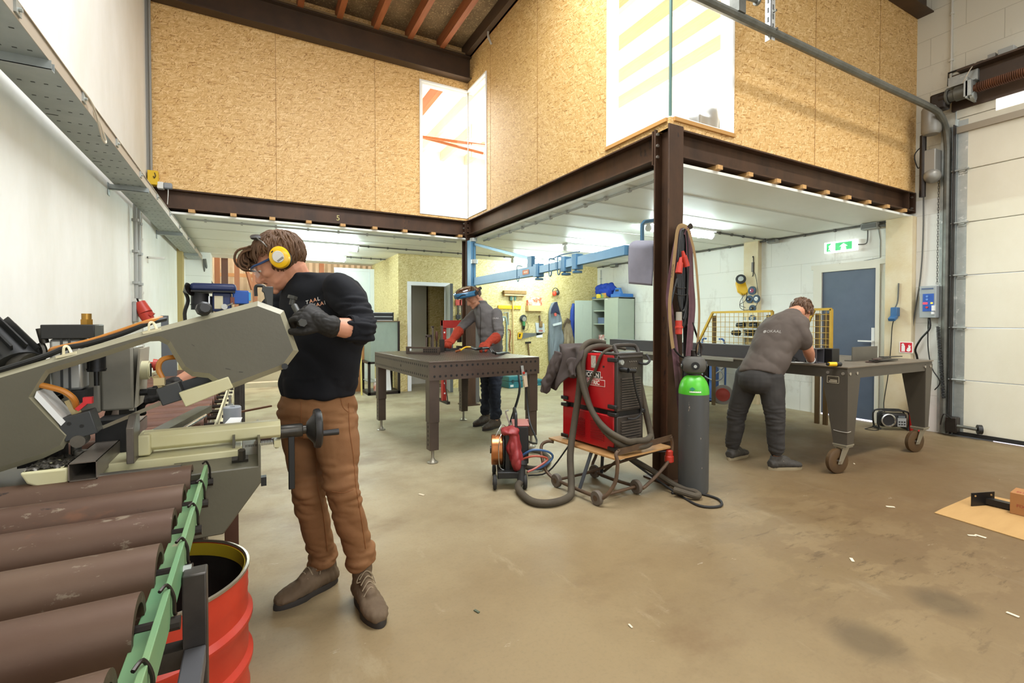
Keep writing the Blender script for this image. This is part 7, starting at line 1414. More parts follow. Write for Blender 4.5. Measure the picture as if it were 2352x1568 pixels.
for a_, d_ in ((RA, V((.92, -.34, 0))), (LA, V((.97, .1, 0)))): d_.normalize(); add_shoe(per, 'shoe', V((a_.x, a_.y, 0)) - d_ * .07, V((a_.x, a_.y, 0)) + d_ * .3, a_, TRN, TRS, .31, .115, .10, M('pale_lace', 'a3957f', .7))
for W_, tgt, dd, sd_ in ((RW, (1862, 838), 4.45, 1), (LW, (1800, 829), 4.40, -1)):
    f_ = (at(tgt[0], tgt[1], d=dd) - W_).normalized(); g = MB(); add_hand(g, W_, f_, V((-.1, -.2, 1)), sd_, [(.5, .6, .4), (.6, .7, .5), (.7, .7, .5), (.7, .7, .5)], 1.05, (.5, .4), 1.15, .10); remeshed('glove', g, .004, GLOVE, per, 2)
obj('wrist_band', MB().lathe([(.034, 0), (.037, .004), (.037, .022), (.034, .026)], RW - (RE - RW).normalized() * .012, (RE - RW), n=18, ring=True), WHT, per)
hm = MB()
for i in range(500):
    a = random.uniform(0, 2 * pi); zz = random.uniform(-.75, 1); q = math.sqrt(1 - zz * zz); d = V((q * cos(a), q * sin(a), zz))
    if not (d.y > .45 and d.z < .5) and not (d.y > .1 and d.z < .1): hm.ell(hd + TH @ cap(d), .011, n=6, m=4)
hb = remeshed('hair', hm, .006, HAIR2, per, 2); h = MB(); hairdo(h, hd, TH, 1.0, 260, .004, .04, .05, lambda d: 0 if (d.y > .45 and d.z < .5) or (d.y > .1 and d.z < .1) else 1); obj('hair_locks', h, HAIR2, hb, smooth=180)
pn = thing('marker_pen', 'pale marker pen held upright in the black glove at the rolling table', 'pen', at(1866, 830, d=4.36)); q0 = at(1864, 832, d=4.38); q1 = at(1874, 809, d=4.40); obj('barrel', MB().cyl(q0, q1, .007), WHT, pn); obj('cap', MB().cyl(q0.lerp(q1, .75), q1, .009), M('pen_cap', '8fb0c8', .4), pn)
# ------------------------------------------------------------------ rolling layout table
BRP = M('brown_table_paint', '4a4338', .48, var=('3f3930', 4, .3), spots=[('8a7d64', 17, .71), ('b8ad98', 26, .76)], bump=(80, .0004)); TTOP = M('worn_table_top', '7d7263', .45, .3, var=('655b4e', 4, .3), spots=('463f37', 9, .66))
t = thing('layout_table', 'long dark brown steel table on castors beneath the heavy beam at right', 'table', (5.0, 3.5, 0))
X0, X1, Y0, Y1, ZT3 = 4.33, 5.86, 2.14, 5.35, .90
obj('tabletop', MB().span((X0 - .01, Y0 - .01, ZT3 - .012), (X1 + .01, Y1, ZT3)), TTOP, t, bev=.002)
ap = MB().span((X0 + .01, Y0, .80), (X1 - .01, Y0 + .01, ZT3 - .012)).span((X0, Y0, .80), (X0 + .01, Y1, ZT3 - .012)).span((X1 - .01, Y0, .80), (X1, Y1, ZT3 - .012)).span((X0 + .01, Y1 - .01, .80), (X1 - .01, Y1, ZT3 - .012))
obj('apron', ap, BRP, t); obj('edge_strip', MB().span((X0 - .012, 3.2, ZT3 - .03), (X0 - .002, Y1, ZT3 + .002)), M('bright_strip', 'b7b6ae', .35, .6), t)
def leg3(x, y, sx, sy, z0=.25):
    l = MB(); w0, w1 = .205, .10
    if sx: 
        l.strip([(x, y - .004, .86), (x + sx * w0, y - .004, .86), (x + sx * w1, y - .004, z0), (x, y - .004, z0)], (0, .008, 0)); l.strip([(x - .004, y, .86), (x - .004, y + sy * w0, .86), (x - .004, y + sy * w1, z0), (x - .004, y, z0)], (.008, 0, 0))
    o = obj('leg', l, BRP, t)
    cx_, cy_ = x + sx * .05, y + sy * .05
    pl = obj('castor_plate', MB().span((cx_ - .06, cy_ - .055, z0 - .012), (cx_ + .06, cy_ + .055, z0)).span((cx_ - .055, cy_ - .05, z0 - .026), (cx_ + .055, cy_ + .05, z0 - .016)), M('castor_zinc', '9a937f', .45, .5), o)
    wc = V((cx_ - .055, cy_ + .02, .105)); wa = V((-.25, -.97, 0)).normalized(); 
    obj('castor_wheel', MB().lathe([(.03, -.02), (.085, -.022), (.103, -.016), (.105, 0), (.103, .016), (.085, .022), (.03, .02)], wc, wa, n=36, ring=True).cyl(wc - wa * .012, wc + wa * .012, .085, n=30), M('amber_castor', '5b4222', .5, var=('443322', 9, .3)), o)
    for s_ in (-1, 1): obj('castor_fork', MB().strip([wc + wa * s_ * .028 + V((0, 0, -.022)) + wa.cross(V((0, 0, 1))) * .02, wc + wa * s_ * .028 + V((0, 0, -.022)) - wa.cross(V((0, 0, 1))) * .02, V((cx_, cy_, z0 - .02)) + wa * s_ * .028 - wa.cross(V((0, 0, 1))) * .035, V((cx_, cy_, z0 - .02)) + wa * s_ * .028 + wa.cross(V((0, 0, 1))) * .035], wa * s_ * .004), M('castor_zinc', '9a937f'), o)
    obj('axle', MB().cyl(wc - wa * .036, wc + wa * .036, .011, n=10), CHROME, o)
    return o
near = leg3(X0, Y0, 1, 1); leg3(5.72, Y0, .7, 1); leg3(X0, Y1 - .01, 1, -1); leg3(X1, Y1 - .01, -1, -1)
for x, y in ((X0 + .03, Y0 - .0), (X0 + .14, Y0), (X1 - .05, Y0), (X1 - .16, Y0)): obj('bolt', MB().cyl((x, y, .842), (x, y - .010, .842), .013, n=8), BOLT, t)
for y in (Y0 + .03, Y0 + .15): obj('bolt', MB().cyl((X0, y, .842), (X0 - .010, y, .842), .013, n=8), BOLT, t)
pl = obj('name_plate', MB().span((X0 - .007, Y0 + .06, .755), (X0 - .004, Y0 + .155, .815)), M('plate_bronze', '5b5346', .35, .5), near); pw = MB().span((X0 - .0085, Y0 + .06, .755), (X0 - .007, Y0 + .063, .815)).span((X0 - .0085, Y0 + .152, .755), (X0 - .007, Y0 + .155, .815)).span((X0 - .0085, Y0 + .06, .812), (X0 - .007, Y0 + .155, .815)).span((X0 - .0085, Y0 + .06, .755), (X0 - .007, Y0 + .155, .758)); obj('plate_border', pw, M('plate_line', 'b9ad93', .4), pl)
obj('plate_print', MB().span((X0 - .008, Y0 + .075, .765), (X0 - .007, Y0 + .14, .772)).span((X0 - .008, Y0 + .075, .778), (X0 - .007, Y0 + .13, .784)), MT['plate_line'], pl)
obj('weld_scar', MB().tube([(X0 - .005, Y0 + .10, .36), (X0 - .006, Y0 + .05, .355), (X0 - .004, Y0 - .005, .357), (X0 + .05, Y0 - .006, .36)], .003), M('weld_grey', '9b9488', .5), near)
# pieces on the table
BEAM = M('blue_grey_hot_rolled', '5d5b5f', .42, .2, var=('525054', 3, .3), spots=('5e4a3c', 6, .68))
bm = MB(); bx0, bx1 = 4.46, 4.585
bm.span((bx0, 2.46, .901), (bx1, 5.28, .907)).span((bx0, 2.46, 1.026), (bx1, 5.28, 1.032)).span((bx0, 2.46, .907), (bx0 + .006, 5.28, 1.026)).span((bx1 - .006, 2.46, .907), (bx1, 5.28, 1.026))
single('steel_beam_stock', 'long dark square steel tube lying along the rolling table edge', 'steel tube', bm, BEAM)
single('steel_tube_offcut', 'short black square tube offcut standing against the long tube at its near end', 'steel tube', MB().span((4.60, 2.40, .901), (4.72, 2.56, 1.03)), M('black_steel', '1e1d1d', .4, .4), bev=.004)
single('steel_angle_plate', 'grey steel plate standing upright on the rolling table by the door', 'steel plate', MB().span((4.98, 2.42, .901), (5.44, 2.428, 1.035)).span((4.98, 2.428, .901), (5.44, 2.49, .908)), M('grey_steel_plate', '5f5b52', .45, .4, var=('6d695f', 4, .3)))
for i, (x, y, a, l) in enumerate(((5.02, 2.30, .15, .34), (5.12, 2.27, -.05, .40), (5.22, 2.33, .05, .30), (4.98, 2.26, .3, .22), (5.30, 2.29, -.12, .28))):
    single('steel_strip', ('lowest dark steel strip in the loose pile on the rolling table', 'long dark strip lying flat at the front of the strip pile', 'strip at the back of the pile beside the upright plate', 'short reddish strip at the left of the strip pile', 'strip at the right end of the pile near the table corner')[i], 'steel strip', MB().box((x + .1, y, .9055 + .0085 * i), (l, .045, .007), Matrix.Rotation(a, 3, 'Z')), M('rusty_strip', '573a33', .5, .4, var=('3c3532', 8, .3)) if i in (0, 3) else M('dark_strip', '3d3a37', .45, .4), group='steel strips on the rolling table')
tp_ = thing('yellow_tool', 'yellow and black hand tool lying on the near corner of the rolling table', 'hand tool', (4.52, 2.27, .9)); p = at(1915, 836, Z=.918); dx = V((.88, -.45, 0)); obj('grip', MB().cyl(p - dx * .045, p + dx * .02, .018), YEL, tp_); obj('tip', MB().cyl(p + dx * .02, p + dx * .06, .019), BLACK, tp_); obj('end_cap', MB().cyl(p - dx * .06, p - dx * .045, .012), BLACK, tp_)
single('drawing_sheet', 'white sheet with black tool under the hands of the bending person', 'sheet', MB().box((4.42, 2.62, .9025), (.12, .22, .002), Matrix.Rotation(.4, 3, 'Z')), MT['paper_white'])
# yellow mesh guards behind the table
MESHY = M('mesh_yellow', 'c79f32', .5, var=('a9842a', 6, .3), spots=('6d5527', 9, .67))
def guard_(name, label, poly, XG):
    t = thing(name, label, 'mesh guard', (XG, poly[0][0], 0), group='yellow mesh guards'); n = len(poly); fr_ = MB()
    for i in range(n): a, b = poly[i], poly[(i + 1) % n]; fr_.bar((XG, a[0], a[1]), (XG, b[0], b[1]), .03, .03, (1, 0, 0))
    obj('frame', fr_, MESHY, t); w = MB()
    def clip(vert, c):
        r = []
        for i in range(n):
            a, b = poly[i], poly[(i + 1) % n]; k = 0 if vert else 1
            if (a[k] - c) * (b[k] - c) < 0: q = (c - a[k]) / (b[k] - a[k]); r.append(a[1 - k] + q * (b[1 - k] - a[1 - k]))
        return sorted(r)
    ys = [p[0] for p in poly]; zs = [p[1] for p in poly]; c = min(ys) + .06
    while c < max(ys) - .02:
        r = clip(True, c)
        if len(r) >= 2: w.cyl((XG, c, r[0]), (XG, c, r[1]), .0035, n=5, cap=False)
        c += .075
    c = min(zs) + .06
    while c < max(zs) - .02:
        r = clip(False, c)
        if len(r) >= 2: w.cyl((XG, r[0], c), (XG, r[1], c), .0035, n=5, cap=False)
        c += .075
    obj('wire_mesh', w, MESHY, t)
    for y in (min(ys) + .05, max(ys) - .35): obj('post', MB().span((XG + .02, y, 0), (XG + .05, y + .05, max(zs) - .05)), M('post_brown', '5b4526', .5), t)
guard_('mesh_guard', 'large yellow wire mesh guard behind the beam, left of the bending person', [(4.0, .84), (5.28, .84), (4.95, 1.42), (4.0, 1.42)], 6.2)
guard_('mesh_guard', 'narrow yellow mesh guard with sloped side in front of the slate door', [(3.25, .78), (3.75, .78), (3.45, 1.43), (3.25, 1.43)], 6.2)
t = thing('tool_shelf', 'white shelf with black tools behind the yellow mesh', 'shelf', (6.6, 4.6, 0)); obj('board', MB().span((6.55, 4.35, 1.28), (6.85, 4.95, 1.30)).span((6.55, 4.35, 1.16), (6.85, 4.95, 1.18)).span((6.55, 4.35, 1.04), (6.85, 4.95, 1.06)), WHT, t); obj('upright', MB().span((6.84, 4.4, .0), (6.88, 4.44, 1.35)).span((6.84, 4.86, 0), (6.88, 4.9, 1.35)), GALV, t)
for i, (y, z) in enumerate(((4.5, 1.18), (4.72, 1.18), (4.55, 1.06), (4.8, 1.06))): single('power_tool', ('black tool on the upper white shelf behind the mesh, left', 'black tool on the upper white shelf behind the mesh, right', 'black tool on the lower white shelf behind the mesh, left', 'black tool on the lower white shelf behind the mesh, right')[i], 'tool', MB().cyl((6.62, y, z + .045), (6.62, y + .12, z + .045), .042, .036).span((6.6, y + .02, z + .0), (6.66, y + .06, z + .06)), BLACK)
t = thing('orange_tool_tray', 'low tray of orange and red tools behind the mesh beside the slings', 'tray', (6.5, 5.5, .9)); obj('tray', MB().span((6.35, 5.1, .78), (6.85, 6.0, .86)), GALV, t); obj('tools', MB().box((6.4, 5.3, .90), (.08, .25, .06), Matrix.Rotation(.5, 3, 'Z')).box((6.42, 5.6, .90), (.08, .25, .06), Matrix.Rotation(-.4, 3, 'Z')).cyl((6.4, 5.75, .9), (6.5, 5.9, .92), .03), M('tool_orange', 'c7582d', .5), t); obj('stand', MB().span((6.4, 5.2, 0), (6.45, 5.25, .78)).span((6.4, 5.85, 0), (6.45, 5.9, .78)), DKSTEEL, t)
# cutting cart with two gas bottles
t = thing('bottle_trolley', 'blue trolley with large red wheel behind the bending person', 'trolley', (6.55, 5.05, 0)); p = at(1668, 903, X=6.45)
BLUET = M('trolley_blue', '3d5f9a', .45); wc = V((6.42, 4.93, .15)); obj('wheel', MB().lathe([(.02, -.02), (.12, -.02), (.15, -.02), (.15, .02), (.12, .02), (.02, .02)], wc, (-.85, -.5, 0), n=34), M('grey_tyre', '77706a', .7), t)
obj('wheel_disc', MB().lathe([(.118, .0), (.1, .026), (.06, .02), (.03, .032), (0, .034)], wc, (-.85, -.5, 0), n=30), M('wheel_red', '8f3328', .5), t); obj('frame', MB().span((6.4, 5.02, .03), (6.7, 5.5, .06)).tube([(6.62, 5.5, .06), (6.62, 5.5, .9), (6.6, 5.4, 1.0)], .016).tube([(6.62, 5.05, .06), (6.62, 5.05, .9), (6.6, 5.15, 1.0)], .016), BLUET, t)
single('oxygen_cylinder', 'slim blue gas cylinder standing on the trolley', 'gas cylinder', MB().lathe([(.06, 0), (.072, .01), (.072, .62), (.05, .70), (.025, .72), (.025, .78), (0, .78)], (6.45, 5.12, .062), n=24), BLUET)
single('acetylene_cylinder', 'maroon gas cylinder on the trolley behind the green-topped cylinder', 'gas cylinder', MB().lathe([(.08, 0), (.09, .01), (.09, .52), (.06, .60), (.025, .62), (.025, .66), (0, .66)], (6.46, 5.33, .062), n=24), M('cylinder_maroon', '6e2f2c', .5))
single('gas_hose', 'looped grey gas hoses hanging on the bottle trolley', 'hose', MB().tube([(6.4, 5.2, .72), (6.36, 5.0, .60), (6.36, 4.88, .45), (6.36, 5.0, .36), (6.36, 5.2, .40), (6.36, 5.3, .5), (6.37, 5.15, .62), (6.36, 4.95, .70), (6.36, 4.85, .6), (6.36, 5.05, .45)], .010), M('grey_hose', '8a8f96', .5))
# radio
p0 = at(2058, 990, Z=0); t = thing('radio', 'black site radio with round silver speaker on the floor by the pilaster', 'radio', p0); fx_ = V((-.62, -.78, 0)).normalized(); sx_ = V((.78, -.62, 0)); RR_ = Matrix((sx_, -fx_, V((0, 0, 1)))).transposed()
def rp(x, y, z): return p0 + sx_ * x - fx_ * y + V((0, 0, z))
obj('body', MB().box(rp(0, .09, .12), (.27, .12, .16), RR_), BLACK, t, bev=.02); obj('speaker_ring', MB().lathe([(.062, 0), (.076, .0), (.078, .012), (.066, .016), (.060, .008)], rp(-.065, .032, .12), fx_, n=32, ring=True), CHROME, t); obj('speaker', MB().lathe([(.062, .004), (.03, .001), (0, .006)], rp(-.065, .032, .12), fx_, n=28), RUBBER, t)
obj('panel', MB().box(rp(.075, .028, .10), (.09, .006, .10), RR_), M('radio_silver', 'a3a6a5', .35, .5), t); obj('display', MB().box(rp(.07, .024, .165), (.07, .006, .022), RR_), M('radio_display', '5c6468', .2), t)
for i in range(3):
    for j in range(2): obj('button', MB().box(rp(.048 + .027 * i, .023, .075 + .03 * j), (.016, .006, .014), RR_), BLACK, t)
obj('roll_bar', MB().tube([rp(-.15, .05, .02), rp(-.165, .05, .10), rp(-.15, .05, .215), rp(0, .05, .23), rp(.15, .05, .215), rp(.165, .05, .10), rp(.15, .05, .02)], .010, k=3).tube([rp(-.15, .15, .02), rp(-.165, .15, .10), rp(-.15, .15, .215), rp(0, .15, .23), rp(.15, .15, .215), rp(.165, .15, .10), rp(.15, .15, .02)], .010, k=3).cyl(rp(-.15, .03, .02), rp(-.15, .17, .02), .012).cyl(rp(.15, .03, .02), rp(.15, .17, .02), .012), BLACK, t)
single('radio_lead', 'thin radio lead lying on the floor left of the radio', 'cable', MB().tube([rp(-.12, .16, .03), rp(-.22, .12, .006), rp(-.3, .05, .006), rp(-.24, -.02, .006), rp(-.17, .02, .006)], .004), BLACK)
# cardboard, bracket and box at the right
CARD = M('cardboard', 'a98652', .8, var=('9b7846', 3, .3), stretch=(1, 5, 1))
cd = [at(u, v, Z=.001) for u, v in ((2146, 1178), (2165, 1168), (2236, 1138), (2262, 1136), (2375, 1160), (2500, 1200), (2470, 1268), (2352, 1241))]
single('cardboard_sheet', 'flat brown cardboard sheet lying on the floor at the right edge', 'cardboard', MB().strip(cd, (0, 0, .004)), CARD)
t = thing('steel_bracket', 'black T shaped steel bracket lying on the cardboard', 'bracket', at(2260, 1160, Z=.006)); a_, b_ = at(2231, 1162, Z=.006), at(2283, 1158, Z=.006); obj('plate', MB().bar(a_ + V((0, 0, .045)), b_ + V((0, 0, .045)), .006, .09), M('black_steel', '1e1d1d'), t); c_ = (a_ + b_) / 2 + V((.04, .04, .03)); e_ = at(2345, 1168, Z=.03); obj('arm', MB().bar(c_, e_, .05, .04), M('black_steel', '1e1d1d'), t)
for q in (.15, .85): obj('hole', MB().cyl(a_.lerp(b_, q) + V((-.004, -.004, .07)), a_.lerp(b_, q) + V((-.002, -.002, .07)), .006), CARD, t)
t = thing('cardboard_box', 'small brown cardboard box with red print standing on the cardboard', 'box', at(2340, 1185, Z=.006)); c0, c1 = at(2319, 1178, Z=.006), at(2362, 1188, Z=.006); bx_ = (c1 - c0).normalized(); by_ = V((-bx_.y, bx_.x, 0)); RB_ = Matrix((bx_, by_, V((0, 0, 1)))).transposed()
obj('carton', MB().box(c0 + bx_ * .10 + by_ * .08 + V((0, 0, .07)), (.20, .16, .14), RB_), M('carton_brown', '9c6b3a', .7, var=('8c5d30', 5, .3)), t, bev=.002)
text_mesh('print', 'BIB', c0 + bx_ * .02 + by_ * .03 + V((0, 0, .1402)), bx_, by_, .05, M('carton_print', '8a3a24', .7), t, ext=.0003); text_mesh('print', 'FIX', c0 + bx_ * .03 - by_ * .0003 + V((0, 0, .05)), bx_, (0, 0, 1), .03, MT['carton_print'], t, ext=.0003)
random.seed(21)
for i, (u, v, s) in enumerate(((970, 942, .02), (968, 1136, .05), (1095, 1404, .03), (1448, 1438, .025), (1962, 1065, .03), (2045, 1164, .05), (2232, 1230, .04), (2252, 1232, .05), (2326, 1412, .04), (1957, 1286, .04))):
    p = at(u, v, Z=.001); single('floor_scrap', ('pale scrap on the floor below the welding table', 'grey chip on the floor in front of the welding table', 'dark scrap on the floor near the bottom middle', 'tiny pale scrap on the floor at bottom centre', 'white scrap on the floor beside the castor', 'long pale splinter on the floor left of the cardboard', 'left one of two white scraps in front of the cardboard', 'right one of two white scraps in front of the cardboard', 'pale wood shaving on the floor at the right edge', 'white crumb on the dark worn patch of floor')[i], 'scrap', MB().box(p + V((0, 0, .002)), (s, s * .35, .003), Matrix.Rotation(random.uniform(0, 3), 3, 'Z')), M('scrap_dark', '4c5340', .8) if i == 2 else M('scrap_pale', 'cdbfa4', .8), group='scraps on the floor')
# ------------------------------------------------------------------ the tool wall and cabinet
YW = YT - .004
def tw(u, v, y=YW): return at(u, v, Y=y)
BRIST = M('broom_bristle', '8a6a40', .9, var=('6d5230', 30, .3)); BIRCH = M('birch_wood', 'd8b47c', .6)
t = thing('broom', 'wide broom hung head up on the strand-board tool wall', 'broom', tw(1179, 700)); a, b = tw(1153, 675), tw(1204, 676)
obj('bristles', MB().span((a.x, YW - .09, a.z), (b.x + .01, YW - .01, a.z + .075)), BRIST, t, bev=.01); obj('stock', MB().span((a.x + .02, YW - .08, a.z - .035), (b.x - .01, YW - .02, a.z)), BIRCH, t, bev=.006)
obj('handle', MB().cyl(tw(1178, 682, YW - .05), tw(1179, 838, YW - .03), .013), BIRCH, t); obj('bracket', MB().span(tw(1172, 680, YW - .06), tw(1176, 690, YW - .03)), M('bracket_green', '3c5a4c', .5), t); obj('bracket', MB().span(tw(1181, 680, YW - .06), tw(1184, 690, YW - .03)), MT['bracket_green'], t)
a, b = tw(1143, 708), tw(1195, 703); t = thing('spirit_level', 'yellow spirit level hung flat on the tool wall behind the broom handle', 'spirit level', a); obj('body', MB().span((a.x, YW - .03, a.z - .01), (b.x, YW, b.z + .01)), YEL, t); obj('vial', MB().span((b.x - .12, YW - .033, a.z + .0), (b.x - .08, YW - .03, a.z + .02)), M('vial_green', 'b9c86a', .2), t)
a, b = tw(1207, 714), tw(1243, 702); t = thing('wall_box', 'pale wooden box shelf holding papers on the tool wall', 'shelf box', a); obj('box', MB().span((a.x, YW - .12, a.z), (b.x, YW, b.z)), BIRCH, t)
single('paper_stack', 'white papers with orange print standing in the wooden wall box', 'papers', MB().span((a.x + .01, YW - .09, b.z), (b.x - .08, YW - .02, b.z + .11)).span((a.x + .10, YW - .07, b.z), (b.x - .02, YW - .01, b.z + .17)), M('paper_orange', 'e9ddcf', .6, var=('d8592f', 9, .1)))
p = tw(1203, 738, YW - .05); t = thing('angle_grinder', 'black and green angle grinder hanging on the tool wall', 'angle grinder', p); obj('guard', MB().lathe([(.0, 0), (.075, .0), (.08, .02), (.05, .03), (0, .03)], p + V((0, .03, .06)), (0, -1, 0), n=24), BLACK, t); obj('disc', MB().cyl(p + V((.01, -.003, .05)), p + V((.01, -.006, .05)), .05, n=22), CHROME, t); obj('body', MB().cyl(p + V((0, -.0, .0)), p + V((.0, 0, -.09)), .034, .03), M('grinder_green', '3e7d4c', .5), t); obj('handle', MB().cyl(p + V((0, 0, -.09)), p + V((-.01, 0, -.17)), .032, .022), BLACK, t); obj('cable', MB().tube([p + V((-.01, 0, -.17)), p + V((.0, .02, -.2)), p + V((.10, .03, -.17)), p + V((.13, .03, -.08)), p + V((.08, .03, .0))], .004), BLACK, t)
p = tw(1240, 745, YW - .03); t = thing('dustpan', 'grey dustpan hanging on the tool wall beside the grinder', 'dustpan', p); obj('pan', MB().strip([p + V((-.11, 0, .04)), p + V((.11, 0, .02)), p + V((.13, 0, -.17)), p + V((-.08, 0, -.17))], (0, .02, 0)), M('pan_grey', 'c3c8ca', .4), t); obj('label', MB().strip([p + V((-.03, -.002, -.12)), p + V((.07, -.002, -.12)), p + V((.07, -.002, -.15)), p + V((-.03, -.002, -.15))], (0, .001, 0)), M('label_red', 'cf7d70', .5), t)
t = thing('hand_brush', 'brown hand brush hanging in front of the dustpan', 'brush', p); obj('bristles', MB().span(p + V((-.03, -.05, -.06)), p + V((.04, -.01, .07))), BRIST, t, bev=.01); obj('handle', MB().cyl(p + V((-.01, -.03, .07)), p + V((-.02, -.02, .19)), .016), M('dark_brush_wood', '5a4230', .6), t)
a, b = tw(1188, 772), tw(1246, 767); t = thing('hand_saw', 'hand saw with yellow handle hung level on the tool wall', 'saw', a)
obj('blade', MB().strip([a + V((.09, -.01, -.06)), a + V((.10, -.01, .07)), b + V((0, -.01, .02)), b + V((0, -.01, .0))], (0, .002, 0)), M('saw_blade', '8c8d8b', .35, .7), t); obj('grip', MB().strip([a + V((.0, -.03, -.05)), a + V((.01, -.03, .08)), a + V((.13, -.03, .075)), a + V((.11, -.03, -.01)), a + V((.08, -.03, -.06))], (0, .03, 0)), YEL, t, bev=.006); obj('grip_hole', MB().strip([a + V((.02, -.031, -.02)), a + V((.03, -.031, .055)), a + V((.07, -.031, .05)), a + V((.05, -.031, -.02))], (0, .001, 0)), BLACK, t)
t = thing('hammer', 'hammer with wooden handle hung low on the tool wall under the saw', 'hammer', tw(1213, 800)); a, b = tw(1207, 787, YW - .03), tw(1219, 786, YW - .03); obj('head', MB().bar(a, b, .035, .04), DKSTEEL, t, bev=.004); obj('handle', MB().cyl(tw(1213, 787, YW - .03), tw(1217, 830, YW - .03), .014), M('worn_ash', '7a5c3c', .6), t)
for lb_, pts, r0, m_ in (('grey steel square hanging on the tool wall left of the broom handle', [(1157, 718), (1167, 717), (1168, 746)], .016, GALV), ('long pale blue pipe bent at the top on the tool wall', [(1150, 727), (1161, 728), (1164, 740), (1164, 812)], .016, M('pale_blue_pipe', '8fa6a8', .5)), ('thin red crowbar hanging beside the broom handle', [(1166, 757), (1171, 757), (1173, 766), (1170, 790), (1172, 806)], .010, M('crowbar_red', '8d3a2c', .5)), ('thin pale rod hanging behind the welding person', [(1153, 745), (1153, 800)], .008, GALV)):
    single('hanging_tool', lb_, 'tool', MB().tube([tw(u, v, YW - .02) for u, v in pts], r0, n=6, k=1), m_, group='bars on the tool wall')
single('wall_socket', 'small white wall socket on the tool wall behind the welding person', 'socket', MB().span(tw(1150, 737, YW - .03), tw(1157, 730, YW - .001)).cyl(tw(1153, 733, YW - .03), tw(1153, 733, YW - .032), .012), WHT)
p = tw(1276, 672, YW - .05); t = thing('ear_defenders', 'red and black ear defenders hung high on the tool wall', 'ear defenders', p)
obj('band', MB().tube([p + V((.075 * cos(R(a)), 0, .02 + .08 * sin(R(a)))) for a in range(-10, 191, 20)], .008), BLACK, t); obj('ear_cup', MB().ell(p + V((-.04, -.02, -.02)), (.05, .035, .055)), M('cup_red', 'd8492c', .4), t); obj('ear_cup', MB().ell(p + V((.05, -.01, -.0)), (.045, .035, .055)), M('cup_dark', '35302c', .4), t)
# hanging work clothes
CVG = M('coverall_grey', '7e858c', .85, var=('6d747b', 5, .3), spec=.2); NAVYC = M('coverall_navy', '2a2f45', .85); REFL = M('reflective_band', 'c9cfd2', .4)
def cloth(nm, label, cat, pieces, m, th=.05, wr=(.018, 12)):
    t = thing(nm, label, cat, tw(*pieces[0][0])); mb = MB()
    for pl in pieces: mb.strip([tw(u, v, YW - .03 - th) for u, v in pl], (0, th, 0))
    o = remeshed('fabric', mb, .012, m, t, 5, fn=wrinkle(wr[0], (wr[1], wr[1], 3), 2)); return t
c = cloth('coverall', 'grey coverall with navy shoulders hanging full length on the tool wall', 'coverall', [[(1270, 696), (1280, 692), (1288, 716), (1292, 740), (1293, 790), (1290, 866), (1268, 868), (1264, 800), (1264, 720)], [(1272, 730), (1288, 722), (1296, 785), (1280, 788)]], CVG, .09)
ys_ = YW - .155
obj('shoulders', MB().strip([tw(u, v, ys_) for u, v in ((1268, 708), (1275, 694), (1280, 693), (1284, 712), (1286, 722), (1277, 716), (1266, 720))], (0, .03, 0)), NAVYC, c, label='navy yoke'); obj('badge', MB().strip([tw(u, v, ys_ - .006) for u, v in ((1273, 719), (1278, 718), (1279, 725), (1274, 726))], (0, .01, 0)), M('badge_red', 'c9584c', .5), c)
for pl in (((1270, 744), (1290, 739), (1290, 744), (1271, 749)), ((1269, 848), (1288, 847), (1288, 852), (1269, 853))): obj('reflective_band', MB().strip([tw(u, v, ys_ - .012) for u, v in pl], (0, .02, 0)), REFL, c)
c = cloth('work_jacket', 'worn brown work jacket hanging on the tool wall right of the grey coverall', 'jacket', [[(1301, 734), (1312, 738), (1318, 770), (1323, 790), (1310, 800), (1294, 804), (1294, 780), (1298, 750)]], M('worn_brown_canvas', '7d6a52', .85, var=('a8987c', 9, .25)), .07); obj('collar', MB().strip([tw(u, v, YW - .12) for u, v in ((1296, 745), (1304, 730), (1311, 736), (1309, 742), (1302, 740), (1297, 752))], (0, .04, 0)), M('jacket_collar', '5a4a3a', .85), c)
c = cloth('blue_coverall', 'bright blue coverall hanging partly behind the open cabinet door', 'coverall', [[(1320, 696), (1327, 698), (1328, 800), (1320, 780), (1311, 742), (1316, 712)]], M('work_blue', '2c4aa5', .8, var=('243c86', 6, .3)), .08); obj('navy_trim', MB().strip([tw(u, v, YW - .12) for u, v in ((1320, 745), (1328, 740), (1328, 790), (1322, 775))], (0, .03, 0)), NAVYC, c)
# steel cabinet
CAB = M('cabinet_grey_green', 'a9b1a3', .45, var=('a0a899', 3, .3)); t = thing('steel_cabinet', 'grey-green two door steel cabinet with its left door open', 'cabinet', (6.7, 7.9, 0)); cx0, cx1, cy0, cy1, cz = 6.50, 6.925, 7.42, 8.28, 1.77
obj('carcass', MB().span((cx0, cy0, 0), (cx1, cy0 + .015, cz)).span((cx0, cy1 - .015, 0), (cx1, cy1, cz)).span((cx1 - .012, cy0, 0), (cx1, cy1, cz)).span((cx0, cy0, cz - .02), (cx1, cy1, cz)).span((cx0, cy0, 0), (cx1, cy1, .05)), CAB, t)
obj('top_edge', MB().span((cx0 - .012, cy0 - .005, cz), (cx1, cy1 + .005, cz + .012)), M('cabinet_top', '5b5d58', .5), t)
for z in (.45, .85, 1.22, 1.5): obj('shelf', MB().span((cx0 + .02, cy0 + .02, z), (cx1 - .02, cy1 - .02, z + .02)), CAB, t)
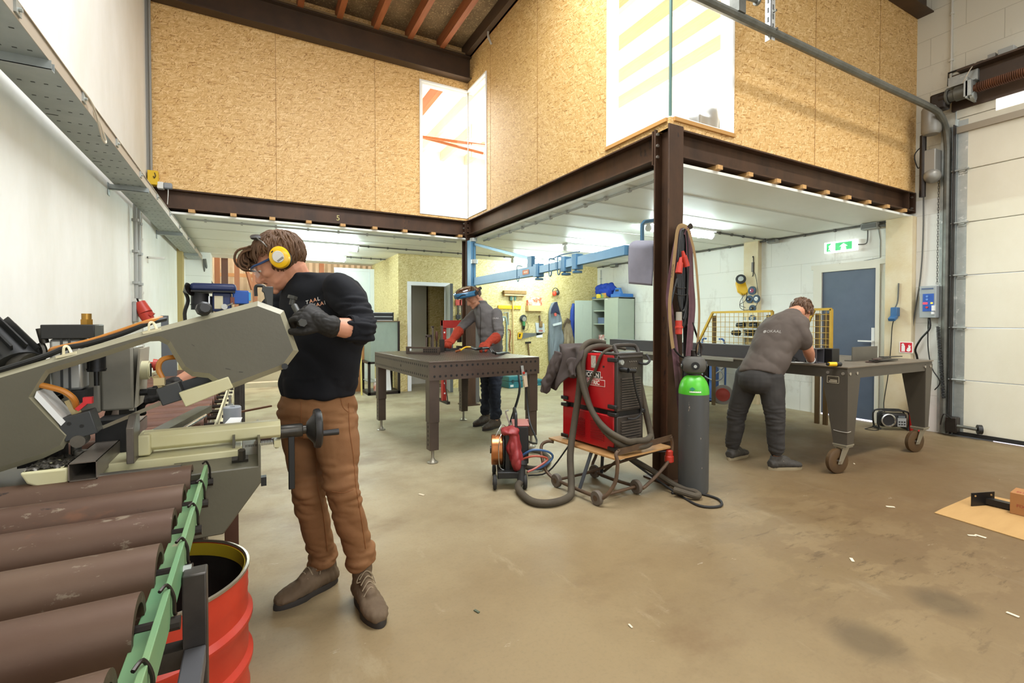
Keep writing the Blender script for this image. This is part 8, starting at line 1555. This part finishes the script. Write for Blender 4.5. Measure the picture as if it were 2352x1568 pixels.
d = obj('door', MB().span((cx0 - .018, cy0 + .004, .05), (cx0, 7.85, cz - .01)), CAB, t, bev=.003); obj('handle', MB().cyl((cx0 - .018, 7.80, .92), (cx0 - .05, 7.80, .92), .012).bar((cx0 - .05, 7.80, .92), (cx0 - .05, 7.74, .92), .014, .014), CHROME, d); obj('sticker', MB().span((cx0 - .0195, 7.74, cz - .03), (cx0 - .018, 7.82, cz - .012)), WHT, d)
a_ = at(1364, 700, Y=8.28); d = obj('door', MB().bar((cx0 - .01, 8.27, .90), (cx0 - .36, 8.42, .90), .018, 1.68), CAB, t, bev=.003, label='open left door'); obj('stiffener', MB().bar((cx0 - .18, 8.335, .90), (cx0 - .20, 8.345, .90), .022, 1.5), CAB, d)
for (z, y, m_, lab) in ((1.24, 8.05, M('box_blue_grey', '5b6a86', .5), 'blue-grey box on the middle shelf inside the open cabinet'), (.87, 8.02, M('box_red_white', 'b9605a', .5, var=('e3dcd6', 14, .1)), 'red and white pack on the lower shelf inside the open cabinet')): single('cabinet_box', lab, 'box', MB().span((6.56, y - .1, z), (6.72, y + .1, z + .13)), m_)
# things on the cabinet
zt = cz + .012; BLUEB = M('blue_fabric', '1f3fa8', .7, var=('18327f', 6, .3), spec=.25)
p = at(1392, 670, X=6.62); remeshed('blue_fabric', MB().ell((6.66, 8.02, zt + .13), (.16, .30, .13)).ell((6.64, 7.80, zt + .22), (.10, .16, .05), Matrix.Rotation(.5, 3, 'X')).ell((6.64, 8.12, zt + .24), (.12, .18, .06), Matrix.Rotation(-.25, 3, 'X')), .02, BLUEB, None, 3, fn=wrinkle(.035, (9, 9, 9), 3)); tag(bpy.context.scene.objects['blue_fabric'], 'bundle of bright blue fabric on top of the steel cabinet', 'fabric bundle')
t = thing('blue_crate', 'blue plastic tool tray with carry handle on the right of the cabinet top', 'tool tray', (6.7, 7.58, zt)); BCR = M('crate_blue', '2c6bb4', .45); obj('tray', MB().span((6.54, 7.44, zt), (6.90, 7.72, zt + .07)), BCR, t, bev=.008); obj('handle', MB().strip([(6.60, 7.46, zt + .07), (6.60, 7.52, zt + .19), (6.60, 7.66, zt + .19), (6.60, 7.72, zt + .07)], (.05, 0, 0)), BCR, t, bev=.006); obj('grip_hole', MB().span((6.597, 7.54, zt + .12), (6.60, 7.64, zt + .16)), BLACK, t)
single('yellow_carton', 'small yellow carton on the cabinet top under the blue fabric', 'carton', MB().span((6.52, 8.02, zt), (6.60, 8.16, zt + .09)), M('carton_yellow', 'd9c23c', .5), bev=.003); single('green_carton', 'small green and orange carton on the cabinet top beside the yellow one', 'carton', MB().span((6.515, 7.84, zt), (6.60, 7.99, zt + .10)), M('carton_green', '6aa45c', .5, var=('d08a4a', 9, .1)), bev=.003); single('blue_tray', 'flat blue tray lying at the left end of the cabinet top', 'tray', MB().span((6.51, 8.17, zt), (6.7, 8.29, zt + .025)), BCR)
single('crane_paper', 'white paper notice hanging below the wall box on the tool wall', 'notice', MB().span(tw(1232, 775, YW - .01), tw(1246, 764, YW - .006)), MT['paper_white'])
# cases on the floor below
TEAL = M('teal_case', '2c7a86', .45, var=('276c78', 5, .3))
def tcase(label, u0, v0, u1, y, dy, h, grp='teal tool cases on the floor'):
    a = at(u0, v0, Z=0); b = at(u1, v0, Z=0); t = thing('tool_case', label, 'tool case', (a.x, y, 0), group=grp); obj('shell', MB().span((a.x, y, .0), (b.x, y + dy, h * .55)).span((a.x, y, h * .58), (b.x, y + dy, h)), TEAL, t, bev=.01); obj('seam', MB().span((a.x + .004, y + .004, h * .55), (b.x - .004, y + dy, h * .58)), BLACK, t)
    m_ = (a.x + b.x) / 2; obj('latch', MB().span((m_ - .09, y - .012, h * .42), (m_ - .05, y, h * .72)), M('latch_dark', '24454c', .5), t); obj('latch', MB().span((m_ + .05, y - .012, h * .42), (m_ + .09, y, h * .72)), MT['latch_dark'], t); obj('label', MB().span((a.x + .03, y - .002, h * .12), (a.x + .10, y, h * .3)), WHT, t)
tcase('tall teal tool case on the floor behind the welding table', 1160, 890, 1202, 8.05, .34, .23); tcase('flat teal tool case on the floor right of the taller one', 1224, 886, 1256, 8.15, .34, .12)
# red press frame and plate by the back column
REDF = M('red_press_paint', 'b0281f', .45, var=('8e2019', 6, .3)); t = thing('workshop_press', 'red workshop press frame with drilled uprights behind the back column', 'press', (2.9, 7.15, 0))
for x in (2.68, 3.22):
    u_ = obj('upright', MB().span((x - .03, 7.12, .03), (x + .03, 7.20, 1.30)), REDF, t)
    for k in range(7): obj('hole', MB().cyl((x, 7.1195, .15 + .16 * k), (x, 7.121, .15 + .16 * k), .014, n=12), WHT, u_)
    obj('foot', MB().bar((x, 6.95, .02), (x, 7.5, .02), .05, .04), DKSTEEL, t); obj('brace', MB().cyl((x, 7.14, .42), (x + (-.0), 6.98, .04), .008), DKSTEEL, t)
obj('cross_head', MB().span((2.65, 7.1, 1.18), (3.25, 7.22, 1.30)), REDF, t); obj('ram', MB().cyl((2.95, 7.16, .95), (2.95, 7.16, 1.18), .04), DKSTEEL, t); obj('bed', MB().span((2.65, 7.11, .55), (3.25, 7.21, .63)), REDF, t)
single('steel_sheet', 'grey steel sheet standing against the back column', 'steel sheet', MB().span((3.035, 6.9, 0), (3.18, 6.915, 1.38)), M('dull_grey_sheet', '6b6a66', .5, .4))
for i, (u, h_) in enumerate(((1052, .42), (1061, .52))):
    p = tw(u, 694, YW - .04); t = thing('sash_clamp', ('left red headed bar clamp hanging on the tool wall left of the back column', 'right red headed bar clamp hanging on the tool wall beside the back column')[i], 'clamp', p, group='bar clamps on the tool wall'); obj('bar', MB().span(p + V((-.012, -.01, -h_)), p + V((.012, .01, .08))), DKSTEEL, t); obj('jaw', MB().span(p + V((-.05, -.02, -.06)), p + V((.05, .02, .05))), RED, t); obj('screw', MB().cyl(p + V((.04, 0, -.2)), p + V((.04, 0, -.06)), .008), CHROME, t); obj('slide', MB().span(p + V((-.04, -.02, -h_ + .1)), p + V((.05, .02, -h_ + .18))), BLACK, t)
# green-grey box on its stand at the closet corner
OLDG = M('worn_green_grey', '7f8d80', .6, var=('93a094', 4, .25), spots=[('6b5238', 6, .66), ('574a3c', 14, .71)], stretch=(1, 1, .5)); t = thing('steel_locker', 'worn green-grey steel box on a dark stand beside the strand-board closet', 'steel box', (2.05, 8.75, .55))
obj('body', MB().span((1.83, 8.46, .58), (2.33, 9.0, 1.29)), OLDG, t, bev=.004); obj('top_edge', MB().span((1.82, 8.45, 1.28), (2.34, 9.0, 1.295)), M('rust_edge', '6a5138', .7), t); obj('back_plate', MB().span((2.30, 8.44, .60), (2.335, 8.46, 1.28)), DKSTEEL, t)
t = thing('box_stand', 'dark angle iron stand with shelf under the green-grey box', 'stand', (2.05, 8.75, 0))
for x in (1.80, 2.32):
    for y in (8.46, 8.98): obj('leg', MB().span((x - .02, y - .02, 0), (x + .02, y + .02, .58)), DKSTEEL, t)
obj('frame', MB().span((1.78, 8.44, .545), (2.34, 9.0, .58)).span((1.78, 8.44, .0), (2.34, 9.0, .05)), DKSTEEL, t); obj('shelf', MB().span((1.80, 8.5, .22), (1.95, 8.96, .235)), GALV, t)
single('white_board', 'white board leaning inside the dark stand', 'board', MB().strip([(1.99, 8.52, .06), (2.20, 8.52, .06), (2.20, 8.62, .42), (2.02, 8.62, .42)], (0, .015, 0)), WHT); single('spray_bottle', 'white and orange bottle standing inside the dark stand', 'bottle', MB().lathe([(.035, 0), (.04, .01), (.04, .14), (.015, .18), (.015, .22), (0, .22)], (1.93, 8.54, .06), n=16), M('bottle_orange', 'd77a4a', .4, var=('eceae5', 9, .1)))
single('wood_board', 'bare orange wood board standing behind the green-grey box', 'board', MB().span((1.66, 9.05, .0), (1.84, 9.08, 1.12)), M('raw_board', 'c08a55', .6, var=('a8733f', 5, .3))); single('yellow_strut', 'thin yellow lath with clamp leaning left of the dark stand', 'lath', MB().bar((1.69, 8.55, 0), (1.70, 8.7, 1.2), .025, .02), M('lath_yellow', 'd2c26a', .6)); single('blue_bin', 'blue plastic bin on the floor behind the person at the saw', 'bin', MB().lathe([(.10, 0), (.14, .34), (.15, .35), (.13, .34), (.09, .02), (0, .02)], (1.52, 8.9, 0), n=20), M('bin_blue', '27509c', .5))
t = thing('flight_case', 'silver and black flight case on top of the green-grey box', 'case', (2.1, 8.6, 1.295)); obj('shell', MB().span((1.84, 8.52, 1.297), (2.24, 8.82, 1.44)), M('case_black', '222325', .5), t, bev=.004)
for z in (1.30, 1.365, 1.435): obj('edge', MB().span((1.835, 8.512, z - .004), (2.245, 8.825, z + .010)), M('case_silver', 'b9bdbe', .3, .7), t)
for x in (1.835, 2.225): obj('corner', MB().span((x, 8.508, 1.297), (x + .02, 8.53, 1.445)), BLACK, t)
# drill press at the left wall
DPB = M('drill_press_blue', '27345e', .45, var=('212b50', 4, .3)); t = thing('drill_press', 'dark blue drill press by the left wall behind the saw arm', 'drill press', (-.45, 6.35, 0))
a, b = at(438, 668, Y=6.2), at(543, 668, Y=6.2)
obj('belt_cover', MB().span((a.x, 6.1, a.z + .0), (b.x, 6.42, a.z + .085)), DPB, t, bev=.03); obj('cover_rim', MB().span((a.x + .01, 6.09, a.z - .012), (b.x - .01, 6.43, a.z + .006)), BLACK, t); obj('head', MB().span((a.x + .20, 6.14, a.z - .22), (b.x - .05, 6.40, a.z - .01)), DPB, t, bev=.015)
mo_ = obj('motor', MB().cyl((a.x + .08, 6.25, a.z - .20), (a.x + .08, 6.25, a.z - .02), .085, n=20), M('motor_black', '222226', .5), t); obj('fin', MB().cyl((a.x + .08, 6.25, a.z - .15), (a.x + .08, 6.25, a.z - .14), .092, n=20), BLACK, mo_)
obj('switch', MB().span((a.x + .37, 6.128, a.z - .14), (a.x + .41, 6.14, a.z - .06)), M('switch_brown', '6e3a2a', .5), t); obj('plate', MB().span((a.x + .22, 6.13, a.z - .19), (a.x + .30, 6.14, a.z - .05)), M('plate_cream', 'c7bf9f', .5), t); obj('feed_handle', MB().cyl((b.x - .11, 6.14, a.z - .17), (b.x - .11, 6.02, a.z - .17), .03).cyl((b.x - .11, 6.03, a.z - .17), (b.x - .03, 6.02, a.z - .13), .008), CHROME, t)
obj('column', MB().cyl((a.x + .16, 6.27, .03), (a.x + .16, 6.27, a.z - .05), .045), CHROME, t); obj('table', MB().span((a.x + .05, 6.05, .98), (b.x - .08, 6.42, 1.02)).cyl((a.x + .2, 6.2, 1.02), (a.x + .2, 6.2, 1.10), .07), M('machine_cream', 'bdb894', .5), t); obj('foot_plate', MB().span((a.x, 6.0, 0), (b.x - .1, 6.5, .05)), DKSTEEL, t); obj('vise', MB().span((a.x + .22, 6.1, 1.02), (a.x + .44, 6.22, 1.12)), OILY, t)
t = thing('machine_lamp', 'black round machine lamp on a bent arm left of the drill press', 'lamp', at(427, 690, Y=6.2)); p = at(424, 668, Y=6.15); obj('shade', MB().lathe([(.02, 0), (.07, .05), (.075, .055), (.0, .02)], p, (.8, -.4, .3), n=20), DKSTEEL, t); obj('arm', MB().tube([p, at(432, 690, Y=6.2), at(424, 720, Y=6.2), at(430, 760, Y=6.2)], .018), BLACK, t)
p = at(548, 677, Y=6.15); t = thing('blue_toolbox', 'bright blue toolbox on a post right of the drill press', 'toolbox', (p.x, 6.2, 0)); obj('box', MB().span((p.x - .06, 6.15, p.z - .10), (p.x + .10, 6.35, p.z + .05)), M('toolbox_blue', '1d4fa0', .4), t, bev=.01); obj('post', MB().span((p.x - .0, 6.22, 0), (p.x + .05, 6.27, p.z - .10)), SQT, t); obj('cyan_end', MB().span((p.x + .10, 6.17, p.z - .06), (p.x + .12, 6.30, p.z + .03)), M('cyan_plastic', '3ba0d0', .4), t)
for i, (u, w_) in enumerate(((379, .05), (396, .06))): p = at(u, 800, Y=5.3); single('steel_profile', ('left dark steel profile standing against the left wall behind the saw', 'right dark steel profile standing against the left wall behind the saw')[i], 'steel profile', MB().span((p.x - w_ / 2, 5.28, 0), (p.x + w_ / 2, 5.34, 1.33 - .12 * i)), M('dull_profile', '62666a', .5, .4), group='steel profiles by the left wall')
# timber frames in the far bay
ORW = M('orange_timber', '9d6a48', .6, var=('8a5a3a', 4, .3), stretch=(6, 6, .8)); posts = [(-.62, 12.2), (-.25, 12.2), (.10, 12.4), (1.05, 12.6), (1.55, 12.6)]
for i, (x, y) in enumerate(posts): single('timber_post', ('orange timber post at the far left beside the white pier', 'second orange timber post from the left in the far bay', 'orange timber post ending the braced frame in the far bay', 'orange post before the corrugated wall, behind the ear defenders', 'orange post before the corrugated wall next to the white panel')[i], 'post', MB().span((x - .05, y - .05, 0), (x + .05, y + .05, 4.6)), ORW, group='timber posts in the far bay')
single('timber_brace', 'diagonal timber brace between two posts in the far bay', 'brace', MB().bar((-.20, 12.2, 3.0), (.05, 12.3, 2.0), .07, .06), ORW); single('timber_rail', 'level timber rail across the corrugated wall in the far bay', 'rail', MB().span((-.62, 12.55, 2.30), (1.6, 12.6, 2.38)), M('pale_timber_rail', 'c99a68', .6)); single('timber_rail', 'upper level timber rail across the corrugated wall in the far bay', 'rail', MB().span((-.62, 12.55, 2.85), (1.6, 12.6, 2.92)), MT['pale_timber_rail'])
single('brown_column', 'dark brown steel post at the edge of the far bay', 'post', MB().span((-.52, 11.6, 0), (-.40, 11.7, 4.4)), M('dark_brown_post', '54372a', .6)); single('hanging_cables', 'dark cables hanging at the end of the cable tray', 'cables', MB().tube([(-.70, 10.15, 2.4), (-.66, 10.3, 2.1), (-.58, 10.6, 1.95), (-.5, 10.7, 1.98)], .018).tube([(-.72, 10.15, 2.4), (-.7, 10.3, 2.0), (-.6, 10.7, 1.8)], .014), PIPE)
